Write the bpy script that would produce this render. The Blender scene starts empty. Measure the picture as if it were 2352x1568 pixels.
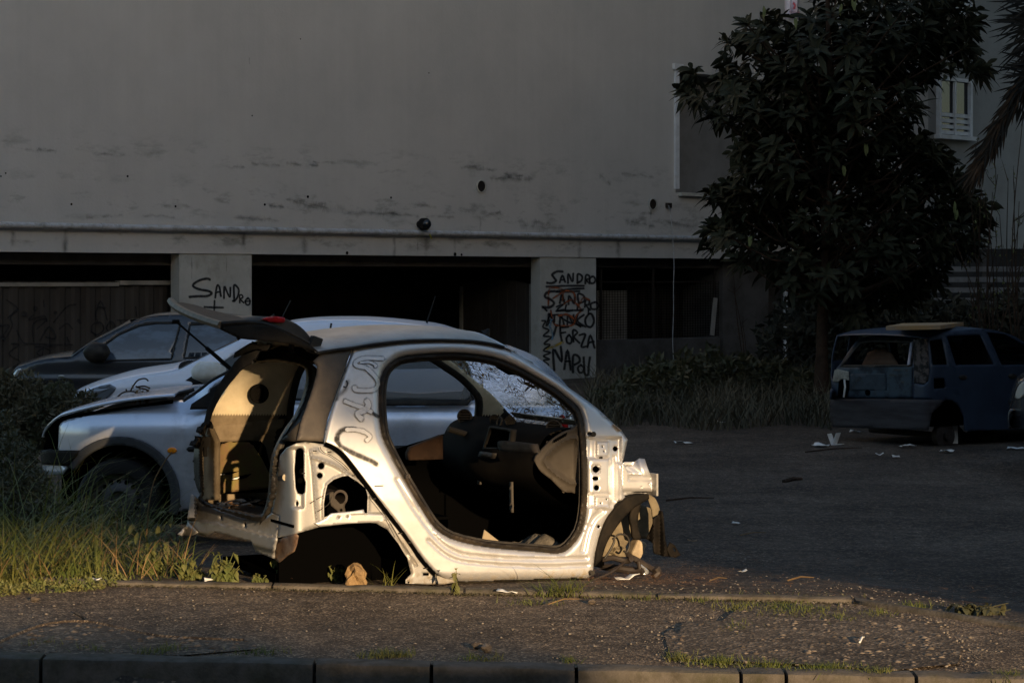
import bpy, bmesh, math, random
import numpy as np
from mathutils import Vector, Matrix, noise as mnoise
from mathutils.geometry import delaunay_2d_cdt
R = math.radians
C = bpy.context.scene.collection
random.seed(7); RNG = np.random.default_rng(7)

# ---------------------------------------------------------------- camera, sky, sun, exposure
F, HX, HY, EYE = 5000.0, 1176.0, 640.0, 1.9        # focal length and horizon on a 2352 x 1568 picture, eye height in metres
cam_d = bpy.data.cameras.new('camera'); cam = bpy.data.objects.new('camera', cam_d); C.objects.link(cam)
cam.location = (0, 0, EYE); cam.rotation_euler = (R(90), 0, 0)
cam_d.sensor_width = 36; cam_d.lens = 36*F/2352; cam_d.shift_y = -144/2352
cam_d.clip_start = .1; cam_d.clip_end = 500
bpy.context.scene.camera = cam
SUN_AZ, SUN_EL = R(22), R(9)                      # to the right of straight behind the camera, and low
S = Vector((math.sin(SUN_AZ)*math.cos(SUN_EL), -math.cos(SUN_AZ)*math.cos(SUN_EL), math.sin(SUN_EL)))
wd = bpy.data.worlds.new('World'); bpy.context.scene.world = wd; wd.use_nodes = True
nt = wd.node_tree; bg = nt.nodes['Background']
sky = nt.nodes.new('ShaderNodeTexSky'); sky.sky_type = 'NISHITA'; sky.sun_disc = False
sky.sun_elevation = SUN_EL; sky.sun_rotation = math.atan2(S.x, S.y); sky.dust_density = 1.5; sky.ozone_density = 1.5
nt.links.new(sky.outputs[0], bg.inputs[0]); bg.inputs[1].default_value = .15
sl = bpy.data.lights.new('sun', 'SUN'); so = bpy.data.objects.new('sun', sl); C.objects.link(so)
sl.energy = 5; sl.angle = R(.6); sl.color = (1, .71, .41)
so.rotation_euler = S.to_track_quat('Z', 'Y').to_euler()
vs = bpy.context.scene.view_settings
vs.view_transform = 'Standard'; vs.look = 'None'; vs.gamma = 1; vs.exposure = 0.82
bpy.context.scene.cycles.max_bounces = 6
bpy.context.scene.cycles.transparent_max_bounces = 24

# ---------------------------------------------------------------- helpers
def tag(o, label=None, cat=None, group=None, kind=None):
    if label: o['label'] = label
    if cat: o['category'] = cat
    if group: o['group'] = group
    if kind: o['kind'] = kind
    return o
def empty(name, loc, label, cat, group=None):
    o = bpy.data.objects.new(name, None); C.objects.link(o); o.location = loc; o.empty_display_size = .2
    return tag(o, label, cat, group)
def link(name, me, mat, parent=None, label=None):
    o = bpy.data.objects.new(name, me); C.objects.link(o)
    if mat is not None and not len(me.materials):
        for m in (mat if isinstance(mat, (list, tuple)) else [mat]): me.materials.append(m)
    if parent is not None:
        o.parent = parent
        q, t = parent, Vector()
        while q is not None: t = t + q.location; q = q.parent      # things are never rotated: world coordinates minus their bases
        me.transform(Matrix.Translation(-t))
    if label: o['label'] = label
    return o
class MB:
    """collects shapes in world coordinates, then becomes ONE mesh object"""
    def __init__(s): s.v = []; s.f = []; s.a = None; s.mi = []
    def add(s, vs, fs, mi=0):
        n = len(s.v); s.v += [tuple(p) for p in vs]; s.f += [tuple(i+n for i in f) for f in fs]; s.mi += [mi]*len(fs); return s
    def box(s, c, d, rz=0, rx=0, ry=0, mi=0):
        M = Matrix.Translation(c) @ Matrix.Rotation(rz, 4, 'Z') @ Matrix.Rotation(rx, 4, 'X') @ Matrix.Rotation(ry, 4, 'Y')
        v = [M @ Vector((x*d[0]/2, y*d[1]/2, z*d[2]/2)) for x in (-1, 1) for y in (-1, 1) for z in (-1, 1)]
        return s.add(v, [(0,1,3,2),(4,6,7,5),(0,4,5,1),(2,3,7,6),(0,2,6,4),(1,5,7,3)], mi)
    def tube(s, pts, r, n=8, cap=True, mi=0):
        pts = [Vector(p) for p in pts]; rs = r if isinstance(r, (list, tuple)) else [r]*len(pts)
        rings = []; up = None
        for i, p in enumerate(pts):
            t = (pts[min(i+1, len(pts)-1)] - pts[max(i-1, 0)])
            t = t.normalized() if t.length > 1e-9 else Vector((0, 0, 1))
            if up is None:
                up = Vector((0, 0, 1)) if abs(t.z) < .9 else Vector((1, 0, 0))
            a = t.cross(up); a = a.normalized() if a.length > 1e-6 else t.orthogonal().normalized()
            b = a.cross(t).normalized(); up = b
            rings.append([p + (a*math.cos(2*math.pi*k/n) + b*math.sin(2*math.pi*k/n))*rs[i] for k in range(n)])
        v = [q for g in rings for q in g]; f = []
        for i in range(len(pts)-1):
            for k in range(n):
                f.append((i*n+k, i*n+(k+1) % n, (i+1)*n+(k+1) % n, (i+1)*n+k))
        if cap: f += [tuple(range(n-1, -1, -1)), tuple(range((len(pts)-1)*n, len(pts)*n))]
        return s.add(v, f, mi)
    def disc(s, c, nrm, r, n=20, depth=.01, mi=0):
        nrm = Vector(nrm).normalized(); return s.tube([Vector(c) - nrm*depth, Vector(c)], r, n, mi=mi)
    def ring(s, c, nrm, R0, r, n=28, m=6, mi=0):
        nrm = Vector(nrm).normalized(); a = nrm.orthogonal().normalized(); b = nrm.cross(a)
        v = []; f = []
        for i in range(n):
            d = a*math.cos(2*math.pi*i/n) + b*math.sin(2*math.pi*i/n)
            for k in range(m):
                v.append(Vector(c) + d*(R0 + r*math.cos(2*math.pi*k/m)) + nrm*r*math.sin(2*math.pi*k/m))
        for i in range(n):
            for k in range(m):
                f.append((i*m+k, i*m+(k+1) % m, ((i+1) % n)*m+(k+1) % m, ((i+1) % n)*m+k))
        return s.add(v, f, mi)
    def lathe(s, c, ax, prof, n=28, mi=0):
        """prof: (radius, height along ax)"""
        ax = Vector(ax).normalized(); a = ax.orthogonal().normalized(); b = ax.cross(a); v = []; f = []
        for (r, h) in prof:
            for i in range(n):
                v.append(Vector(c) + ax*h + (a*math.cos(2*math.pi*i/n) + b*math.sin(2*math.pi*i/n))*r)
        for j in range(len(prof)-1):
            for i in range(n): f.append((j*n+i, j*n+(i+1) % n, (j+1)*n+(i+1) % n, (j+1)*n+i))
        return s.add(v, f, mi)
    def blob(s, c, d, seed=0, rough=.25, n=2, mi=0):
        bm = bmesh.new(); bmesh.ops.create_icosphere(bm, subdivisions=n, radius=1)
        c = Vector(c); vs = []
        for v in bm.verts:
            k = 1 + rough*mnoise.noise(v.co*1.6 + Vector((seed*3.1, seed*1.7, 0)))*1.6
            vs.append(Vector((v.co.x*d[0]*k, v.co.y*d[1]*k, v.co.z*d[2]*k)) + c)
        s.add(vs, [tuple(v.index for v in f.verts) for f in bm.faces], mi); bm.free(); return s
    def build(s, name, mat, parent=None, label=None, smooth=False, bevel=0, angle=40):
        me = bpy.data.meshes.new(name); me.from_pydata(s.v, [], s.f); me.update()
        if isinstance(mat, (list, tuple)):
            for m in mat: me.materials.append(m)
            me.polygons.foreach_set('material_index', s.mi)
        if s.a is not None:
            at = me.attributes.new('a', 'FLOAT', 'POINT'); at.data.foreach_set('value', s.a)
        if smooth:
            me.polygons.foreach_set('use_smooth', [True]*len(me.polygons))
            try: me.set_sharp_from_angle(angle=R(angle))
            except Exception: pass
        o = link(name, me, mat, parent, label)
        if bevel:
            b = o.modifiers.new('bevel', 'BEVEL'); b.width = bevel; b.segments = 2; b.limit_method = 'ANGLE'
        return o
def P(px, py, Y): return Vector(((px-HX)/F*Y, Y, EYE-(py-HY)/F*Y))
def Z(k, *pts):
    """points read off an enlarged crop of the photograph, to picture points"""
    ox, oy, s = {1: (401.95, 660.35, 4.096), 2: (401.95, 976.2, 3.901), 3: (861.3, 746.5, 4.096), 4: (1091, 918.7, 3.413),
                 5: (0, 689.06, 3.901), 6: (0, 1033.6, 2.933), 7: (1205.9, 545.5, 3.901), 8: (1780.1, 689.1, 3.901)}[k]
    return [(ox+x/s, oy+y/s) for x, y in pts]
def spl(pts, n=5, closed=False):
    P_ = [np.array(p, float) for p in pts]; N = len(P_); out = []
    for i in range(N if closed else N-1):
        if closed: a, b, c, d = P_[i-1], P_[i], P_[(i+1) % N], P_[(i+2) % N]
        else: a, b, c, d = P_[max(i-1, 0)], P_[i], P_[i+1], P_[min(i+2, N-1)]
        for k in range(n):
            t = k/n
            out.append(tuple(.5*((2*b)+(c-a)*t+(2*a-5*b+4*c-d)*t*t+(3*b-a-3*c+d)*t**3)))
    if not closed: out.append(tuple(P_[-1]))
    return out
def resample(poly, step, closed=True):
    out = []; N = len(poly)
    for i in range(N if closed else N-1):
        a = np.array(poly[i]); b = np.array(poly[(i+1) % N]); L = np.linalg.norm(b-a); k = max(1, int(round(L/step)))
        for j in range(k): out.append(tuple(a+(b-a)*j/k))
    if not closed: out.append(tuple(poly[-1]))
    return out
def inside(pts, poly):
    x, y = pts[:, 0], pts[:, 1]; r = np.zeros(len(pts), bool); q = np.array(poly); j = len(q)-1
    for i in range(len(q)):
        xi, yi, xj, yj = q[i, 0], q[i, 1], q[j, 0], q[j, 1]
        c = ((yi > y) != (yj > y)) & (x < (xj-xi)*(y-yi)/((yj-yi) if yj != yi else 1e-12)+xi)
        r ^= c; j = i
    return r
def dist(pts, line, closed=False):
    """distance of many 2-D points to a polyline"""
    q = np.array(line, float); d = np.full(len(pts), 1e9); N = len(q)
    for i in range(N if closed else N-1):
        a = q[i]; b = q[(i+1) % N]; ab = b-a; L = ab@ab
        t = np.clip(((pts-a)@ab)/(L if L else 1), 0, 1)
        d = np.minimum(d, np.linalg.norm(pts-(a+t[:, None]*ab), axis=1))
    return d
def sm(t): t = np.clip(t, 0, 1); return t*t*(3-2*t)
def hat(d, w): return sm(1-d/w)
PATHS = {}
def soft_path(path, n=5):
    """rounds a plan outline without overshooting: tangents are no longer than the piece they serve"""
    q = [np.array(p, float) for p in path]; N = len(q); tg = []
    for i in range(N):
        d = q[min(i+1, N-1)]-q[max(i-1, 0)]; tg.append(d/np.linalg.norm(d))
    out = []
    for i in range(N-1):
        L = np.linalg.norm(q[i+1]-q[i]); a, b = tg[i]*L*.8, tg[i+1]*L*.8
        if i == 0: a = q[1]-q[0]
        if i == N-2: b = q[-1]-q[-2]
        for k in range(n if L < 1 else 14):
            t = k/(n if L < 1 else 14); h = t*t*(3-2*t); out.append(tuple(q[i]*(1-h)+q[i+1]*h+a*(t**3-2*t*t+t)+b*(t**3-t*t)))
    return [tuple(2*q[0]-q[1])]+out+[tuple(q[-1]), tuple(2*q[-1]-q[-2])]
class Frame:
    """a body standing on the ground: u along it, w inwards from its near side, z up"""
    def __init__(s, x, y, yaw):
        s.o = np.array([x, y]); s.U = np.array([math.cos(yaw), math.sin(yaw)]); s.W = np.array([-math.sin(yaw), math.cos(yaw)])
    def pt(s, u, w, z): p = s.o+u*s.U+w*s.W; return Vector((p[0], p[1], z))
    def un(s, px, py, path, off=None, it=5):
        """where the sight lines meet the upright surface over a plan path (u, w); off(z, px, py) -> (du, dw) bends it"""
        px = np.asarray(px, float); py = np.asarray(py, float); k = (px-HX)/F
        z = np.full(px.shape, .8)
        key = tuple(path)
        if len(path) > 3: path = PATHS.setdefault(key, soft_path(path))
        for _ in range(it):
            du, dw = off(z, px, py) if off else (np.zeros_like(z), np.zeros_like(z))
            ox = s.o[0]+du*s.U[0]+dw*s.W[0]; oy = s.o[1]+du*s.U[1]+dw*s.W[1]
            best = np.full(px.shape, 1e9); M = len(path)-1
            for i in range(M):
                a = np.array(path[i]); b = np.array(path[i+1])
                A = a[0]*s.U+a[1]*s.W; D = (b[0]-a[0])*s.U+(b[1]-a[1])*s.W
                ax = ox+A[0]; ay = oy+A[1]
                den = D[0]-k*D[1]; den = np.where(np.abs(den) < 1e-9, 1e-9, den)
                t = (k*ay-ax)/den; Y = ay+t*D[1]
                lo = -1e9 if i == 0 else -1e-4; hi = 1e9 if i == M-1 else 1+1e-4
                Y = np.where((t >= lo) & (t <= hi) & (Y > .5), Y, 1e9); best = np.minimum(best, Y)
            Y = np.where(best > 1e8, s.o[1], best); z = EYE-(py-HY)/F*Y
        return np.stack([k*Y, Y, z], 1)
def sheet(name, outline, fmap, mat, parent=None, holes=(), step=6, thick=.004, label=None, smooth=True, pick=None, offset=-1, side=None, rim=True):
    """a pressed panel: the outline (with holes) is filled with a fine net, fmap(px, py) -> xyz puts it in place, then it gets a thickness"""
    loops = [resample(outline, step)]+[resample(h, step) for h in holes]
    pts = []; edges = []
    for lp in loops:
        n = len(pts); pts += lp; edges += [(n+i, n+(i+1) % len(lp)) for i in range(len(lp))]
    b = np.array(loops[0]); x0, y0 = b.min(0); x1, y1 = b.max(0)
    gx, gy = np.meshgrid(np.arange(x0+step*.5, x1, step), np.arange(y0+step*.5, y1, step*.87))
    gx = gx+(np.arange(gx.shape[0]) % 2)[:, None]*step*.5
    g = np.stack([gx.ravel(), gy.ravel()], 1)
    ok = inside(g, loops[0])
    for h in loops[1:]: ok &= ~inside(g, h)
    g = g[ok]
    for lp in loops: g = g[dist(g, lp, True) > step*.45] if len(g) else g
    pts = [Vector(p) for p in pts]+[Vector(p) for p in g]
    r = delaunay_2d_cdt(pts, edges, [], 0, 1e-5)
    V = np.array([tuple(p) for p in r[0]]); T = [t for t in r[2]]
    c = np.array([V[list(t)].mean(0) for t in T]); ok = inside(c, loops[0])
    for h in loops[1:]: ok &= ~inside(c, h)
    T = [t for t, k in zip(T, ok) if k]
    X = fmap(V[:, 0], V[:, 1])
    used = sorted({i for t in T for i in t}); m = {i: k for k, i in enumerate(used)}
    T = [tuple(m[i] for i in t) for t in T]; Xu = X[used]
    # make every face look towards the camera side (or away when side is given)
    a = Xu[[t[0] for t in T]]; bb = Xu[[t[1] for t in T]]; cc = Xu[[t[2] for t in T]]
    nrm = np.cross(bb-a, cc-a); eye = np.array([0, 0, EYE]) if side is None else np.array(side)
    flip = (nrm*(eye-a)).sum(1) < 0
    if side is None and flip.mean() < .5 and flip.mean() > .02: flip[:] = False      # keep one winding over the panel
    elif side is None and flip.mean() >= .5: flip[:] = True
    T = [t[::-1] if f else t for t, f in zip(T, flip)]
    me = bpy.data.meshes.new(name); me.from_pydata(Xu.tolist(), [], T); me.update()
    if smooth: me.polygons.foreach_set('use_smooth', [True]*len(me.polygons))
    if isinstance(mat, (list, tuple)):
        for q in mat: me.materials.append(q)
        if pick is not None:
            Vu = V[used]; ce = np.array([Vu[list(t)].mean(0) for t in T]); me.polygons.foreach_set('material_index', pick(ce).astype(int).tolist())
    o = link(name, me, mat, parent, label)
    if thick:
        s = o.modifiers.new('thickness', 'SOLIDIFY'); s.thickness = thick; s.offset = offset; s.use_even_offset = False
        try: me.set_sharp_from_angle(angle=R(50))
        except Exception: pass
    return o
def ribbon(mb, pts, width, fmap, soft=.48, jit=0, alpha=1.0):
    """a stroke of paint: five points across, its opacity falling off at both edges"""
    q = np.array(spl(pts, 5) if len(pts) > 2 else resample(pts, 6, False)); n = len(q)
    tn = np.gradient(q, axis=0); tn /= np.maximum(np.linalg.norm(tn, axis=1), 1e-9)[:, None]; nr = np.stack([-tn[:, 1], tn[:, 0]], 1)
    w = np.full(n, width/2.)
    if jit: w = w*(1+jit*RNG.normal(size=n)*.5)
    cols = [-1, -1+soft*1.2, 0, 1-soft*1.2, 1]; al = [0, 1, 1, 1, 0]; V = []; A = []
    ext = [q[0]-tn[0]*width*.4]+list(q)+[q[-1]+tn[-1]*width*.4]
    ew = [w[0]*.55]+list(w)+[w[-1]*.55]; en = [nr[0]]+list(nr)+[nr[-1]]
    for i, (p, ww, nn) in enumerate(zip(ext, ew, en)):
        for c_, a_ in zip(cols, al):
            V.append(p+nn*ww*c_); A.append(0 if i in (0, len(ext)-1) else a_*alpha)
    V = np.array(V); X = fmap(V[:, 0], V[:, 1])
    if mb.a is None: mb.a = []
    f = [(i*5+k, i*5+k+1, (i+1)*5+k+1, (i+1)*5+k) for i in range(len(ext)-1) for k in range(4)]
    mb.add(X.tolist(), f); mb.a += A
    return mb
# ---------------------------------------------------------------- materials
def nn(t, kind, **kw):
    n = t.nodes.new(kind)
    for k, v in kw.items(): setattr(n, k, v)
    return n
def mat(name, col, rough=.6, metal=0, col2=None, scale=3, mix=(.4, .65), bump=0, bscale=40, detail=6, spec=None, coat=0, rough2=None, dirt=None, dscale=1.2, stretch=None, trans=0, alpha=None, ior=None):
    m = bpy.data.materials.new(name); m.use_nodes = True; t = m.node_tree; b = t.nodes['Principled BSDF']
    b.inputs['Roughness'].default_value = rough; b.inputs['Metallic'].default_value = metal
    b.inputs['Base Color'].default_value = (*col, 1)
    if spec is None and rough >= .5 and metal < .2: spec = .16
    if spec is not None: b.inputs['Specular IOR Level'].default_value = spec
    if coat: b.inputs['Coat Weight'].default_value = coat; b.inputs['Coat Roughness'].default_value = .12
    if trans: b.inputs['Transmission Weight'].default_value = trans
    if ior: b.inputs['IOR'].default_value = ior
    if alpha is not None: b.inputs['Alpha'].default_value = alpha
    tc = nn(t, 'ShaderNodeNewGeometry'); src = tc.outputs['Position']
    if stretch:
        mp = nn(t, 'ShaderNodeMapping'); mp.inputs['Scale'].default_value = stretch; t.links.new(src, mp.inputs[0]); src = mp.outputs[0]
    last = None
    if col2 is not None:
        no = nn(t, 'ShaderNodeTexNoise'); no.inputs['Scale'].default_value = scale; no.inputs['Detail'].default_value = detail; no.inputs['Roughness'].default_value = .65
        t.links.new(src, no.inputs['Vector'])
        mr = nn(t, 'ShaderNodeMapRange'); mr.inputs[1].default_value, mr.inputs[2].default_value = mix; t.links.new(no.outputs[0], mr.inputs[0])
        mx = nn(t, 'ShaderNodeMix', data_type='RGBA'); mx.inputs[6].default_value = (*col, 1); mx.inputs[7].default_value = (*col2, 1)
        t.links.new(mr.outputs[0], mx.inputs[0]); last = mx.outputs[2]
        if rough2 is not None:
            mr2 = nn(t, 'ShaderNodeMapRange'); mr2.inputs[3].default_value, mr2.inputs[4].default_value = rough, rough2
            t.links.new(mr.outputs[0], mr2.inputs[0]); t.links.new(mr2.outputs[0], b.inputs['Roughness'])
    if dirt is not None:
        no = nn(t, 'ShaderNodeTexNoise'); no.inputs['Scale'].default_value = dscale; no.inputs['Detail'].default_value = 9; no.inputs['Roughness'].default_value = .7
        t.links.new(src, no.inputs['Vector'])
        mr = nn(t, 'ShaderNodeMapRange'); mr.inputs[1].default_value, mr.inputs[2].default_value = .52, .72; mr.inputs[4].default_value = .8; t.links.new(no.outputs[0], mr.inputs[0])
        mx = nn(t, 'ShaderNodeMix', data_type='RGBA'); mx.inputs[7].default_value = (*dirt, 1)
        if last: t.links.new(last, mx.inputs[6])
        else: mx.inputs[6].default_value = (*col, 1)
        t.links.new(mr.outputs[0], mx.inputs[0]); last = mx.outputs[2]
    if last: t.links.new(last, b.inputs['Base Color'])
    if bump:
        no = nn(t, 'ShaderNodeTexNoise'); no.inputs['Scale'].default_value = bscale; no.inputs['Detail'].default_value = 5
        t.links.new(src, no.inputs['Vector'])
        bp = nn(t, 'ShaderNodeBump'); bp.inputs['Strength'].default_value = 1; bp.inputs['Distance'].default_value = bump
        t.links.new(no.outputs[0], bp.inputs['Height']); t.links.new(bp.outputs[0], b.inputs['Normal'])
    return m
def paint_mat(name, col, rough=.8, speck=.25, sscale=60, metal=0):
    """sprayed paint or a stain: opacity from the stroke's own edge fall-off, broken up by noise"""
    m = bpy.data.materials.new(name); m.use_nodes = True; t = m.node_tree; b = t.nodes['Principled BSDF']
    b.inputs['Base Color'].default_value = (*col, 1); b.inputs['Roughness'].default_value = rough; b.inputs['Metallic'].default_value = metal
    at = nn(t, 'ShaderNodeAttribute', attribute_name='a'); g = nn(t, 'ShaderNodeNewGeometry')
    no = nn(t, 'ShaderNodeTexNoise'); no.inputs['Scale'].default_value = sscale; no.inputs['Detail'].default_value = 6; t.links.new(g.outputs['Position'], no.inputs['Vector'])
    mr = nn(t, 'ShaderNodeMapRange'); mr.inputs[1].default_value, mr.inputs[2].default_value = .35, .65; mr.inputs[3].default_value = 1-speck; t.links.new(no.outputs[0], mr.inputs[0])
    mu = nn(t, 'ShaderNodeMath', operation='MULTIPLY', use_clamp=True); t.links.new(at.outputs['Fac'], mu.inputs[0]); t.links.new(mr.outputs[0], mu.inputs[1])
    t.links.new(mu.outputs[0], b.inputs['Alpha'])
    return m
M = {}
M['silver'] = mat('silver_paint', (.56, .56, .57), .38, .6, coat=.1, dirt=(.30, .27, .22), dscale=1.6)
M['silver_inner'] = mat('bare_silver_metal', (.30, .295, .285), .48, .4, dirt=(.17, .14, .10), dscale=5, bump=.0006, bscale=25)
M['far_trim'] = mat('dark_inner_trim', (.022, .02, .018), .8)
M['roof'] = mat('grimy_roof_paint', (.40, .36, .32), .42, .5, col2=(.25, .22, .19), scale=4)
M['black_plastic'] = mat('black_plastic', (.012, .0115, .011), .6, col2=(.026, .023, .02), scale=6, bump=.0008, bscale=90, spec=.08)
M['rubber'] = mat('black_rubber', (.016, .015, .015), .5, col2=(.04, .035, .028), scale=9)
M['brown_panel'] = mat('grimy_dark_panel', (.062, .054, .048), .5, col2=(.10, .085, .07), scale=5)
M['cream'] = mat('cream_trim', (.62, .53, .37), .7, col2=(.50, .42, .28), scale=6, bump=.0006, bscale=60)
M['trim_brown'] = mat('brown_trim', (.20, .155, .10), .75, col2=(.12, .09, .055), scale=7, bump=.001, bscale=50)
M['moss'] = mat('mossy_board', (.16, .09, .05), .85, col2=(.15, .14, .035), scale=5, bump=.003, bscale=40)
M['dash'] = mat('dark_dashboard', (.006, .0055, .005), .8, col2=(.010, .009, .008), scale=5, spec=.03)
M['vent'] = mat('dull_vent_plastic', (.065, .058, .05), .7, spec=.05)
M['grey_trim'] = mat('grey_plastic_trim', (.055, .048, .040), .6, col2=(.038, .032, .026), scale=5, spec=.08)
M['steel'] = mat('rusty_steel', (.035, .028, .024), .6, .3, col2=(.022, .014, .010), scale=20)
M['liner'] = mat('wheel_liner', (.006, .0056, .0052), .65, col2=(.016, .013, .010), scale=6, spec=.06)
M['liner_dusty'] = mat('dusty_liner', (.17, .14, .09), .85, col2=(.09, .072, .048), scale=9)
M['glass'] = mat('car_glass', (.012, .015, .018), .04, spec=.6)
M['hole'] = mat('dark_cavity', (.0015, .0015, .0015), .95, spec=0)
M['white_paint'] = mat('white_paint', (.80, .84, .96), .25, coat=.5, col2=(.74, .78, .88), scale=2)
M['dark_paint'] = mat('dark_grey_paint', (.026, .029, .036), .24, .2, coat=.6, dirt=(.045, .042, .038), dscale=3)
M['blue_paint'] = mat('blue_paint', (.015, .026, .048), .45, .1, col2=(.024, .040, .068), scale=3, dirt=(.02, .03, .05), dscale=2)
M['teal_paint'] = mat('faded_teal_paint', (.045, .066, .085), .5, .1, col2=(.016, .024, .034), scale=3, mix=(.5, .62), dirt=(.015, .015, .02), dscale=3)
M['silver_cool'] = mat('silver_blue_paint', (.74, .79, .92), .27, .55, coat=.4, dirt=(.46, .46, .46), dscale=2)
M['chrome'] = mat('lamp_glass', (.45, .47, .5), .08, .7)
M['amber'] = mat('amber_lens', (.8, .25, .01), .2)
M['red'] = mat('red_lens', (.45, .01, .012), .15)
M['tyre'] = mat('tyre_rubber', (.02, .02, .02), .75, bump=.001, bscale=60)
M['wheel'] = mat('steel_wheel', (.07, .07, .075), .5, .4)
M['white_plastic'] = mat('white_plastic', (.7, .7, .68), .5, col2=(.55, .52, .45), scale=8)

def mud_band(m, z0, z1, col):
    """dried mud thrown up over the lowest part of the panel"""
    t = m.node_tree; b = t.nodes['Principled BSDF']; old = b.inputs['Base Color'].links[0].from_socket; g = nn(t, 'ShaderNodeNewGeometry'); sx = nn(t, 'ShaderNodeSeparateXYZ'); t.links.new(g.outputs['Position'], sx.inputs[0])
    r = nn(t, 'ShaderNodeMapRange'); r.inputs[1].default_value, r.inputs[2].default_value = z1, z0; t.links.new(sx.outputs[2], r.inputs[0])
    no = nn(t, 'ShaderNodeTexNoise'); no.inputs['Scale'].default_value = 26; no.inputs['Detail'].default_value = 8; t.links.new(g.outputs['Position'], no.inputs['Vector'])
    r2 = nn(t, 'ShaderNodeMapRange'); r2.inputs[1].default_value, r2.inputs[2].default_value = .42, .62; t.links.new(no.outputs[0], r2.inputs[0])
    mu = nn(t, 'ShaderNodeMath', operation='MULTIPLY'); t.links.new(r.outputs[0], mu.inputs[0]); t.links.new(r2.outputs[0], mu.inputs[1])
    mx = nn(t, 'ShaderNodeMix', data_type='RGBA'); t.links.new(mu.outputs[0], mx.inputs[0]); t.links.new(old, mx.inputs[6]); mx.inputs[7].default_value = (*col, 1); t.links.new(mx.outputs[2], b.inputs['Base Color'])
    mt = nn(t, 'ShaderNodeMath', operation='MULTIPLY_ADD'); mt.inputs[1].default_value = -b.inputs['Metallic'].default_value; mt.inputs[2].default_value = b.inputs['Metallic'].default_value; t.links.new(mu.outputs[0], mt.inputs[0]); t.links.new(mt.outputs[0], b.inputs['Metallic'])
    # fine scratches and dust change the gloss from place to place
    n3 = nn(t, 'ShaderNodeTexNoise'); n3.inputs['Scale'].default_value = 7; n3.inputs['Detail'].default_value = 10; n3.inputs['Roughness'].default_value = .75; t.links.new(g.outputs['Position'], n3.inputs['Vector'])
    r3 = nn(t, 'ShaderNodeMapRange'); r3.inputs[1].default_value, r3.inputs[2].default_value = .35, .7; r3.inputs[3].default_value, r3.inputs[4].default_value = b.inputs['Roughness'].default_value-.04, b.inputs['Roughness'].default_value+.08; t.links.new(n3.outputs[0], r3.inputs[0]); t.links.new(r3.outputs[0], b.inputs['Roughness'])
mud_band(M['silver'], .25, .31, (.22, .17, .10)); mud_band(M['silver_inner'], .24, .46, (.15, .115, .07))
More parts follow.
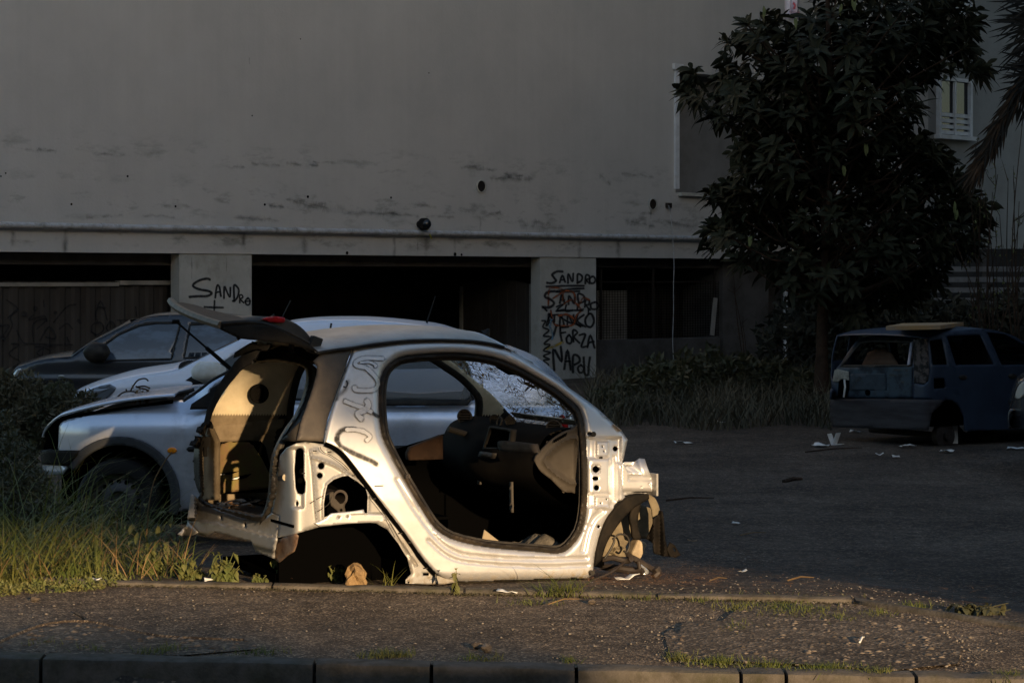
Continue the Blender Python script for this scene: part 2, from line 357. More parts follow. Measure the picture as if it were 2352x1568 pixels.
# ---------------------------------------------------------------- ground
def yb(x):                                           # inner kerb line behind the pavement
    x = np.asarray(x, float)
    return np.where(x < 1.75, 11.81-.166*(x+2.19), 11.155-1.25*(x-1.75)-.0*x)
def yf(x): return 9.45-.117*(np.asarray(x, float)+2.23)    # street kerb line in front of it
def gz(x, y):
    """height of the car park: level with the kerb at its edge, falling away behind"""
    x = np.asarray(x, float); y = np.asarray(y, float)
    d = np.clip((y-np.minimum(yb(x), 11.6))/3.6, 0, 1); z = .25*(1-d*d*(3-2*d))
    z = np.where(y < yf(x), .07, z)
    return z+.02*np.sin(x*1.3+1)*np.sin(y*.9)*(y > 12.5)
def ground_mat(name, col, col2, warm, sc=85):
    m = mat(name, col, .85, 0, col2=col2, scale=1.1, mix=(.35, .7)); t = m.node_tree; b = t.nodes['Principled BSDF']
    old = b.inputs['Base Color'].links[0].from_socket; g = nn(t, 'ShaderNodeNewGeometry')
    vo = nn(t, 'ShaderNodeTexVoronoi'); vo.inputs['Scale'].default_value = sc; t.links.new(g.outputs['Position'], vo.inputs['Vector'])
    sp = nn(t, 'ShaderNodeSeparateColor'); t.links.new(vo.outputs['Color'], sp.inputs[0])
    mr = nn(t, 'ShaderNodeMapRange'); mr.inputs[1].default_value, mr.inputs[2].default_value = .45, 1.0; t.links.new(sp.outputs[0], mr.inputs[0])
    pw = nn(t, 'ShaderNodeMath', operation='POWER'); pw.inputs[1].default_value = 2.2; t.links.new(mr.outputs[0], pw.inputs[0])
    mx = nn(t, 'ShaderNodeMix', data_type='RGBA'); t.links.new(old, mx.inputs[6]); mx.inputs[7].default_value = (*warm, 1); t.links.new(pw.outputs[0], mx.inputs[0])
    n2 = nn(t, 'ShaderNodeTexNoise'); n2.inputs['Scale'].default_value = 9; n2.inputs['Detail'].default_value = 8; t.links.new(g.outputs['Position'], n2.inputs['Vector'])
    m3 = nn(t, 'ShaderNodeMapRange'); m3.inputs[1].default_value, m3.inputs[2].default_value = .3, .7; m3.inputs[3].default_value = .62; m3.inputs[4].default_value = 1.25; t.links.new(n2.outputs[0], m3.inputs[0])
    mm = nn(t, 'ShaderNodeMix', data_type='RGBA', blend_type='MULTIPLY'); mm.inputs[0].default_value = 1; t.links.new(mx.outputs[2], mm.inputs[6]); t.links.new(m3.outputs[0], mm.inputs[7])
    t.links.new(mm.outputs[2], b.inputs['Base Color'])
    n5 = nn(t, 'ShaderNodeTexNoise'); n5.inputs['Scale'].default_value = .55; n5.inputs['Detail'].default_value = 7; n5.inputs['Roughness'].default_value = .6; t.links.new(g.outputs['Position'], n5.inputs['Vector'])
    m5 = nn(t, 'ShaderNodeMapRange'); m5.inputs[1].default_value, m5.inputs[2].default_value = .35, .65; m5.inputs[3].default_value = .72; m5.inputs[4].default_value = 1.2; t.links.new(n5.outputs[0], m5.inputs[0])
    w5 = nn(t, 'ShaderNodeMix', data_type='RGBA', blend_type='MULTIPLY'); w5.inputs[0].default_value = 1; t.links.new(mm.outputs[2], w5.inputs[6]); t.links.new(m5.outputs[0], w5.inputs[7]); t.links.new(w5.outputs[2], b.inputs['Base Color'])
    ad = nn(t, 'ShaderNodeMath', operation='ADD'); t.links.new(vo.outputs['Distance'], ad.inputs[0]); t.links.new(n2.outputs[0], ad.inputs[1])
    bp = nn(t, 'ShaderNodeBump'); bp.inputs['Strength'].default_value = .8; bp.inputs['Distance'].default_value = .006; t.links.new(ad.outputs[0], bp.inputs['Height']); t.links.new(bp.outputs[0], b.inputs['Normal'])
    return m
M['asphalt'] = ground_mat('car_park_asphalt', (.038, .030, .025), (.074, .059, .047), (.18, .14, .10), 60)
M['pavement'] = ground_mat('worn_pavement_asphalt', (.060, .045, .034), (.105, .078, .055), (.36, .27, .18), 110)
M['dirt'] = ground_mat('gravelly_dirt', (.062, .047, .034), (.10, .076, .054), (.26, .20, .14), 70)
M['kerb'] = mat('kerb_stone', (.105, .092, .078), .9, col2=(.055, .048, .036), scale=9, bump=.004, bscale=70, dirt=(.05, .05, .025), dscale=3)
M['moss_green'] = mat('moss', (.05, .055, .02), .95, col2=(.03, .028, .018), scale=15, bump=.006, bscale=90)
def grid(name, xs, ys, zf, m, kind='structure'):
    X, Y = np.meshgrid(xs, ys); Zz = zf(X, Y); V = np.stack([X.ravel(), Y.ravel(), Zz.ravel()], 1); nx = len(xs)
    fc = [(j*nx+i, j*nx+i+1, (j+1)*nx+i+1, (j+1)*nx+i) for j in range(len(ys)-1) for i in range(nx-1)]
    me = bpy.data.meshes.new(name); me.from_pydata(V.tolist(), [], fc); me.update(); me.polygons.foreach_set('use_smooth', [True]*len(fc))
    return tag(link(name, me, m), kind=kind)
xs = np.concatenate([np.linspace(-200, -12, 20), np.linspace(-11.6, 16, 140), np.linspace(17, 200, 20)])
ys = np.concatenate([np.linspace(-120, 7, 14), np.linspace(7.3, 30, 120), np.linspace(31, 250, 24)])
def gnd(x, y): return gz(x, y)-.05*((y > yf(x)) & (y < yb(x)+.03) & (x < 2.6))-.0*x
grid('ground', xs, ys, gnd, M['asphalt'])
# pavement between the two kerbs
xp = np.linspace(-9, 6, 220); tt = np.linspace(0, 1, 40)
XX, TT = np.meshgrid(xp, tt)
def pav_y(x, t): a = yf(x)+.1; return a+(np.maximum(yb(x), a+.02)-.05-a)*t
YY = pav_y(XX, TT)
zz = np.array([[.245+.008*mnoise.noise((x*1.7, y*1.7, 0)) for x, y in zip(rx, ry)] for rx, ry in zip(XX, YY)])
V = np.stack([XX.ravel(), YY.ravel(), zz.ravel()], 1); nx = len(xp)
me = bpy.data.meshes.new('pavement'); me.from_pydata(V.tolist(), [], [(j*nx+i, j*nx+i+1, (j+1)*nx+i+1, (j+1)*nx+i) for j in range(39) for i in range(nx-1)]); me.update()
me.polygons.foreach_set('use_smooth', [True]*len(me.polygons)); tag(link('pavement', me, M['pavement']), kind='structure')
# street kerb: separate stones with joints; inner kerb: a thin strip with a mossy foot
px_j = [-760, -120, 78, 722, 992, 1322, 1690, 1790, 2075, 2500, 3100]
mb = MB()
def kerb_stone(a, b, yfun, w, z1, z0, chip=0):
    n = max(2, int((b-a)/.05)); pr = [(0, z0), (0, z1-.022), (.006, z1-.008), (.022, z1), (w, z1-.002), (w, z0)]
    v = []; f = []
    for i in range(n+1):
        x = a+(b-a)*i/n; e = .005*(i in (0, n)); dn = .006*mnoise.noise((x*5, z1*7, 3))
        for (q, h) in pr:
            k = chip*max(0, mnoise.noise((x*3.1, q*9, 8))-.15)*(h > z1-.03)
            v.append((x+(e if i == 0 else -e), float(yfun(x))+q+(e if q < .01 else 0)+k*.5*(q < .03), h+dn*(h > z0)-(e if h == z1 else 0)-k))
    m = len(pr)
    for i in range(n):
        for k in range(m-1): f.append((i*m+k, (i+1)*m+k, (i+1)*m+k+1, i*m+k+1))
    f += [tuple(range(m)), tuple(range(n*m+m-1, n*m-1, -1))]
    mb.add(v, f)
for a, b in zip(px_j[:-1], px_j[1:]):
    xa, xb = (a-HX)/F*9.3, (b-HX)/F*9.3
    kerb_stone(xa+.003, xb-.003, yf, .13, .262, .0, .12 if a > 1600 else .015)
tag(mb.build('street_kerb', M['kerb'], smooth=True), kind='structure')
mb = MB(); seg = [-6, -4.6, -3.4, -2.28, -1.28, -.25, .75, 1.74]
for a, b in zip(seg[:-1], seg[1:]): kerb_stone(a+.002, b-.002, lambda x: yb(x)-.06, .085, .272, .1, .02)
def yb2(x): return 11.155-1.25*(x-1.75)-.06
kerb_stone(1.75, 2.8, yb2, .085, .268, .1, .02); tag(mb.build('inner_kerb', M['kerb'], smooth=True), kind='structure')

# ---------------------------------------------------------------- the block behind: a blank gable over open parking bays
BY = math.atan2(7.94, 8.305); B = Frame(-7.776, 33.06, BY); BP = [(-30, 0), (60, 0)]
def bu(px, w=0):
    return float((lambda q: (q[0]-B.o[0])*B.U[0]+(q[1]-B.o[1])*B.U[1])(B.un([px], [HY], [(-30, w), (60, w)])[0]))
def bw(w): return lambda px, py: B.un(px, py, [(-30, w), (60, w)])
ZB = 2.31                                            # underside of the gable wall
def wall_mat():
    m = mat('stained_plaster', (.51, .49, .46), .92, col2=(.445, .43, .405), scale=.7, mix=(.35, .7), bump=.003, bscale=22); t = m.node_tree; b = t.nodes['Principled BSDF']
    old = b.inputs['Base Color'].links[0].from_socket; g = nn(t, 'ShaderNodeNewGeometry'); sx = nn(t, 'ShaderNodeSeparateXYZ'); t.links.new(g.outputs['Position'], sx.inputs[0])
    def band(zc, hw):                                # rain-wash bands at two heights
        s_ = nn(t, 'ShaderNodeMath', operation='SUBTRACT'); t.links.new(sx.outputs[2], s_.inputs[0]); s_.inputs[1].default_value = zc
        a_ = nn(t, 'ShaderNodeMath', operation='ABSOLUTE'); t.links.new(s_.outputs[0], a_.inputs[0])
        r_ = nn(t, 'ShaderNodeMapRange'); r_.inputs[1].default_value = hw; r_.inputs[2].default_value = 0; t.links.new(a_.outputs[0], r_.inputs[0]); return r_.outputs[0]
    mp = nn(t, 'ShaderNodeMapping'); mp.inputs['Scale'].default_value = (.9, .9, 2.6); t.links.new(g.outputs['Position'], mp.inputs[0])
    no = nn(t, 'ShaderNodeTexNoise'); no.inputs['Scale'].default_value = 1.8; no.inputs['Detail'].default_value = 10; no.inputs['Roughness'].default_value = .68; t.links.new(mp.outputs[0], no.inputs['Vector'])
    mr = nn(t, 'ShaderNodeMapRange'); mr.inputs[1].default_value, mr.inputs[2].default_value = .52, .70; t.links.new(no.outputs[0], mr.inputs[0])
    tot = None
    for zc, hw, k in ((3.95, .32, .5), (3.15, .55, .75), (2.55, .22, .9)):
        mu = nn(t, 'ShaderNodeMath', operation='MULTIPLY'); t.links.new(band(zc, hw), mu.inputs[0]); mu.inputs[1].default_value = k
        if tot is None: tot = mu.outputs[0]
        else:
            ad = nn(t, 'ShaderNodeMath', operation='MAXIMUM'); t.links.new(tot, ad.inputs[0]); t.links.new(mu.outputs[0], ad.inputs[1]); tot = ad.outputs[0]
    mu = nn(t, 'ShaderNodeMath', operation='MULTIPLY'); t.links.new(tot, mu.inputs[0]); t.links.new(mr.outputs[0], mu.inputs[1])
    mx = nn(t, 'ShaderNodeMix', data_type='RGBA'); t.links.new(old, mx.inputs[6]); mx.inputs[7].default_value = (.12, .115, .095, 1); t.links.new(mu.outputs[0], mx.inputs[0])
    # faint vertical run-off streaks
    mp2 = nn(t, 'ShaderNodeMapping'); mp2.inputs['Scale'].default_value = (3, 3, .12); t.links.new(g.outputs['Position'], mp2.inputs[0])
    n2 = nn(t, 'ShaderNodeTexNoise'); n2.inputs['Scale'].default_value = 2; n2.inputs['Detail'].default_value = 4; t.links.new(mp2.outputs[0], n2.inputs['Vector'])
    m2 = nn(t, 'ShaderNodeMapRange'); m2.inputs[1].default_value, m2.inputs[2].default_value = .3, .7; m2.inputs[3].default_value = .975; m2.inputs[4].default_value = 1.015; t.links.new(n2.outputs[0], m2.inputs[0])
    mm = nn(t, 'ShaderNodeMix', data_type='RGBA', blend_type='MULTIPLY'); mm.inputs[0].default_value = 1; t.links.new(mx.outputs[2], mm.inputs[6]); t.links.new(m2.outputs[0], mm.inputs[7])
    t.links.new(mm.outputs[2], b.inputs['Base Color']); return m
M['plaster'] = wall_mat()
M['pillar'] = mat('painted_pillar', (.46, .45, .41), .9, col2=(.38, .37, .33), scale=1.6, bump=.002, bscale=30, dirt=(.22, .21, .17), dscale=1.5)
M['pipe'] = mat('galvanised_pipe', (.50, .51, .53), .55, .2, col2=(.36, .35, .33), scale=8, dirt=(.12, .11, .07), dscale=6)
M['spray'] = paint_mat('black_spray_paint', (.012, .012, .014))
M['spray_orange'] = paint_mat('orange_spray_paint', (.30, .075, .02), speck=.6, sscale=9)
M['spray_yellow'] = paint_mat('yellow_spray_paint', (.50, .33, .02), speck=.8, sscale=9)
M['spray_blue'] = paint_mat('pale_blue_spray_paint', (.15, .28, .38), speck=.8, sscale=9)
M['stain'] = paint_mat('dark_stain', (.07, .068, .055), .95, .95, 7)
M['dark_concrete'] = mat('dark_concrete', (.10, .095, .09), .95, col2=(.06, .055, .05), scale=2)
M['fence_sheet'] = mat('corrugated_sheet', (.06, .054, .048), .7, .1, col2=(.038, .032, .027), scale=2, stretch=(1, 1, .3))
M['pale_sheet'] = mat('pale_sheet', (.30, .28, .25), .8, col2=(.2, .19, .17), scale=2)
M['frame_white'] = mat('white_frame', (.66, .67, .68), .5, col2=(.55, .55, .55), scale=5)
bld = empty('apartment_building', B.pt(0, 0, 0), 'grey plastered block with a blank gable wall raised on pillars over dark parking bays', 'building')
u_bay = bu(1552); u_end = bu(1945); u_l = bu(-500)
def slab(mb, u0, u1, w0, w1, z0, z1, mi=0):
    v = [B.pt(u, w, z) for u in (u0, u1) for w in (w0, w1) for z in (z0, z1)]
    return mb.add(v, [(0,1,3,2),(4,6,7,5),(0,4,5,1),(2,3,7,6),(0,2,6,4),(1,5,7,3)], mi)
mb = MB(); slab(mb, u_l, u_bay, 0, .35, ZB, 15)
slab(mb, u_bay, u_end, 0, .35, ZB, 3.62); slab(mb, u_bay, u_end, 0, .35, 6.05, 15); 
slab(mb, u_end, u_end+3, 0, .35, ZB, 15)
gable = mb.build('gable_wall', M['plaster'], bld)
mb = MB(); slab(mb, u_bay, u_end, .36, .6, 3.5, 6.2); mb.build('bay_panel', mat('bay_panel', (.20, .195, .185), .9, col2=(.15, .145, .135), scale=1.5), bld)
mb = MB(); slab(mb, u_l, u_end+3, .36, 9, 2.12, 2.8); mb.build('ceiling', M['dark_concrete'], bld)
mb = MB(); slab(mb, u_l, u_end+3, 9, 9.2, -.2, 2.4); slab(mb, u_l-.2, u_l, .4, 9, -.2, 2.4); slab(mb, bu(1790, .6), bu(1790, .6)+.2, .6, 9, -.2, 2.11); mb.build('back_wall', M['dark_concrete'], bld)
# window bay: white guide rail on its left and a sill
mb = MB(); slab(mb, u_bay-.05, u_bay+.06, -.05, .05, 3.70, 6.1); slab(mb, u_bay-.10, u_bay+.16, -.07, .06, 6.08, 6.2); mb.build('shutter_rail', M['frame_white'], bld, smooth=False)
mb = MB(); slab(mb, u_bay+.07, u_end, -.10, .05, 3.56, 3.63); mb.build('window_sill', M['pillar'], bld)
# pillars with their spray paint
def pillar(a, b, th=.24, m='pillar', w=.02):
    mb = MB(); slab(mb, bu(a, w), bu(b, w), w, w+th, -.3, ZB-.004); return mb.build('pillar', M[m], bld)
p1_ = pillar(412, 578); p2_ = pillar(1240, 1369); p3_ = pillar(1660, 1765, 1.2, 'dark_concrete', .3)
wf = bw(.015)
mb = MB()
A5 = lambda pts: pts
S5 = lambda *p: [(x/1.68/1.7415, (500+y/1.68)/1.7415) for x, y in p]        # read off the left-hand crop of the wall
for st, w in ((S5((1412,1040),(1395,1032),(1350,1040),(1305,1065),(1300,1085),(1345,1105),(1400,1115),(1422,1130),(1395,1148),(1330,1150),(1272,1155)), 6),
          (S5((1447,1162),(1452,1110),(1462,1075),(1475,1090),(1480,1120),(1485,1152)), 4.6), (S5((1448,1128),(1465,1122),(1482,1122)), 4.4),
          (S5((1505,1165),(1508,1085),(1525,1120),(1545,1155),(1548,1090)), 4.6), (S5((1575,1185),(1572,1080),(1592,1085),(1605,1110),(1598,1150),(1580,1178),(1562,1182)), 5),
          (S5((1612,1195),(1610,1148),(1625,1142),(1632,1158),(1615,1170),(1640,1195)), 4), (S5((1662,1165),(1650,1180),(1655,1205),(1675,1205),(1680,1180),(1668,1162),(1660,1168)), 4.4), (S5((1645,1185),(1685,1182)), 3.5),
          (S5((1442,1178),(1440,1225),(1438,1270)), 4.4), (S5((1372,1222),(1440,1225),(1500,1226)), 5)):
    ribbon(mb, st, w*1.3, wf, jit=.12)
mb.build('graffiti', M['spray'], p1_, 'black sprayed word SANDRO over a cross')
Z7 = lambda *p: Z(7, *p)
mb = MB()
for st, w in ((Z7((340,305),(290,303),(245,330),(262,362),(278,388),(240,408),(195,405)), 5.5), (Z7((310,405),(335,340),(360,400)), 4.6), (Z7((315,380),(355,378)), 4),
          (Z7((385,410),(388,325),(425,395),(432,320)), 4.6), (Z7((470,405),(472,328),(510,345),(505,385),(465,410)), 4.6),
          (Z7((540,415),(545,340),(575,342),(572,370),(545,378),(580,412)), 4.6), (Z7((600,350),(580,370),(585,405),(615,408),(630,380),(615,350),(598,350)), 4.6),
          (Z7((190,440),(360,432),(530,432)), 4.6), (Z7((530,455),(400,462),(275,485),(490,480)), 4.6),
          (Z7((270,480),(200,490),(180,530),(230,555),(260,590),(220,625),(155,622)), 6), (Z7((310,590),(330,510),(355,590)), 4.6), (Z7((315,560),(355,555)), 4), (Z7((390,600),(395,520),(440,590),(445,510)), 4.6),
          (Z7((480,580),(475,505),(525,520),(530,570),(478,590)), 4.6), (Z7((535,625),(545,560),(575,565),(570,600),(545,605),(585,650)), 4.6), (Z7((620,580),(590,595),(595,635),(635,640),(660,610),(640,580),(618,580)), 4.6),
          (Z7((280,620),(340,600),(285,650),(350,645)), 4), (Z7((370,600),(365,660),(430,650)), 4), (Z7((480,590),(470,650),(525,640)), 4), (Z7((275,660),(400,650),(520,655)), 4),
          (Z7((215,760),(212,680),(260,760),(262,690)), 4.6), (Z7((310,790),(320,690),(350,780)), 4.6), (Z7((380,780),(385,690),(430,770),(435,690)), 4.6), (Z7((470,690),(460,760),(500,800)), 4.6), (Z7((530,690),(470,745),(545,800)), 4.6),
          (Z7((575,680),(540,730),(550,785),(590,800),(618,750),(600,690),(572,680)), 5.2), (Z7((568,640),(570,690)), 3.6),
          (Z7((330,925),(318,860),(315,805)), 5), (Z7((312,805),(390,800)), 4.6), (Z7((318,855),(365,848)), 4.4), (Z7((395,870),(372,900),(380,940),(410,945),(418,905),(395,870)), 4.8), (Z7((435,935),(430,830),(470,850),(440,890),(490,945)), 4.8),
          (Z7((485,875),(540,868),(505,975),(560,970)), 4.8), (Z7((560,985),(585,875),(625,990)), 4.8), (Z7((575,940),(620,930)), 4.4),
          (Z7((262,1190),(255,1000),(328,1110),(320,975)), 6), (Z7((352,1180),(380,1010),(410,1185)), 6), (Z7((360,1110),(405,1105)), 5), (Z7((430,1210),(432,1060),(480,1065),(488,1110),(440,1140)), 5.6),
          (Z7((500,1140),(475,1165),(485,1205),(515,1205),(525,1165),(500,1140)), 5), (Z7((525,1070),(530,1150),(535,1220),(565,1225),(570,1150),(582,1070)), 5.4),
          (Z7((150,745),(185,750),(160,800),(215,830),(165,880),(235,890),(170,950),(225,960),(165,1010),(230,1030),(165,1060),(220,1090),(165,1100),(210,1140),(165,1165)), 4),
          (Z7((160,620),(200,660),(180,640)), 4), (Z7((225,680),(190,790),(235,740)), 4), (Z7((285,780),(255,880)), 5.2), (Z7((225,700),(300,690),(330,720),(400,760),(520,790)), 4)):
    ribbon(mb, st, w*1.4, wf, jit=.12)
g2 = mb.build('graffiti', M['spray'], p2_, 'crowded black sprayed words SANDRO, MIRKO, FORZA NAPOLI')
mb = MB()
for st, w in ((Z7((210,610),(215,470),(250,450),(320,455),(330,490),(250,545)), 6), (Z7((340,560),(350,480),(430,490),(460,560)), 6), (Z7((480,620),(520,540),(580,560)), 5), (Z7((230,650),(260,770),(330,790),(430,780),(460,700),(500,660)), 6), (Z7((300,700),(380,690),(440,730)), 8), (Z7((340,600),(420,560),(500,640)), 6)):
    ribbon(mb, st, w, bw(.012))
mb.build('graffiti', M['spray_orange'], p2_, 'faded orange sprayed scrawl under the black words')['kind'] = 'stuff'
mb = MB(); ribbon(mb, Z7((195,1000),(260,970),(340,935)), 9, bw(.012), soft=.6); mb.build('graffiti', M['spray_yellow'], p2_, 'short yellow sprayed dash')
mb = MB(); ribbon(mb, Z7((240,730),(225,790),(250,860),(240,910)), 8, bw(.010), soft=.6); mb.build('graffiti', M['spray_blue'], p2_, 'pale blue sprayed smear')
# stains and nail holes on the gable
mb = MB(); sf = bw(-.006)
for x0, y0, x1, y1, w in ((60,345,130,348,9), (90,343,105,344,8), (215,355,300,357,8), (520,383,560,386,8), (580,376,640,380,9), (660,378,730,380,9), (720,372,770,374,6), (870,395,920,392,6), (1060,385,1140,390,8), (1080,381,1110,384,7), (1130,408,1220,412,14), (1160,400,1200,405,10),
                        (660,460,700,464,12), (700,470,790,480,16), (800,488,910,492,14), (900,490,960,496,9), (1060,480,1095,482,9), (1125,490,1150,488,8), (980,498,1040,500,8), (1200,520,1290,525,18), (1225,512,1260,510,14), (200,500,280,496,9), (330,495,400,498,8), (540,500,640,505,10), (1440,505,1500,520,16), (1540,515,1620,520,14), (1470,488,1500,492,10), (1380,405,1400,420,12), (1430,398,1500,405,8), (960,470,1000,476,8),(620,470,650,476,10)):
    k = max(3, int((x1-x0)/10)); pts = [(x0+(x1-x0)*i/k, y0+(y1-y0)*i/k+random.uniform(-2.5, 2.5)) for i in range(k+1)]
    ribbon(mb, pts, w*1.25, sf, soft=.85, jit=.5, alpha=.4)
for x0, y0, y1, w in ((1103, 497, 530, 6), (1495, 482, 502, 4), (573, 133, 148, 2.5), (960, 530, 585, 4), (980,548,590,14),(440,590,640,3),(520,590,625,3),(1045,550,590,8),(905,548,590,10),(1330,550,590,12),(1420,552,590,16),(150,530,575,20),(30,530,570,16),(560,540,575,14),(700,545,578,20)):
    ribbon(mb, [(x0, y0), (x0+random.uniform(-1, 1), (y0+y1)/2), (x0, y1)], w, sf, soft=.8, alpha=.5)
mb.build('stain', M['stain'], gable)['kind'] = 'stuff'
mb = MB()
for x, y, r in ((293,405,2.6), (164,469,2.8), (403,474,2.6), (608,470,2.8), (707,452,3.2), (898,454,2.6), (13,398,2), (2,405,2), (579,266,1.8), (985,168,1.5), (690,90,1.5), (797,581,4), (1045,584,4.5), (1060,585,3)):
    q = B.un([x], [y], BP)[0]; d = r*q[1]/F; nrm = (-B.W[0], -B.W[1], 0); mb.disc(Vector(q)+Vector(nrm)*.004, nrm, d, 9, .003)
mb.build('nail_hole', M['hole'], gable)['kind'] = 'stuff'
nB = Vector((-B.W[0], -B.W[1], 0))
for x, y, r, lab in ((1104, 428, 15, 'round pale wall vent high on the gable'), (1498, 469, 14, 'round dark wall vent near the shutter rail')):
    q = Vector(B.un([x], [y], BP)[0]); d = r*q[1]/F; mb = MB(); mb.lathe(q, nB, [(d, -.02), (d, .03), (d*.86, .035), (d*.84, .012)])
    v = mb.build('wall_vent', M['pillar'], bld, lab, smooth=True); mb = MB(); mb.disc(q+nB*.012, nB, d*.84, 24, .01)
    for k in range(-4, 5):
        h = k*d*.18; ww = math.sqrt(max(0, (d*.8)**2-h*h)); mb.tube([q+nB*.016+Vector((B.U[0]*-ww, B.U[1]*-ww, h)), q+nB*.016+Vector((B.U[0]*ww, B.U[1]*ww, h))], .004, 4)
    mb.build('grille', M['steel'], v)
# pipe along the foot of the gable: lengths with collars
mb = MB(); q = [Vector(B.pt(u, -.075, 2.715)) for u in np.linspace(u_l, bu(1900), 40)]; mb.tube(q, .05, 12)
pipe = tag(mb.build('wall_pipe', M['pipe'], None, smooth=True), 'long grey pipe clamped along the foot of the gable wall', 'pipe')
mb = MB()
for x in (-190, 237, 468, 682, 877, 1070, 1250, 1420):
    mb = MB(); q = B.pt(bu(x, -.075), -.075, 2.715); d = Vector((B.U[0], B.U[1], 0)); mb.tube([q-d*.04, q+d*.04], .058, 12); mb.box(q-nB*.03, (.03, .12, .03), BY); mb.build('collar', M['pipe'], pipe, smooth=True)
# bulkhead lamp
q = Vector(B.un([962], [515], BP)[0]); r = 14*q[1]/F
lamp = empty('wall_lamp', q, 'unlit round black lamp stuck out of the gable just above the pipe', 'lamp')
mb = MB(); mb.lathe(q, nB, [(r*.5, -.02), (r*.6, .05), (r, .10), (r, .20), (r*.9, .22)]); mb.build('housing', M['black_plastic'], lamp, smooth=True)
mb = MB(); mb.lathe(q, nB, [(r*.9, .19), (r*.8, .24), (r*.45, .28), (0.001, .29)]); mb.build('lens', M['glass'], lamp, smooth=True)
mb = MB(); mb.tube([q+nB*.05+Vector((.1, .08, -.08)), q+nB*.1+Vector((.13, .1, -.2)), q+nB*.1+Vector((.16, .12, -.26))], .012, 6); mb.build('wire', mat('yellow_wire', (.4, .33, .03), .6), lamp)
# junction box and the cable that hangs from it
q = Vector(B.un([1533], [472], BP)[0]); cab = empty('hanging_cable', q, 'thin pale cable hanging down the wall from a rusty box beside a round vent', 'cable')
mb = MB(); mb.box(q+nB*.03, (.12, .08, .1), BY); mb.build('junction_box', M['steel'], cab)
mb = MB(); mb.tube([Vector(B.un([x], [y], [(-30, -.16), (60, -.16)])[0]) for x, y in spl([(1536,472), (1541,500), (1545,545), (1548,600), (1547,660), (1547,720), (1545,780), (1547,830)], 4)], .008, 5); mb.build('cable', M['pipe'], cab)
# left bay: corrugated fence with scrawls
def corr(name, a, b, w, z0, z1, pitch, m, lab, parent=None):
    mb = MB(); u0, u1 = bu(a, w), bu(b, w); n = int((u1-u0)/pitch)*4; v = []; f = []
    for i in range(n+1):
        d = (0, 0, .03, .03)[i % 4]; u = u0+(u1-u0)*(i+(.35 if i % 2 else 0))/n
        v += [B.pt(u, w+d, z0), B.pt(u, w+d, z1)]
    f = [(2*i, 2*i+2, 2*i+3, 2*i+1) for i in range(n)]; mb.add(v, f); return mb
mb = corr('f', -400, 406, .55, -.3, 1.86, .28, None, None)
fen = empty('panel_fence', B.pt(0, .6, 0), 'dark brown corrugated fence covered in black scrawls in the left parking bay', 'fence')
fp = mb.build('panel', M['fence_sheet'], fen)
mb = MB(); slab(mb, bu(275, .5), bu(408, .5), .5, .62, 1.80, 1.87); slab(mb, u_l, bu(275, .5), .52, .62, 1.78, 1.84); mb.build('top_rail', M['pale_sheet'], fen)
mb = MB(); ff = bw(.535)
for st, w in ((Z(5, (60,0),(160,80),(95,150),(110,230),(60,330)), 4), (Z(5, (300,370),(300,210),(420,170),(330,260)), 4), (Z(5, (300,130),(260,180),(390,140),(420,190)), 4), (Z(5, (360,360),(440,240),(500,340),(410,330)), 5), (Z(5, (480,200),(600,60),(680,40)), 4),
          (Z(5, (210,120),(230,130)), 16), (Z(5, (310,75),(325,80)), 14), (Z(5, (490,110),(505,112)), 9), (Z(5, (880,210),(860,120),(900,10),(940,100),(960,180)), 4), (Z(5, (880,60),(950,70)), 4), (Z(5, (820,290),(830,220),(900,200),(930,260),(870,310),(820,280)), 4),
          (Z(5, (950,250),(990,190),(1030,230),(990,290),(950,250)), 4), (Z(5, (100,390),(170,400),(80,480),(180,550),(120,600)), 4), (Z(5, (330,470),(390,430),(450,460),(400,510),(330,480)), 4), (Z(5, (320,420),(470,410)), 4), (Z(5, (390,420),(375,520)), 4),
          (Z(5, (530,260),(600,210),(650,260)), 4), (Z(5, (580,390),(650,400)), 4), (Z(5, (600,330),(620,380)), 4), (Z(5, (0,230),(80,225),(60,270),(20,330)), 5), (Z(5, (20,330),(40,350)), 13), (Z(5, (150,270),(200,370),(280,390),(560,400)), 4), (Z(5, (70,160),(160,75)), 4), (Z(5, (390,0),(395,60)), 4), (Z(5, (1050,180),(1160,180)), 3.5), (Z(5, (1080,180),(1085,210)), 3.5), (Z(5, (700,180),(720,200)), 9), (Z(5, (1215,60),(1225,150)), 4)):
    ribbon(mb, st, w, ff, soft=.4)
mb.build('graffiti', M['spray'], fp, 'tangled black sprayed tags and scribbles')
# middle bay: a sheet gate folded open in the dark, right bay: wire mesh on a low wall
mb = MB(); v = []
for i in range(33):
    u = bu(1060, 2.2)+(bu(1222, .35)-bu(1060, 2.2))*i/32; w = 2.2+(.35-2.2)*i/32+(.05 if i % 4 > 1 else 0); v += [B.pt(u, w, -.1), B.pt(u, w, 1.78+.1*math.sin(i/32*3))]
mb.add(v, [(2*i, 2*i+2, 2*i+3, 2*i+1) for i in range(32)])
gate = empty('sheet_gate', B.pt(bu(1150), 1, 0), 'dark corrugated sheet gate standing ajar beside the sprayed pillar', 'gate'); mb.build('panel', M['fence_sheet'], gate)
mb = MB(); slab(mb, bu(1222, .3), bu(1238, .3), .3, .38, -.1, 1.8); mb.build('post', M['pale_sheet'], gate); mb = MB(); slab(mb, bu(1060, 2.1), bu(1064, 2.1), 2.1, 2.16, -.1, 1.75); mb.build('post', M['pale_sheet'], gate)
mb = MB(); slab(mb, bu(1371, .2), bu(1655, .2), .2, .42, -.4, .70); lw = tag(mb.build('low_wall', M['dark_concrete'], None, bevel=.02), 'low rough concrete wall under the wire mesh in the right bay', 'wall')
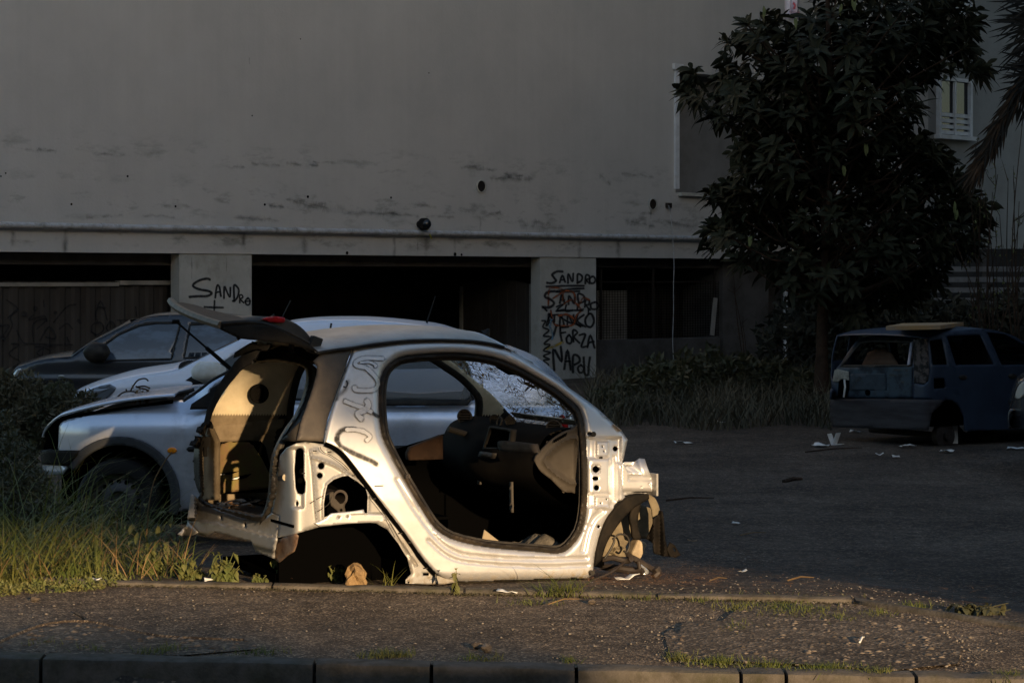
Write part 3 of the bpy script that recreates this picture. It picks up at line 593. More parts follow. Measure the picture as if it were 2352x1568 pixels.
mesh_f = empty('mesh_fence', B.pt(bu(1500, .3), .3, .7), 'wire mesh fence on thin posts closing the right parking bay', 'fence')
mb = MB()
for x in (1380, 1500, 1640): mb = MB(); slab(mb, bu(x, .3)-.02, bu(x, .3)+.02, .28, .32, .71, 2.1); mb.build('post', M['steel'], mesh_f)
mb = MB(); slab(mb, bu(1384, .3), bu(1637, .3), .325, .345, 1.82, 1.85); mb.build('rail', M['steel'], mesh_f)
mb = MB(); ua, ub_ = bu(1374, .3), bu(1650, .3)
for i in range(46): u = ua+(ub_-ua)*i/45; slab(mb, u-.004, u+.004, .30, .305, .71, 1.84)
for i in range(22): z = .74+i*.05; slab(mb, ua, ub_, .306, .31, z-.004, z+.004)
mb.build('wire_mesh', M['hole'], mesh_f)
mb = corr('s', 1371, 1440, 1.0, -.2, 1.66, .3, None, None); b_ = corr('s', 1436, 1660, 1.4, -.2, 1.75, .3, None, None)
sh = empty('sheet_screen', B.pt(bu(1500, 1), 1, 0), 'patched metal sheets behind the wire mesh, one pale and the rest dark', 'screen')
mb.build('pale_panel', M['pale_sheet'], sh); b_.build('dark_panel', M['fence_sheet'], sh)
q = B.pt(bu(1640, .25), .26, 1.0); mb = MB(); mb.box(q+Vector((0, -.02, .12)), (.12, .02, .78), BY, ry=R(8)); tag(mb.build('plank', M['pale_sheet'], None), 'narrow pale plank leaning at the right end of the mesh fence', 'plank')
mb = MB(); mb.tube([B.pt(bu(1775, .6), .25, -.2), B.pt(bu(1775, .6), .25, 2.2)], .055, 10); tag(mb.build('downpipe', M['pipe'], None, smooth=True), 'grey vertical downpipe at the dark corner behind the tree', 'pipe')
# right wing of the block, set back, with two shuttered windows
Wg = lambda px, py, w=1.2: B.un(px, py, [(-30, w), (80, w)])
wing = empty('apartment_wing', B.pt(u_end+2, 1.2, 0), 'grey wing of the block half hidden behind the large tree, with white framed windows', 'building')
def qz(px, py, w): return float(Wg([px], [py], w)[0][2])
uA, uB = bu(1880, 1.2), bu(2600, 1.2); zb = qz(2280, 587, 1.2)
mb = MB(); slab(mb, uA, uB, 1.2, 1.5, zb, 15); mb.build('wall', mat('wing_plaster', (.33, .325, .31), .92, col2=(.27, .265, .25), scale=1), wing)
mb = MB(); slab(mb, uA, uB, 1.12, 1.19, zb-.04, zb+.03); mb.build('ledge', M['pillar'], wing)
def window(x0, x1, y0, y1, lab):
    w = 1.19; a, b = bu(x0, w), bu(x1, w); z1, z0 = qz((x0+x1)/2, y0, w), qz((x0+x1)/2, y1, w); t = .08
    mb = MB(); slab(mb, a, a+t, 1.08, 1.19, z0, z1); slab(mb, b-t, b, 1.08, 1.19, z0, z1); slab(mb, a+t, b-t, 1.09, 1.19, z1-t, z1); slab(mb, a-.08, b+.08, 1.02, 1.19, z0-.1, z0-.002)
    m_ = (a+b)/2; slab(mb, m_-.03, m_+.03, 1.10, 1.17, z0, z1-t); f = mb.build('window', M['frame_white'], wing, lab)
    mb = MB(); slab(mb, a+t, b-t, 1.18, 1.188, z0, z1-t); mb.build('pane', M['glass'], f)
    mb = MB(); n = int((z1-z0)/2/.14)
    for k in range(n): slab(mb, a+t, b-t, 1.12, 1.15, z0+.02+k*.14, z0+.11+k*.14)
    mb.build('shutter', M['frame_white'], f)
window(2150, 2226, 180, 312, 'white framed window with slatted lower shutter'); window(2135, 2230, -120, 28, 'upper window with a dark pane and white frame')
# ---------------------------------------------------------------- unseen facade added behind the camera, its opening shaped to place the sunlight
mb = MB()
def face(x0, x1, z0, z1): mb.box(((x0+x1)/2, -15.2, (z0+z1)/2), (x1-x0, .4, z1-z0))
ZX, ZZ = math.tan(SUN_AZ), math.tan(SUN_EL)/math.cos(SUN_AZ)
def ob(x, y, z): return x+ZX*(y+15), z+ZZ*(y+15)          # where the sun's ray to a place crosses the facade
x1 = (ob(-1.9, 10.4, .25)[0]+ob(-.35, 9.8, .25)[0])/2; b1 = ob(-1.9, 10.4, .25)[1]; b2 = ob(-.35, 9.8, .25)[1]; x2 = ob(.4, 9.1, .25)[0]; b3 = ob(.6, 9.0, .25)[1]-.1
xl = ob(-1.75, 12.4, .8)[0]+.1; tl = ob(-2.7, 12.6, .45)[1]; t1 = ob(-.7, 11.6, 1.5)[1]; x4 = ob(-.3, 11.9, 1.4)[0]; t2 = ob(.1, 12.2, 1.78)[1]
x5 = ob(1.1, 12.4, .5)[0]; t3 = ob(1.37, 13.1, .2)[1]; x6 = ob(2.5, 11.6, .2)[0]
face(-45, x1, 0, b1); face(x1, x2, 0, b2); face(x2, 90, 0, b3)
face(-45, ob(-5, 12, .3)[0], b1, tl); face(-45, xl, tl, 18.6); xm = ob(-.95, 11.5, 1)[0]; face(xl, xm, ob(-1.6, 12.4, 1.42)[1], 18.6); face(xm, x4, t1, 18.6); face(x4, 90, t2, 18.6); mb.box((64, -15.2, 14), (84, .36, 28)); face(x5, 90, t3, t2); face(ob(.42, 12.2, 1)[0], 90, ob(.42, 12.2, 1.16)[1], t2); face(x6, 90, b3, t3)
zt = ob(-.2, 12, 1.0)[1]; nz = 9
for k in range(nz):                                     # added slats that dim the sun towards the top of the opening
    zz_ = zt+(t2-zt)*(k+.5)/nz; th = (t2-zt)/nz*(.10+.30*k/nz); face(xm, x6, zz_-th/2, zz_+th/2)
opp = empty('shading_facade', (0, -15.2, 0), 'unseen tall facade behind the camera, its opening shaped to place the sunlight', 'building')
mb.build('wall', mat('brown_plaster', (.22, .19, .16), .9, col2=(.17, .15, .13), scale=.5), opp)
mb = MB(); mb.box((15.6, 36, 10), (5, 32, 20)); sb = empty('skylight_blocker', (19.5, 30, 0), 'unseen block added on the right to darken that side', 'building'); mb.build('wall', M['dark_concrete'], sb)  # unseen mass added to hold back skylight from the right
# ---------------------------------------------------------------- the stripped two-seat car body
CF = Frame(-.564, 11.6, R(27)); NEAR = [(-.66, .95), (-.63, .6), (-.618, .3), (-.617, .05), (-.61, .012), (-.588, 0), (-.53, 0), (1.2, 0), (1.55, .03), (1.8, .14)]
REAR = [(-.50, 1.50), (-.66, 1.48), (-.71, 1.45), (-.735, 1.40), (-.72, 1.15), (-.69, .85), (-.67, .6), (-.654, .3), (-.652, .05), (-.645, .012), (-.62, 0), (-.56, 0), (.4, 0)]
CW = 1.48
def tumble(z): return .21*np.clip((z-.72)/.8, 0, 1.4)**1.4
def near(dw=0, disp=None):
    def f(px, py):
        px, py = np.asarray(px, float), np.asarray(py, float); d = disp(px, py) if disp else 0*px
        return CF.un(px, py, NEAR, lambda z, a, b: (0*z, tumble(z)+dw+d))
    return f
def flat(w):
    return lambda px, py: CF.un(px, py, [(-3, w), (3, w)])
def lean(z): return .40*np.clip((z-.88)/.62, 0, 1.3)**1.25
def rear(dn=0, lean_on=True, disp=None):
    def f(px, py):
        px, py = np.asarray(px, float), np.asarray(py, float); fr = np.clip((722-px)/(722-548), 0, 1); d = disp(px, py) if disp else 0*px
        return CF.un(px, py, REAR, lambda z, a, b: ((lean(z) if lean_on else 0*z)+dn+d, tumble(z)*(1-2*fr)))
    return f
def mirror(dw=0):
    """the opposite side: the near side's own u and z, as far in as the car is wide"""
    n = near()
    def f(px, py):
        X = n(px, py); q = X[:, :2]-CF.o; u = q@CF.U; w = q@CF.W; w2 = CW-w-dw
        p = CF.o+u[:, None]*CF.U+w2[:, None]*CF.W
        return np.stack([p[:, 0], p[:, 1], X[:, 2]], 1)
    return f
def inset(poly, d):
    q = np.array(resample(poly, 8)); n = len(q); t = np.roll(q, -1, 0)-np.roll(q, 1, 0); t /= np.maximum(np.linalg.norm(t, axis=1), 1e-9)[:, None]
    nr = np.stack([-t[:, 1], t[:, 0]], 1); A = .5*np.sum(q[:, 0]*np.roll(q[:, 1], -1)-np.roll(q[:, 0], -1)*q[:, 1]); s = 1 if A > 0 else -1
    return [tuple(p) for p in q+nr*d*s]
def circ(x, y, r, n=14, sx=1): return [(x+r*sx*math.cos(2*math.pi*k/n), y+r*math.sin(2*math.pi*k/n)) for k in range(n)]
Z1 = lambda *p: Z(1, *p); Z2 = lambda *p: Z(2, *p); Z3 = lambda *p: Z(3, *p); Z4 = lambda *p: Z(4, *p)
car = empty('wrecked_car', CF.pt(.3, .7, .2), 'stripped silver two-seat car shell without doors or wheels, its rear hatch raised', 'car')
SEAM = Z1((1675,575),(1650,640),(1600,780),(1520,1000),(1440,1250),(1400,1445))+Z2((1352,172),(1420,200),(1500,260),(1600,380),(1750,580),(1900,770),(2050,960),(2150,1100))+[(965,1275),(980.5,1294),(1004,1318),(1035,1333)]
SIDE = spl(SEAM, 3)[:-1]+[(1035,1333),(1059,1336),(1121,1335),(1238,1331),(1316,1328),(1350,1329),(1362,1318),(1364,1297),(1368,1267)]+spl(Z4((960,1150),(985,1050),(1030,940),(1100,850),(1190,770)), 3)+Z4((1165,740),(1160,600),(1150,500),(1168,450),(1180,390),(1199,310),(1150,240))+spl([(1428,989),(1411,974),(1374,939),(1325,903),(1252,854),(1176,807),(1130,792),(1081,785.5),(1008,783),(934,785),(861,792.5),(811,800.5)], 3)[1:-1]
DOOR = spl([(1008,810.5),(934.5,816),(905,827),(885.7,844),(876,863.7),(871,893),(871,941.8),(875,985),(884,1017),(914.6,1078.7),(940,1122),(976,1181),(1000,1213),(1035,1236),(1091,1250.7),(1143.7,1258.6),(1237.5,1266),(1281.5,1268.8),(1307.8,1255.7),(1334,1220.5),(1344.5,1176.5),(1347.4,1123.8),(1346,1036),(1340,977),(1334,951),(1322.5,932),(1276,893),(1227.5,863.7),(1178.7,836.8),(1130,819.7),(1068.8,811)], 2, True)
G1 = spl([(1346,1281),(1237,1284),(1091,1277),(1040,1264),(1000,1232),(950,1165),(912,1100)], 5); G2 = spl([(1350,1297),(1240,1301),(1091,1293),(1030,1278),(985,1240)], 5)
def boxd(p, a, b, soft):
    """1 inside a rectangle, falling to 0 over soft"""
    dx = np.maximum(a[0]-p[:, 0], p[:, 0]-b[0]); dy = np.maximum(a[1]-p[:, 1], p[:, 1]-b[1]); return 1-sm((np.maximum(dx, dy)+soft)/(soft if soft else 1))
def side_disp(px, py):
    p = np.stack([px, py], 1); d = .05*((px-1060)/420)**2*(px > 700)
    do = dist(p, SIDE, True); dd = dist(p, DOOR, True)
    d = d+.014*np.clip(1-do/9, 0, 1)**2+.028*np.clip(1-dd/15, 0, 1)**2
    d = d+.013*hat(dist(p, G1), 7)+.011*hat(dist(p, G2), 6)
    d = d+.05*np.clip((py-1312)/24, 0, 1)**2*(px < 1364)
    # the bare door pillar: a sunk field with raised plates, a gutter and a rail
    fld = boxd(p, (1346, 1000), (1430, 1168), 9); d = d+.026*fld
    for a, b, h in (((950,320),(1050,445),.026), ((882,455),(1056,730),.024), ((938,748),(1056,850),.022), ((1078,440),(1100,800),-.012), ((1112,490),(1158,790),.016), ((1050,215),(1150,330),.0)):
        (x0, y0), (x1, y1) = Z4(a, b); d = d-h*boxd(p, (x0-2, y0-2), (x1+2, y1+2), 6)
    (cx, cy), = Z4((947,540)); d = d+.012*boxd(p, (cx-11, cy-11), (cx+11, cy+11), 3)
    # wing edge: a gutter beside the arch
    d = d+.014*hat(dist(p, spl(Z4((850,1180),(880,1040),(930,930),(1000,870)), 5)), 9)
    return d
H4 = [circ(*Z4((947,541))[0], 7.5), circ(*Z4((945,613))[0], 5, sx=1.5), circ(*Z4((953,686))[0], 6.5), circ(*Z4((1000,365))[0], 1.9, 8), circ(*Z4((1012,400))[0], 1.9, 8), circ(*Z4((1034,776))[0], 1.9, 8), circ(*Z4((987,806))[0], 1.9, 8), circ(*Z4((1100,380))[0], 6), circ(*Z4((893,262))[0], 4.5, sx=1.2), circ(*Z4((970,990))[0], 3.8), circ(*Z4((902,1348))[0], 4)]
sidep = sheet('side_frame', SIDE, near(0, side_disp), M['silver'], car, [DOOR]+H4, step=3.6, thick=.006)
# seal round the door opening
seal_d = lambda px, py: .012-.012*np.clip(1-np.abs(dist(np.stack([px, py], 1), DOOR, True)-7)/5, 0, 1)
sheet('door_seal', inset(DOOR, -2), near(.024, seal_d), mat('dusty_door_rubber', (.018, .015, .012), .5, col2=(.05, .037, .025), scale=7, mix=(.5, .75)), car, [inset(DOOR, 12.5)], step=4, thick=.03)
sheet('door_flange', inset(DOOR, 9), near(.055), M['rubber'], car, [inset(DOOR, 17)], step=5, thick=.006)
# black backing standing in for the dark inside the pierced pillar
sheet('pillar_dark_backing', Z4((870,240),(1140,260),(1150,760),(1000,1000),(900,1320),(850,1200),(880,900)), near(.10), M['hole'], car, step=8, thick=.01)
# roof skin, cant line to cant line
def loft(name, line, m, crown, n=22, parent=car, dz=0.0, pw=2.6, thick=.006, dw=0, crown_f=None):
    X = near(dw)(np.array([p[0] for p in line], float), np.array([p[1] for p in line], float)); V = []; f = []
    for i, x in enumerate(X):
        q = x[:2]-CF.o; u = q@CF.U; w = q@CF.W; c = crown_f(i/(len(X)-1)) if crown_f else crown
        for k in range(n+1):
            t = k/n; V.append(CF.pt(u-(.05*(1-(2*t-1)**2) if False else 0), w+(CW-2*w)*t, x[2]+dz+c*(1-abs(2*t-1)**pw)))
    N = n+1
    for i in range(len(X)-1):
        for k in range(n): f.append((i*N+k, i*N+k+1, (i+1)*N+k+1, (i+1)*N+k))
    mb = MB(); mb.add(V, f); o = mb.build(name, m, parent, smooth=True)
    s = o.modifiers.new('thickness', 'SOLIDIFY'); s.thickness = thick; s.offset = 0
    return o
RAIL = spl([(728,812),(770,805),(811,800),(861,792),(934,784.5),(1008,782.5),(1081,785),(1130,791.5),(1158,799)], 5)
loft('roof_panel', RAIL, M['roof'], .075)
HEAD = spl([(1150,797),(1168,803),(1180,809)], 4); loft('windscreen_header', HEAD, M['silver'], .07, dz=.006, crown_f=lambda t: .075-.02*t)
mb = MB()                                             # roof edge moulding
X = near(-.006)(np.array([p[0] for p in RAIL]), np.array([p[1]-1.5 for p in RAIL])); mb.tube(X.tolist(), .009, 6); mb.build('roof_moulding', M['rubber'], car, smooth=True)
# headliner underneath
loft('headliner', [(p[0], p[1]+9) for p in RAIL[2:]], M['cream'], .055, dw=.03)
# dark plastic quarter panel and the parts round it
QP = Z1((1668,577),(1640,645),(1592,780),(1512,1000),(1432,1250),(1392,1448),(1140,1440),(1180,1268),(1240,1100),(1292,950),(1330,810),(1335,745),(1300,690),(1370,622),(1500,600))
qd = lambda px, py: .012*hat(dist(np.stack([px, py], 1), QP, True), 7)
sheet('quarter_panel', QP, near(.004, qd), M['brown_panel'], car, step=6, thick=.008)
sheet('corner_trim', Z1((1090,1345),(1185,1255),(1150,1445),(1050,1442),(985,1448)), near(.03), M['black_plastic'], car, step=6, thick=.02)
# inner rear quarter: pierced sheet metal round the wheel arch
QUA = Z2((1352,172),(1170,150),(1090,160),(1000,200),(945,262),(915,400),(900,550),(880,700),(862,785),(938,810),(925,1005),(1000,992),(1170,947),(1290,912),(1500,887),(1700,867),(1800,877),(1900,932),(2000,1052),(2080,1182),(2114,1330),(2066,1385),(2066,1416))+[(980,1341),(1020,1341),(1048,1336),(1000,1302),(975,1272),(942,1228),(866,1128),(800,1044),(775,1024)]
SLOT = Z2((1085,222),(1118,205),(1150,225),(1156,330),(1154,460),(1172,510),(1166,600),(1140,620),(1100,610),(1080,560),(1070,400)); OPEN = Z2((1345,600),(1362,530),(1420,482),(1500,452),(1560,450),(1640,500),(1712,562),(1730,620),(1727,792),(1600,800),(1400,806),(1332,830),(1330,700))
ARCH = spl(Z2((1170,947),(1290,912),(1500,887),(1700,867),(1800,877),(1900,932),(2000,1052),(2080,1182),(2114,1330)), 4)
def qua_disp(px, py):
    p = np.stack([px, py], 1); d = .03*boxd(p, (640, 1024), (700, 1170), 9)+.012*hat(dist(p, ARCH), 7)
    d = d-.014*hat(dist(p, spl(Z2((1215,230),(1240,400),(1260,700),(1275,850)), 4)), 5)-.016*hat(dist(p, spl(Z2((1235,290),(1330,320),(1450,370),(1600,480),(1740,640)), 5)), 6)
    d = d-.010*hat(dist(p, Z2((1580,800),(1850,790),(1900,830))), 4)-.014*hat(dist(p, OPEN, True), 5)
    d = d+.016*hat(dist(p, spl(Z2((1930,900),(2050,1100),(2160,1250)), 4)), 5)
    d = d+.02*hat(dist(p, Z2((938,810),(925,1005))), 6)
    for c in ((1255,230), (1385,232)):
        (a, b), = Z2(c); d = d-.012*np.clip(1-np.hypot(px-a, py-b)/9, 0, 1)
    return d
H2 = [SLOT, OPEN, circ(*Z2((1310,365))[0], 7.5), circ(*Z2((1298,450))[0], 6.8), circ(*Z2((1095,700))[0], 5.5, sx=.55), circ(*Z2((2240,1310))[0], 0.1) ][:5]+[[(971.5,1315),(985,1315),(985,1321),(971.5,1321)], circ(938.5,1337,2.2,8)]
def band(line, a, b):
    q = np.array(resample(spl(line, 4), 6, False)); t = np.gradient(q, axis=0); t /= np.linalg.norm(t, axis=1)[:, None]; n = np.stack([-t[:, 1], t[:, 0]], 1); return [tuple(p) for p in q+n*a]+[tuple(p) for p in (q+n*b)[::-1]]
sheet('seam_gap', band(Z2((1345,165),(1420,200),(1500,260),(1600,380),(1750,580),(1900,770),(2050,960),(2150,1100))+[(965,1277),(980.5,1296),(1000,1318)], -4.5, 5.5), near(.016), M['hole'], car, step=5, thick=.004)
sheet('rear_quarter', QUA, near(.038, qua_disp), M['silver_inner'], car, H2, step=3.8, thick=.005)
mb = MB(); (a, b), = Z2((986,468)); q = Vector(near(.05)(np.array([a]), np.array([b]))[0]); nr = Vector((*(-CF.W*.6-CF.U*.8), 0)); mb.disc(q, nr, .017, 16, .006); mb.build('plug', M['cream'], car)
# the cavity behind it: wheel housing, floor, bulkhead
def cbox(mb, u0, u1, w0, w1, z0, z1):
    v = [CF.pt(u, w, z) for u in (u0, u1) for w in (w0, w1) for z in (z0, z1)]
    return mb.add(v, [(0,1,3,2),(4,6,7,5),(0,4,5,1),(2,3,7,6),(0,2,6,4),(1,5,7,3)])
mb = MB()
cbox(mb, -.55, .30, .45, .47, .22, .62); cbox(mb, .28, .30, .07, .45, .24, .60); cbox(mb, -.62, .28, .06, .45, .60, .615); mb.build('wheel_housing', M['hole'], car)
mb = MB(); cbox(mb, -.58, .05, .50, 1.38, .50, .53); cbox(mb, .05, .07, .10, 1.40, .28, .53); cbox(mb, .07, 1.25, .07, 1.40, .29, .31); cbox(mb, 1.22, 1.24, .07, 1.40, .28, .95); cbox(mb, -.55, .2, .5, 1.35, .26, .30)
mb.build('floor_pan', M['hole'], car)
sheet('dark_backing', [(655,1010),(900,1010),(905,1195),(655,1200)], flat(.42), M['hole'], car, step=14, thick=.01)  # black sheet standing in for the dark behind the quarter openings
mb = MB(); nrm = Vector((*-CF.W, 0)); (a, b), = Z2((1472,650)); q = Vector(flat(.12)(np.array([a]), np.array([b]))[0]); mb.lathe(q, nrm, [(.034, -.25), (.034, .0), (.044, .002), (.044, .012), (.031, .012), (.031, -.2)], 22)
fl = mb.build('filler_neck', M['steel'], car, smooth=True)
sheet('bracket', Z2((1385,600),(1420,595),(1430,650),(1480,705),(1530,690),(1520,730),(1540,820),(1560,830),(1450,835),(1460,770),(1400,720),(1385,660)), flat(.10), M['grey_trim'], fl, [circ(*Z2((1490,760))[0], 3.4, 8)], step=4, thick=.006)
mb = MB(); 
for a, b, r in ((Z2((1210,700),(1290,650),(1360,620),(1400,600)), .06, .0022), (Z2((1255,785),(1330,740),(1380,700),(1400,640)), .06, .0022), (Z2((1300,190),(1310,220),(1340,245),(1400,270),(1500,340),(1560,400)), .03, .0018), (Z2((1745,630),(1850,760),(1930,880),(2000,1000)), .03, .0018)):
    mb.tube(near(b-.03)(np.array([p[0] for p in spl(a, 4)]), np.array([p[1] for p in spl(a, 4)])).tolist(), r, 5)
mb.build('loose_wire', M['rubber'], car)['kind'] = 'stuff'
sheet('mounting_rail', Z2((1345,835),(1400,790),(1600,770),(1690,755),(1700,790),(1860,800),(1900,850),(1800,868),(1540,880),(1300,905),(1250,880)), near(.022), M['silver'], car, [circ(*Z2((1470,825))[0], 3, 8), circ(*Z2((1548,818))[0], 3, 8)], step=5, thick=.012)
sheet('torn_plate', Z2((1082,968),(1104,990),(1090,1060),(1064,1130),(1005,1165),(930,1230),(882,1192),(890,1075),(925,1030),(1000,990)), near(.03), mat('rusty_plate', (.22, .15, .10), .7, .2, col2=(.09, .05, .03), scale=12), car, step=6, thick=.006)
# rear: hatch frame with its rubber, cross member, inner lips
FO = Z2((250,662),(212,600),(178,500),(166,300),(190,100))+Z1((240,1400),(300,1150),(420,900),(520,760),(600,660),(690,600),(800,578),(1000,598),(1200,658),(1310,738),(1332,800),(1300,905),(1240,1105),(1180,1265),(1090,1352),(990,1442))+Z2((902,300),(872,500),(852,700),(800,832),(760,857),(700,857),(500,792),(300,722))
FI = Z1((300,1380),(340,1200),(440,1000),(560,850),(640,760),(740,712),(950,692),(1100,720),(1200,745),(1233,795),(1228,900),(1188,1050),(1120,1200),(1040,1310),(960,1450))+Z2((858,300),(842,500),(826,650),(796,760),(758,802),(650,782),(400,722),(262,672),(250,620),(238,400),(240,200),(296,10))
FO = spl(FO, 2, True); FI = spl(FI, 2, True)
fr_d = lambda px, py: -.018*np.clip(1-np.abs(dist(np.stack([px, py], 1), FI, True)-6)/6, 0, 1)
sheet('hatch_frame', FO, rear(.0, True, fr_d), M['rubber'], car, [FI], step=4, thick=.03)
sheet('hatch_header', Z1((548,665),(560,610),(640,560),(705,520),(800,545),(1100,522),(1245,590),(1375,618),(1300,690),(1240,690),(1060,645),(930,600),(760,592),(650,630)), rear(.05), M['black_plastic'], car, step=6, thick=.03)
BEAM = Z2((142,612),(112,830),(110,940),(265,992),(355,952),(680,1040),(722,1130),(880,1192),(892,1075),(912,1000),(942,812),(868,782),(800,832),(750,862),(600,835),(400,770),(250,690),(185,640))
def beam_d(px, py):
    p = np.stack([px, py], 1); (x0, y0), (x1, y1), (x2, y2) = Z2((110,835),(500,900),(905,1010)); yl = np.interp(px, [x0, x1, x2], [y0, y1, y2])
    return .05*(1-sm((py-yl)/5+.5))+.03*np.clip((py-yl-28)/10, 0, 1)
sheet('rear_panel', BEAM, rear(-.012, False, beam_d), M['silver_inner'], car, [circ(*Z2((410,825))[0], 5.5, sx=.5), circ(*Z2((625,890))[0], 6, sx=.5)], step=5, thick=.01)
sheet('skirt', Z2((20,975),(100,910),(112,860),(200,960),(150,985),(60,990)), rear(-.03, False), M['silver_inner'], car, step=6, thick=.008)
# the far side, seen from inside
FAR = [(640,1184),(640,1040),(672,985),(700,930),(722,850),(735,812)]+[p for p in spl([(811,800.5),(861,792.5),(934,785),(1008,783),(1081,785.5),(1130,792),(1176,807),(1252,854),(1325,903),(1374,939),(1411,974)], 3)]+[(1430,990),(1430,1140),(1372,1256),(1362,1318),(1300,1329),(1121,1335),(1035,1333),(944,1290),(890,1210),(800,1198),(702,1216)]
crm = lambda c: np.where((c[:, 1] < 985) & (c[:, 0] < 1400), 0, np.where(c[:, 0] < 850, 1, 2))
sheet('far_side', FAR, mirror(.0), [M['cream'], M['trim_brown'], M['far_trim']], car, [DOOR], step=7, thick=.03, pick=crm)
sheet('far_seal', inset(DOOR, -9), mirror(.02), M['rubber'], car, [inset(DOOR, 6)], step=6, thick=.03)
mb = MB()
def farq(px, py, w): return Vector(flat(w)(np.array([px]), np.array([py]))[0])
q = farq(596, 904, 1.30); mb.lathe(q, nrm, [(.056, -.02), (.056, .006), (.042, .008), (.036, -.015), (.001, -.018)], 20); mb.build('speaker', M['dash'], car, smooth=True)
sheet('trim_gap', Z2((400,150),(700,140),(770,142),(812,190),(862,400),(866,600),(395,612),(355,560),(290,370),(300,290),(370,230)), flat(1.40), M['hole'], car, step=8, thick=.004)
rp = sheet('side_trim', Z2((420,168),(560,150),(665,152),(720,210),(780,300),(850,440),(852,560),(620,585),(402,610),(372,560),(345,470),(342,400),(392,230)), flat(1.385), M['moss'], car, step=7, thick=.01)
for st in (Z2((400,432),(580,410),(500,440),(400,448)), Z2((508,470),(690,432),(640,470),(520,492))):
    sheet('tear', st, flat(1.374), M['hole'], rp, step=3, thick=.002)
for st in (Z2((400,437),(450,436),(440,446),(402,446)), Z2((508,478),(580,462),(560,482),(512,488))): sheet('torn_lip', st, flat(1.37), M['white_plastic'], rp, step=3, thick=.002)
sheet('rear_trim_lip', Z2((240,20),(330,0),(1000,-60),(960,20),(780,90),(690,140),(420,150),(360,240),(290,300),(300,400),(340,600),(250,615)), flat(1.41), M['trim_brown'], car, step=8, thick=.02)
mb = MB()                                             # latch and leaf litter on the boot floor
for c, d in ((Z2((285,150))[0], (.05, .03, .06)), (Z2((270,210))[0], (.02, .02, .09))): mb.box(farq(*c, 1.3), d, R(27))
mb.build('latch', M['black_plastic'], car)
bf = sheet('boot_floor', Z2((255,672),(265,640),(420,595),(600,600),(850,560),(850,720),(780,810),(600,790),(400,730)), lambda px, py: np.stack([(px-HX)/F*((EYE-.575)*F/(py-HY)), (EYE-.575)*F/(py-HY), 0*px+.575], 1), M['grey_trim'], car, step=8, thick=.01, smooth=False)
sheet('floor_hatch', Z2((610,650),(640,642),(830,628),(812,722),(700,706)), lambda px, py: np.stack([(px-HX)/F*((EYE-.58)*F/(py-HY)), (EYE-.58)*F/(py-HY), 0*px+.58], 1), M['hole'], bf, step=8, thick=.004)
mb = MB()
for i in range(240):
    t = random.random(); (x, y), = Z2((270+540*t+random.gauss(0, 12), 640-55*t+random.gauss(0, 12) if random.random() < .75 else 690+random.gauss(0, 25))); Yq = (EYE-.59)*F/(y-HY)
    q = P(x, y, Yq); a = random.uniform(0, 6.28); l = random.uniform(.015, .04); d = Vector((math.cos(a), math.sin(a), random.uniform(-.1, .4)))*l; s_ = Vector((-math.sin(a), math.cos(a), .2))*l*.35
    mb.add([q-d, q+s_+Vector((0, 0, .006)), q+d, q-s_], [(0, 1, 2, 3)])
mb.build('leaf_litter', mat('dry_leaves', (.16, .09, .04), .9, col2=(.06, .035, .02), scale=30), car)['kind'] = 'stuff'
# raised hatch lid
def hatch(s, t, dz=0):
    hn, hf = CF.pt(-.46, .24, 1.535), CF.pt(-.44, 1.24, 1.56); cn, cf = P(508, 752, 11.36), P(392, 696, 12.7)
    q = (hn*(1-t)+hf*t)*(1-s)+(cn*(1-t)+cf*t)*s
    b = 4*t*(1-t); q = q+Vector((0, 0, .035*b*(1-s)**.6*math.sin(math.pi*min(1, s*1.1+.25))+.05*math.sin(math.pi*s)+dz))
    return q-Vector((CF.U[0], CF.U[1], 0))*.05*b*s
lid = None
mb = MB(); ns, ntt = 18, 24
for i in range(ns+1):
    for k in range(ntt+1): mb.v.append(tuple(hatch(i/ns, k/ntt)))
mb.f = [(i*(ntt+1)+k, i*(ntt+1)+k+1, (i+1)*(ntt+1)+k+1, (i+1)*(ntt+1)+k) for i in range(ns) for k in range(ntt)]; mb.mi = [0]*len(mb.f)
sheet('hatch_side', spl([(505,752),(540,748),(577,744),(615,747),(645,755),(663,766),(700,785),(731,807),(700,800),(672,790),(600,782),(558,778),(525,764)], 2, True), flat(.22), M['black_plastic'], car, step=6, thick=.03)
lid = mb.build('hatch_lid', M['black_plastic'], car, smooth=True); s_ = lid.modifiers.new('thickness', 'SOLIDIFY'); s_.thickness = .022; s_.offset = 0
mb = MB(); mb.tube([hatch(1, k/16, .012) for k in range(17)], .022, 6); mb.build('rear_edge', mat('sunlit_hatch_edge', (.16, .12, .085), .6, col2=(.09, .07, .05), scale=20), lid, smooth=True)  # warm brown puts the orange sunlight on the flange into its colour
mb = MB(); mb.tube([hatch(k/16, 0, .02) for k in range(17)], .012, 6); mb.build('side_edge', M['rubber'], lid, smooth=True)
sheet('spoiler', spl([(570,747),(590,736),(608,731),(630,728),(652,730),(680,743),(700,759),(716,780),(724,800),(705,790),(663,770),(640,758),(605,752)], 2, True), flat(.34), M['brown_panel'], lid, step=6, thick=.74)
sheet('brake_light', spl([(603,733.5),(615,728.5),(630,726.5),(646,727.5),(655,731),(653,740),(640,741),(620,739)], 2, True), flat(.325), M['red'], lid, step=4, thick=.03)
mb = MB(); q = P(722, 792, 11.7); mb.box(q, (.06, .05, .09), R(27), 0, R(20)); q = P(700, 778, 11.8); mb.box(q, (.10, .03, .025), R(27), 0, R(35)); mb.build('hinge_bracket', M['grey_trim'], lid, bevel=.005)
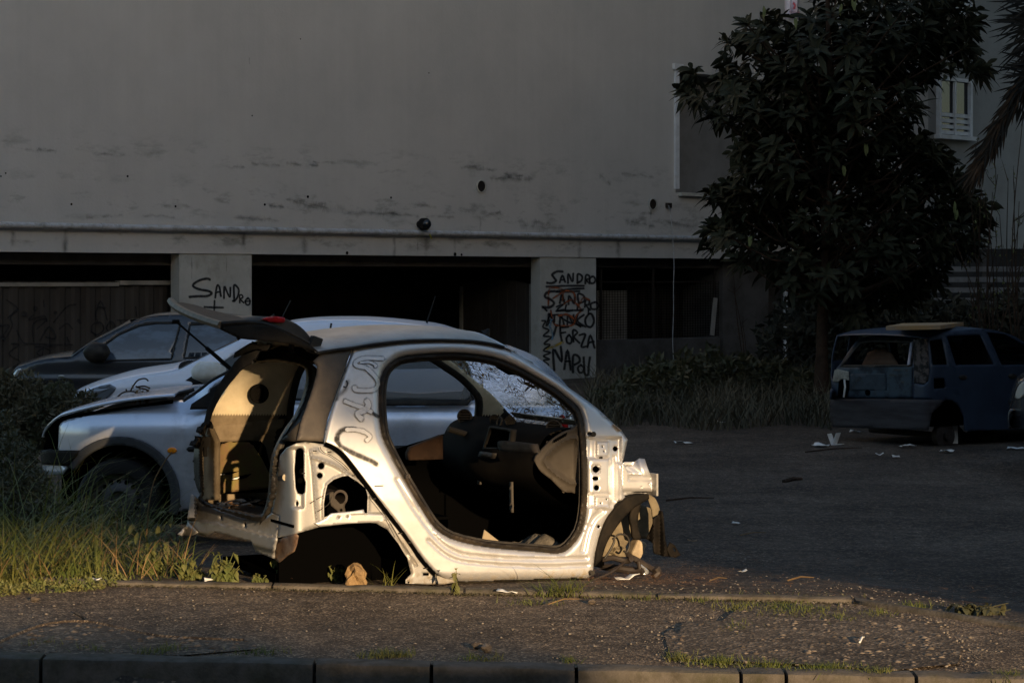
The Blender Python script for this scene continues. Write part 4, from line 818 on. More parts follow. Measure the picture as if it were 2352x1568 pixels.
mb = MB(); q = P(617, 735, 11.75); mb.box(q+Vector((0, 0, -.005)), (.05, .03, .03), R(27)); mb.tube([q, q+Vector((.03, 0, .03))], .008, 6); mb.build('washer_jet', M['rubber'], lid)
for x in (585, 672): mb = MB(); mb.tube([P(x, 785, 11.9), P(x-4, 800, 11.9), P(x-2, 812, 11.9)], .018, 6); mb.build('hinge', M['black_plastic'], car)
mb = MB(); a, b = P(404, 738, 12.55), P(531, 848, 12.55); m_ = a*.45+b*.55; mb.tube([a, m_], .006, 8); mb.tube([m_, b], .012, 8); mb.tube([a-Vector((.02, 0, 0)), a+Vector((.02, 0, 0))], .012, 6); mb.build('gas_strut', M['black_plastic'], car)
# paint sprayed on the rear pillar
mb = MB(); mc = MB(); gf = near(-.004, side_disp); gc = near(-.008, side_disp)
ST = [(Z1((1960,668),(1850,662),(1760,668),(1700,700),(1712,735),(1790,752),(1850,800),(1900,860),(1912,910),(1880,955),(1800,968),(1700,960),(1690,930)), 10.5), (Z1((1745,705),(1830,700),(1890,730),(1880,745)), 6),
      (Z1((1595,1065),(1680,1100),(1770,1130),(1850,1170)), 10), (Z1((1800,1060),(1820,1100),(1790,1150),(1720,1180),(1740,1220),(1760,1235)), 14), (Z1((1800,1440),(1835,1400),(1780,1355),(1700,1335),(1610,1335)), 10)]
for st, w in ST: ribbon(mb, st, w+6.5, gf, soft=.6, jit=.12, alpha=.95); ribbon(mc, st, w, gc, soft=.2, jit=.16)
ribbon(mb, Z1((1700,1330),(1600,1330),(1540,1370),(1525,1430))+Z2((1450,120),(1480,185),(1570,235),(1680,285),(1760,320),(1810,350)), 15, gf, soft=.55)
ribbon(mb, Z1((1850,1170),(1900,1205),(1920,1212)), 11, gf, soft=.5); ribbon(mb, Z1((1625,880),(1600,960),(1540,1010),(1520,1050)), 16, gf, soft=.8, alpha=.6); ribbon(mb, Z2((1790,545),(1865,542)), 3.5, gf)
mb.build('graffiti', paint_mat('car_spray_paint', (.02, .018, .016), .6, .35), sidep, 'dark sprayed halo of an S, a cross and a C')
mc.build('graffiti_core', paint_mat('silver_marker', (.56, .56, .57), .42, .06, metal=.55), sidep)
mb = MB(); ribbon(mb, Z1((1612,875),(1625,900),(1610,935),(1585,930)), 4, gf); mb.build('scrawl', M['spray'], sidep)
# small studs and clips along the seam and the door edge
mb = MB()
for x, y in Z2((1600,450),(1785,657),(2020,967),(2100,1050),(1255,230),(1385,238),(1150,430))+[(978,1304)]:
    q = Vector(near(.02)(np.array([x]), np.array([y]))[0]); mb.box(q, (.016, .012, .005), R(27))
mb.build('clip', M['rubber'], car)['kind'] = 'stuff'
mb = MB(); q = Vector(near(.01)(np.array([935.]), np.array([1093.]))[0]); mb.box(q, (.02, .03, .02), R(27)); mb.tube([q, q+nrm*.03], .007, 8); mb.build('striker', M['steel'], car)
mb = MB(); (a, b), = Z4((897,262)); q = Vector(near(.03)(np.array([a]), np.array([b]))[0]); mb.tube([q, q+nrm*.05], .009, 8); mb.disc(q+nrm*.052, nrm, .015, 10, .008); mb.build('bolt', M['rubber'], car); mb = MB()
(a, b), = Z4((902,1348)); q = Vector(near(.03)(np.array([a]), np.array([b]))[0]); mb.disc(q+nrm*.03, nrm, .014, 10, .03); mb.build('bolt', M['rubber'], car)
# ---- inside: dashboard and what is left on the floor
PR = spl([(1.20,1.02),(1.08,1.06),(.95,1.055),(.86,1.02),(.81,.94),(.78,.86),(.79,.79),(.86,.72),(.98,.64),(1.15,.58)], 3); mb = MB(); nw = 24; V = []
for k in range(nw+1):
    w = .13+1.24*k/nw
    for u, z in PR:
        bu_ = .05*math.exp(-((w-.72)/.2)**2)*(z < .98)*(z > .7); V.append(CF.pt(u-bu_+.05*abs(2*k/nw-1)**3, w, z))
n = len(PR); mb.add(V, [(k*n+i, (k+1)*n+i, (k+1)*n+i+1, k*n+i+1) for k in range(nw) for i in range(n-1)]); dash = mb.build('dashboard', M['dash'], car, smooth=True)
END = Z4((468,470),(510,405),(590,320),(690,250),(760,228),(845,210),(850,700),(760,722),(690,710),(600,620),(520,560)); INN = Z4((545,480),(600,410),(680,340),(740,312),(800,300),(805,650),(745,645),(700,620),(600,550))
end_d = lambda px, py: -.02*hat(dist(np.stack([px, py], 1), INN, True), 10)+.012*inside(np.stack([px, py], 1), INN)
sheet('dash_end_panel', spl(END, 2, True), lambda px, py: CF.un(px, py, [(-3, .11), (3, .11)], lambda z, a, b: (0*z, end_d(a, b))), M['grey_trim'], car, step=5, thick=.02)
mb = MB()
for k in range(7): (a, b), = Z4((628+k*14, 318-k*8)); q = Vector(flat(.085)(np.array([a]), np.array([b]))[0]); mb.box(q, (.007, .006, .022), R(27), 0, R(28))
mb.build('demister_slot', M['hole'], dash)['kind'] = 'stuff'
def vent(x, y, w, r, lab=None):
    q = Vector(flat(w)(np.array([x]), np.array([y]))[0]); ax = Vector((*(-CF.U*.55-CF.W*.75), .15)).normalized(); mb = MB(); mb.lathe(q, ax, [(r*.8, -.08), (r, -.01), (r, .01), (r*.85, .012), (r*.82, -.02)], 20)
    o = mb.build('air_vent', M['vent'], dash, lab, smooth=True); mb = MB(); side = ax.cross(Vector((0, 0, 1))).normalized(); up = side.cross(ax)
    mb.disc(q-ax*.012, ax, r*.83, 18, .01); mb.build('duct', M['hole'], o); mb = MB()
    for k in range(-2, 3): h = k*r*.33; ww = math.sqrt(max(0, (r*.8)**2-h*h)); mb.tube([q+up*h-side*ww, q+up*h+side*ww], .0045, 4)
    mb.build('slat', M['vent'], o)['kind'] = 'stuff'
vent(1067, 956, 1.22, .045); vent(1272, 982, .26, .045); vent(1136, 963, .86, .03); vent(1172, 967, .66, .03)
mb = MB(); mb.ring(Vector(flat(.74)(np.array([1147.]), np.array([969.]))[0]), (*(-CF.U), .3), .028, .006); mb.build('clock', M['vent'], dash)
def front(u): return lambda px, py: CF.un(px, py, [(u, 3), (u, -2)])
def fbox(name, pts, w, th, m, **k): return sheet(name, pts, front(w), m, dash, step=8, thick=th, **k)
fbox('console_bezel', Z3((1075,950),(1290,985),(1265,1170),(1010,1165)), .705, .03, mat('console_plastic', (.02, .018, .016), .7), holes=[Z3((1085,968),(1268,1000),(1245,1150),(1025,1150))])
fbox('console_recess', Z3((1085,968),(1268,1000),(1245,1150),(1025,1150)), .72, .01, M['hole'])
fbox('glove_lid', Z3((1152,1095),(1185,1085),(1490,1120),(1505,1180),(1520,1200),(1290,1200),(1170,1180),(1150,1130)), .70, .03, mat('dusty_lid', (.035, .03, .026), .75, col2=(.02, .017, .014), scale=8))
fbox('switch_row', Z3((985,1185),(1130,1205),(1110,1255),(965,1235)), .70, .015, mat('switches', (.03, .027, .025), .6))
mb = MB(); a, b = [Vector(flat(1.0)(np.array([x]), np.array([y]))[0]) for x, y in Z3((690,975),(890,1035))]; mb.tube([a, b], .018, 10); c_ = Vector(flat(1.0)(*[np.array([v]) for v in Z3((900,1030))[0]])[0]); mb.tube([b-(b-a)*.1, b+(b-a)*.35], .035, 10); mb.build('steering_column', M['vent'], dash)
SH = sheet('brown_box', Z3((320,1210),(350,1150),(640,1035),(640,1260),(330,1270)), flat(.95), mat('brown_card', (.04, .022, .013), .9, col2=(.022, .013, .009), scale=6), car, step=8, thick=.06)
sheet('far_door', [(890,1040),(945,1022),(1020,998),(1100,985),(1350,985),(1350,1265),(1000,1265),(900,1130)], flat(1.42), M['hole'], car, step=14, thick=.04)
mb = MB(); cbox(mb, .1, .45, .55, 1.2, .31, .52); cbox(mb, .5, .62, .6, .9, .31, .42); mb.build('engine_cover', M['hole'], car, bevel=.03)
mb = MB(); v = []                                      # rolled-up carpet
for i in range(9):
    for k in range(13): a = k/12; v.append(CF.pt(.50+.55*i/8, .16+.34*a, .33+.06*math.sin(a*3.1)+.05*mnoise.noise((i*.5, k*.4, 1))+.05*(i > 6)*math.sin((i-6)*1.2)))
mb.add(v, [(i*13+k, i*13+k+1, (i+1)*13+k+1, (i+1)*13+k) for i in range(8) for k in range(12)]); o = mb.build('floor_carpet', mat('dusty_carpet', (.16, .14, .11), .95, col2=(.08, .07, .055), scale=9, bump=.006, bscale=50), car, smooth=True); o.modifiers.new('thickness', 'SOLIDIFY').thickness = .012
sheet('carpet_scrap', Z4((55,1100),(75,1015),(120,1050),(200,1112)), flat(.22), mat('carpet_backing', (.26, .21, .14), .9), car, step=6, thick=.01)
for x, y0, y1 in ((280, 640, 880), (28, 600, 660)): fbox('floor_strip', Z4((x-12, y0), (x+10, y0), (x+14, y1), (x-10, y1)), .80, .008, M['vent'])
# ---- shattered windscreen hanging between the pillars
WL = spl([(1168,806),(1220,838),(1276,875),(1325,912),(1372,945),(1408,971)], 4)
def glass_mat():
    m = bpy.data.materials.new('shattered_glass'); m.use_nodes = True; t = m.node_tree; b = t.nodes['Principled BSDF']; g = nn(t, 'ShaderNodeNewGeometry')
    mp = nn(t, 'ShaderNodeMapping'); mp.inputs['Scale'].default_value = (1.0, 1.0, .62); t.links.new(g.outputs['Position'], mp.inputs[0])
    no = nn(t, 'ShaderNodeTexNoise'); no.inputs['Scale'].default_value = 5; t.links.new(mp.outputs[0], no.inputs['Vector'])
    ad = nn(t, 'ShaderNodeVectorMath', operation='MULTIPLY_ADD'); t.links.new(no.outputs['Color'], ad.inputs[0]); ad.inputs[1].default_value = (.3, .3, .3); t.links.new(mp.outputs[0], ad.inputs[2])
    vo = nn(t, 'ShaderNodeTexVoronoi', feature='DISTANCE_TO_EDGE'); vo.inputs['Scale'].default_value = 27; t.links.new(ad.outputs[0], vo.inputs['Vector'])
    v2 = nn(t, 'ShaderNodeTexVoronoi'); v2.inputs['Scale'].default_value = 48; t.links.new(ad.outputs[0], v2.inputs['Vector'])
    n2 = nn(t, 'ShaderNodeTexNoise'); n2.inputs['Scale'].default_value = 4; n2.inputs['Detail'].default_value = 6; t.links.new(g.outputs['Position'], n2.inputs['Vector'])
    cr = nn(t, 'ShaderNodeMapRange'); cr.inputs[1].default_value, cr.inputs[2].default_value = .03, .12; cr.inputs[3].default_value, cr.inputs[4].default_value = 1, 0; t.links.new(vo.outputs['Distance'], cr.inputs[0])
    k = nn(t, 'ShaderNodeMapRange'); k.inputs[1].default_value, k.inputs[2].default_value = .38, .54; t.links.new(n2.outputs[0], k.inputs[0])
    ck = nn(t, 'ShaderNodeMath', operation='MULTIPLY'); t.links.new(cr.outputs[0], ck.inputs[0]); t.links.new(k.outputs[0], ck.inputs[1])
    mx = nn(t, 'ShaderNodeMix', data_type='RGBA'); mx.inputs[6].default_value = (.36, .29, .16, 1); mx.inputs[7].default_value = (.10, .05, .018, 1); t.links.new(ck.outputs[0], mx.inputs[0]); t.links.new(mx.outputs[2], b.inputs['Base Color'])
    sp = nn(t, 'ShaderNodeSeparateColor'); t.links.new(v2.outputs['Color'], sp.inputs[0])
    al = nn(t, 'ShaderNodeMapRange'); al.inputs[1].default_value, al.inputs[2].default_value = .1, .9; al.inputs[3].default_value, al.inputs[4].default_value = .06, .5; t.links.new(sp.outputs[1], al.inputs[0])
    am = nn(t, 'ShaderNodeMath', operation='MAXIMUM'); t.links.new(al.outputs[0], am.inputs[0]); t.links.new(ck.outputs[0], am.inputs[1]); t.links.new(am.outputs[0], b.inputs['Alpha'])
    tl = nn(t, 'ShaderNodeVectorMath', operation='MULTIPLY_ADD'); t.links.new(v2.outputs['Color'], tl.inputs[0]); tl.inputs[1].default_value = (1.6, 1.6, 1.6); tl.inputs[2].default_value = (-.8, -.8, -.8)
    nd = nn(t, 'ShaderNodeVectorMath', operation='ADD'); t.links.new(g.outputs['Normal'], nd.inputs[0]); t.links.new(tl.outputs[0], nd.inputs[1]); nz = nn(t, 'ShaderNodeVectorMath', operation='NORMALIZE'); t.links.new(nd.outputs[0], nz.inputs[0]); t.links.new(nz.outputs[0], b.inputs['Normal'])
    b.inputs['Roughness'].default_value = .2; b.inputs['Specular IOR Level'].default_value = .8
    tr = nn(t, 'ShaderNodeBsdfTranslucent'); t.links.new(mx.outputs[2], tr.inputs[0]); t.links.new(nz.outputs[0], tr.inputs['Normal']); tp = nn(t, 'ShaderNodeBsdfTransparent')
    m1 = nn(t, 'ShaderNodeMixShader'); m1.inputs[0].default_value = .85; t.links.new(b.outputs[0], m1.inputs[1]); t.links.new(tr.outputs[0], m1.inputs[2]); b.inputs['Alpha'].default_value = 1; t.links.remove(b.inputs['Alpha'].links[0])
    m2 = nn(t, 'ShaderNodeMixShader'); t.links.new(am.outputs[0], m2.inputs[0]); t.links.new(tp.outputs[0], m2.inputs[1]); t.links.new(m1.outputs[0], m2.inputs[2]); t.links.new(m2.outputs[0], t.nodes['Material Output'].inputs[0])
    return m
M['shattered'] = glass_mat()
def rv_(): return Vector((random.gauss(0, 1), random.gauss(0, 1), random.gauss(0, 1)))
XL = near(.03)(np.array([p[0] for p in WL]), np.array([p[1] for p in WL])); mb = MB(); n = 26; V = []
for i, x in enumerate(XL):
    q = x[:2]-CF.o; u = q@CF.U; w = q@CF.W
    for k in range(n+1):
        t = k/n; b_ = 1-(2*t-1)**2; V.append(CF.pt(u+.10*b_+.012*mnoise.noise((i*.7, k*.6, 2))+random.uniform(-.014, .014), w+(CW-2*w)*t+random.uniform(-.014, .014), x[2]+.03*b_+.012*mnoise.noise((i*.5, k*.5, 5))+random.uniform(-.013, .013)))
N = n+1
for j in (1, 2, 3):                                     # the foot of the film has slumped on to the dashboard
    for k in range(n+1): V.append(V[(len(XL)-1)*N+k]-Vector((CF.U[0]*.05*j, CF.U[1]*.05*j, .035*j+random.uniform(-.012, .012))))
fc = [(i*N+k, i*N+k+1, (i+1)*N+k+1, (i+1)*N+k) for i in range(len(V)//N-1) for k in range(n) if not (1 < i < 6 and 11 < k < 17)]
mb.add(V, fc); mb.build('windscreen', M['shattered'], car)
sh_ = MB(); tg_ = MB()
for i in range(420):                                 # warm glass flakes added for sun glints on the film, and dry vine stems
    a, b = random.randint(1, len(V)//N-2), random.randint(1, n-2)
    if 1 < a < 6 and 11 < b < 17: continue
    q = V[a*N+b]*random.random()+V[(a-1)*N+b+1]*.5; q = V[a*N+b].lerp(V[(a+1)*N+b+1], random.random()).lerp(V[a*N+b+1], random.random()*.6)-Vector((CF.U[0], CF.U[1], 0))*.015
    d = rv_().normalized(); s2 = d.cross(rv_()).normalized(); r_ = random.uniform(.002, .0055); sh_.add([q-d*r_, q-s2*r_, q+d*r_, q+s2*r_], [(0, 1, 2, 3)])
for i in range(46):
    a, b = random.randint(3, len(V)//N-3), random.randint(1, n//2+4); pts = []
    for k in range(7):
        a = min(max(a+random.choice((-1, 0, 1, 1)), 1), len(V)//N-2); b = min(max(b+random.choice((-1, 0, 1)), 1), n-1); pts.append(V[a*N+b]-Vector((CF.U[0], CF.U[1], 0))*.02+rv_()*.008)
    tg_.tube(pts, random.choice((.0022, .003, .0045)), 4, cap=False)
sh_.build('glass_glints', mat('glass_glint', (.80, .70, .46), .25), car)['kind'] = 'stuff'; tg_.build('dry_vines', mat('dry_vine', (.10, .055, .022), .9), car)['kind'] = 'stuff'
def wsq(i, t, d=0): 
    x = XL[min(i, len(XL)-1)]; q = x[:2]-CF.o; u = q@CF.U; w = q@CF.W; b_ = 1-(2*t-1)**2; return CF.pt(u+.10*b_-d, w+(CW-2*w)*t, x[2]+.03*b_)
mb = MB(); mb.add([wsq(1, .06, .03), wsq(1, .30, .03), wsq(4, .28, .04), wsq(4, .08, .04)], [(0, 1, 2, 3)]); o = mb.build('sun_visor', M['dash'], car); o.modifiers.new('thickness', 'SOLIDIFY').thickness = .02
mb = MB(); mb.add([wsq(7, .62, .03), wsq(7, .70, .03), wsq(9, .67, .03), wsq(9, .58, .03)], [(0, 1, 2, 3)]); o = mb.build('mirror', M['hole'], car); o.modifiers.new('thickness', 'SOLIDIFY').thickness = .015
CO = spl([(1411,975),(1418,981),(1428,989)], 4); loft('cowl', CO, M['roof'], .0, dw=.02)
# ---- nose: crash box, torn wheel liner, hanging bits
sheet('crash_box', Z4((1150,500),(1172,500),(1205,577),(1212,567),(1295,570),(1310,584),(1372,588),(1388,605),(1388,722),(1340,718),(1250,722),(1185,745),(1150,745)), lambda px, py: CF.un(px, py, [(-3, .05), (3, .05)], lambda z, a, b: (0*z, .03*np.clip(1-np.abs(b-1098)/8, 0, 1)*(a > 1445)+.02*np.clip((b-1122)/8, 0, 1))), M['silver'], car, [circ(*Z4((1372,660))[0], 2.6, 8), circ(*Z4((1308,686))[0], 3, 8, .6)], step=4.5, thick=.11)
mb = MB(); q = Vector(flat(.10)(*[np.array([v]) for v in Z4((1380,655))[0]])[0]); mb.box(q, (.012, .14, .125), R(27)); mb.build('end_plate', M['silver_inner'], car)
LO = spl(Z4((942,1302),(955,1180),(985,1060),(1040,930),(1120,830),(1190,770),(1280,737),(1362,735)), 4); LI = spl(Z4((1366,772),(1300,812),(1240,850),(1160,930),(1080,1040),(1030,1130),(992,1250)), 4)
lin = sheet('wheel_liner', LO+LI, flat(.02), M['liner'], car, step=5, thick=.05)
sheet('liner_back', Z4((985,1250),(1020,1120),(1080,1030),(1160,920),(1240,840),(1300,820),(1392,850),(1395,960),(1350,1085),(1290,1085),(1230,1062),(1160,1180),(1080,1235)), lambda px, py: CF.un(px, py, [(.9, .10), (1.25, .24), (1.5, .26), (1.8, .20)]), M['liner_dusty'], lin, step=6, thick=.006)
sheet('liner_rib', spl(Z4((1240,845),(1300,812),(1282,900),(1280,1000),(1302,1085),(1245,1085),(1230,1000),(1215,920)), 3, True), flat(.14), M['liner'], lin, step=5, thick=.02)
sheet('liner_front', spl(Z4((1362,742),(1392,752),(1422,782),(1450,860),(1432,905),(1398,935),(1388,860),(1362,785)), 2, True), flat(.08), M['liner_dusty'], lin, step=5, thick=.01)
sheet('liner_flap', Z4((1398,935),(1440,895),(1452,862),(1465,872),(1482,1050),(1512,1165),(1545,1195),(1530,1226),(1470,1222),(1410,1200),(1392,1120),(1345,1085),(1392,962)), lambda px, py: CF.un(px, py, [(1.0, .06), (1.55, .06), (1.75, .01)], lambda z, a, b: (0*z, .02*np.sin(a*.25))), M['liner'], lin, step=5, thick=.008)
sheet('liner_tab', Z4((1505,1168),(1530,1112),(1562,1132),(1614,1212),(1572,1234),(1530,1226)), flat(.03), M['liner'], lin, [Z4((1550,1150),(1570,1165),(1580,1190),(1560,1180))], step=4, thick=.008)
def tb(name, pts, w, r, m, **k):
    mb = MB(); s_ = spl(Z4(*pts), 4); ws = np.interp(np.linspace(0, 1, len(s_)), np.linspace(0, 1, len(w)), w) if isinstance(w, (list, tuple)) else [w]*len(s_)
    mb.tube([Vector(flat(ww)(np.array([x]), np.array([y]))[0]) for (x, y), ww in zip(s_, ws)], r, 8); return mb.build(name, m, car, smooth=True, **k)
tb('control_arm', ((1000,1300),(1130,1320),(1320,1345)), (.3, .12), .022, M['steel']); tb('control_arm', ((1150,1170),(1230,1230),(1430,1345)), (.3, .1), .018, M['steel'])
tb('anti_roll_bar', ((1165,1275),(1060,1350),(905,1420)), (.15, .02), .008, M['steel']); tb('tie_rod', ((1000,1250),(1080,1235),(1180,1260),(1225,1245)), (.25, .15), .016, M['steel'])
tb('brake_hose', ((1015,1240),(1050,1190),(1090,1110),(1080,1080)), .12, .007, M['rubber']); tb('brake_hose', ((1080,1090),(1130,1050),(1190,1065),(1212,1130),(1190,1190),(1165,1180)), .12, .006, M['rubber']); tb('drop_link', ((1280,1260),(1290,1320)), .1, .012, M['steel'])
tb('ball_joint', ((1415,1310),(1435,1350),(1400,1385)), .1, .022, M['steel'])
mb = MB(); q = Vector(flat(.22)(*[np.array([v]) for v in Z4((1265,1160))[0]])[0]); mb.box(q, (.07, .08, .10), R(27), 0, R(28)); mb.build('washer_bottle', mat('dusty_bottle', (.36, .29, .20), .8, col2=(.2, .16, .11), scale=10), car, bevel=.012)
mb = MB(); q = Vector(flat(.25)(*[np.array([v]) for v in Z4((1120,1190))[0]])[0]); mb.blob(q, (.05, .04, .04), 4, .4); mb.build('cast_knuckle', M['liner_dusty'], car)
sheet('foil', Z4((1280,1290),(1300,1282),(1360,1330),(1365,1352),(1340,1370),(1310,1366),(1335,1345),(1320,1320)), flat(.12), M['chrome'], car, step=5, thick=.003)
# underside remains the body rests on
mb = MB(); cbox(mb, 0.35, 1.05, .10, .30, .12, .29); cbox(mb, 0.30, 1.1, 1.15, 1.38, .05, .29); mb.build('subframe', mat('muddy_steel', (.03, .026, .018), .95, col2=(.015, .013, .01), scale=14, spec=0), car)
# ---------------------------------------------------------------- the other cars
Z5 = lambda *p: Z(5, *p); Z8 = lambda *p: Z(8, *p)
def bodyf(fr, path, k=.2, z0=.9, dw=0, disp=None, leanu=None):
    def f(px, py):
        px, py = np.asarray(px, float), np.asarray(py, float); d = disp(px, py) if disp else 0*px
        return fr.un(px, py, path, lambda z, a, b: ((leanu(z) if leanu else 0*z), k*np.clip((z-z0)/.6, 0, 1.3)**1.3+dw+d))
    return f
def mirr(fr, f, width, dw=0):
    def g(px, py):
        X = f(px, py); q = X[:, :2]-fr.o; u = q@fr.U; w = q@fr.W; p = fr.o+u[:, None]*fr.U+(width-w-dw)[:, None]*fr.W
        return np.stack([p[:, 0], p[:, 1], X[:, 2]], 1)
    return g
def across(name, fr, f, width, line, m, parent, bulge=.05, ub=0.0, n=16, pw=2.4, dz=0., thick=.006):
    X = f(np.array([p[0] for p in line], float), np.array([p[1] for p in line], float)); V = []
    for x in X:
        q = x[:2]-fr.o; u = q@fr.U; w = q@fr.W
        for k in range(n+1):
            t = k/n; b = 1-abs(2*t-1)**pw; V.append(fr.pt(u+ub*b, w+(width-2*w)*t, x[2]+dz+bulge*b))
    N = n+1; mb = MB(); mb.add(V, [(i*N+k, i*N+k+1, (i+1)*N+k+1, (i+1)*N+k) for i in range(len(X)-1) for k in range(n)])
    o = mb.build(name, m, parent, smooth=True); s = o.modifiers.new('thickness', 'SOLIDIFY'); s.thickness = thick; s.offset = 0; return o
def wheel(fr, u, w, z, r, parent, rim=True):
    c = fr.pt(u, w, z); ax = Vector((*(-fr.W), 0)); mb = MB(); mb.lathe(c, ax, [(r*.62, -.02), (r*.66, .02), (r*.80, .03), (r*.93, .02), (r, -.01), (r, -.15), (r*.9, -.19), (r*.6, -.19)], 40)
    t = mb.build('wheel', M['tyre'], parent, smooth=True); mb = MB(); mb.lathe(c, ax, [(r*.64, -.005), (r*.60, -.03), (r*.50, -.035), (r*.34, -.005), (r*.24, .0), (r*.2, -.03), (.001, -.03)], 32); h = mb.build('rim', M['wheel'], t, smooth=True)
    a = ax.orthogonal().normalized(); b = ax.cross(a); mb = MB()
    for k in range(16): q = c+(a*math.cos(k*math.pi/8)+b*math.sin(k*math.pi/8))*r*.47; mb.disc(q-ax*.012, ax, r*.05, 10, .02)
    mb.build('vent_hole', M['hole'], t)['kind'] = 'stuff'; return t
def seam(px_line, w=1.8, d=.006):
    q = spl(px_line, 4); return lambda p: d*hat(dist(p, q), w)
# --- silver hatchback right behind the shell
SF = Frame(0, 15.6, 0); SPATH = [(-3.64, 1.1), (-3.56, .65), (-3.38, .30), (-3.05, .11), (-2.6, .025), (-2.1, 0), (.05, 0), (.35, .08), (.5, .35), (.55, .8)]; SW = 1.62
silver = empty('silver_hatchback', SF.pt(-1.5, .8, 0), 'silver hatchback with sprung bonnet and orange side lamp behind the stripped shell', 'car')
SOUT = Z5((520,1345),(530,1130),(545,1100),(565,1085))+spl(Z5((565,1085),(800,1010),(1100,965),(1400,930),(1600,900),(1700,870),(1800,800),(1900,722),(2050,642)), 3)+spl([(560,830),(600,808),(660,795),(760,788),(900,786),(1050,792),(1140,806),(1210,835),(1262,880),(1296,925),(1312,985),(1312,1060),(1300,1150)], 3)+[(1290,1172),(420,1172)]+[(272+136*math.cos(a), 1142-136*math.sin(a)) for a in np.linspace(-.25, 2.55, 22)]
s_seams = [seam(Z5((1690,985),(1655,1100),(1640,1250),(1640,1400),(1655,1500),(1690,1640))), seam([(800,800),(790,930),(795,1020),(800,1165)])]
def s_disp(px, py):
    p = np.stack([px, py], 1); d = .05*np.clip((py-1010)/160, 0, 1)**2+.10*np.clip((1000-py)/70, 0, 1.2)**2*(1-sm((px-430)/60))+.05*np.clip((985-py)/50, 0, 1)**2*sm((px-430)/60)
    for q in s_seams: d = d+q(p)
    return d+.01*hat(dist(p, SOUT, True), 5)
SFN = bodyf(SF, SPATH, .22, .92, 0, s_disp)
WS1 = spl([(480,912),(520,872),(570,838),(620,815),(700,804),(785,802),(785,916),(700,918)], 2, True); WS2 = spl([(812,803),(900,800),(1000,805),(1060,820),(1080,860),(1083,905),(1070,921),(815,921)], 2, True)
sheet('body_side', SOUT, SFN, M['silver_cool'], silver, [WS1, WS2], step=6, thick=.01)
sheet('body_side', SOUT, mirr(SF, SFN, SW), M['silver_cool'], silver, [WS1, WS2], step=14, thick=.01)
M['tint'] = mat('tinted_glass', (.03, .045, .05), .05, alpha=.55, spec=.7)
sheet('belt_moulding', [(785,917),(1070,917),(1078,908),(1084,916),(1074,930),(785,931)], bodyf(SF, SPATH, .22, .92, -.006), M['rubber'], silver, step=6, thick=.012)
for w_ in (WS1, WS2):
    g = sheet('window', inset(w_, -3), bodyf(SF, SPATH, .22, .92, .012), M['tint'], silver, step=16, thick=0); sheet('window_seal', inset(w_, -1), bodyf(SF, SPATH, .22, .92, -.002), M['rubber'], g, [inset(w_, 4)], step=6, thick=.006)
    sheet('window', inset(w_, -3), mirr(SF, bodyf(SF, SPATH, .22, .92, .012), SW), M['tint'], silver, step=20, thick=0)
across('roof', SF, SFN, SW, spl([(600,808),(660,795),(760,788),(900,786),(1050,792),(1140,806)], 3), M['silver_cool'], silver, .05)
across('windscreen', SF, SFN, SW, spl(Z5((1640,890),(1700,870),(1800,800),(1900,722),(2050,642))+[(560,830),(600,808)], 2), M['glass'], silver, .015, -.02)
across('tailgate', SF, SFN, SW, spl([(1140,806),(1210,835),(1262,880),(1296,925),(1312,985),(1312,1060),(1300,1150)], 3), M['silver_cool'], silver, .02, .08)
BON = spl(Z5((385,1230),(392,1195),(430,1130),(520,1050),(600,1015),(850,950),(1100,902),(1350,872),(1555,858)), 3)
across('bonnet', SF, bodyf(SF, SPATH, 0, .9, .02), SW, BON, M['silver_cool'], silver, .012, -.01, thick=.02)
across('front_fascia', SF, bodyf(SF, SPATH, 0, .9, .06), SW, Z5((600,1075),(480,1140),(440,1180),(400,1340)), M['hole'], silver, .0, -.05)
sheet('wing_gap', Z5((400,1345),(430,1180),(520,1080),(560,1060),(850,990),(1200,940),(1550,890),(1550,925),(1200,965),(800,1030),(570,1110),(560,1345)), bodyf(SF, SPATH, 0, .9, .04), M['hole'], silver, step=10, thick=.01)
sheet('front_bumper', Z5((365,1345),(430,1338),(520,1345),(700,1345),(690,1390),(640,1440),(610,1482),(500,1478),(370,1468)), bodyf(SF, SPATH, 0, .9, -.02), M['black_plastic'], silver, step=6, thick=.03)
sheet('bumper_lip', Z5((380,1480),(610,1484),(600,1510),(560,1560),(400,1560)), bodyf(SF, SPATH, 0, .9, 0), M['silver_cool'], silver, step=8, thick=.02)
arch = lambda r, a0=-.3, a1=2.6, n=26: [(272+r*math.cos(a), 1142-r*math.sin(a)) for a in np.linspace(a0, a1, n)]
sheet('arch_trim', arch(140)+arch(120)[::-1], bodyf(SF, SPATH, 0, .9, -.012), mat('faded_arch_trim', (.05, .052, .056), .6), silver, step=6, thick=.03)
q = SF.un([272], [1150], [(-5, .1), (5, .1)])[0]; wheel(SF, q[0], .10, q[2], .305, silver); wheel(SF, -.3, .10, q[2], .305, silver)
mb = MB(); v = [SF.pt(u, w, z) for u in (-3.3, -2.3) for w in (.35, .4) for z in (.1, .8)]; mb.add(v, [(0,1,3,2),(4,6,7,5),(0,4,5,1),(2,3,7,6),(0,2,6,4),(1,5,7,3)]); mb.build('inner_arch', M['hole'], silver)
mb = MB(); v = [SF.pt(u, w, z) for u in (-2.2, .2) for w in (.3, 1.3) for z in (.2, .24)]; mb.add(v, [(0,1,3,2),(4,6,7,5),(0,4,5,1),(2,3,7,6),(0,2,6,4),(1,5,7,3)]); mb.build('floor', M['hole'], silver)
sheet('side_repeater', circ(394.8, 1034, 7.2, 18, 1.5), bodyf(SF, SPATH, 0, .9, -.008), M['amber'], silver, step=4, thick=.014)
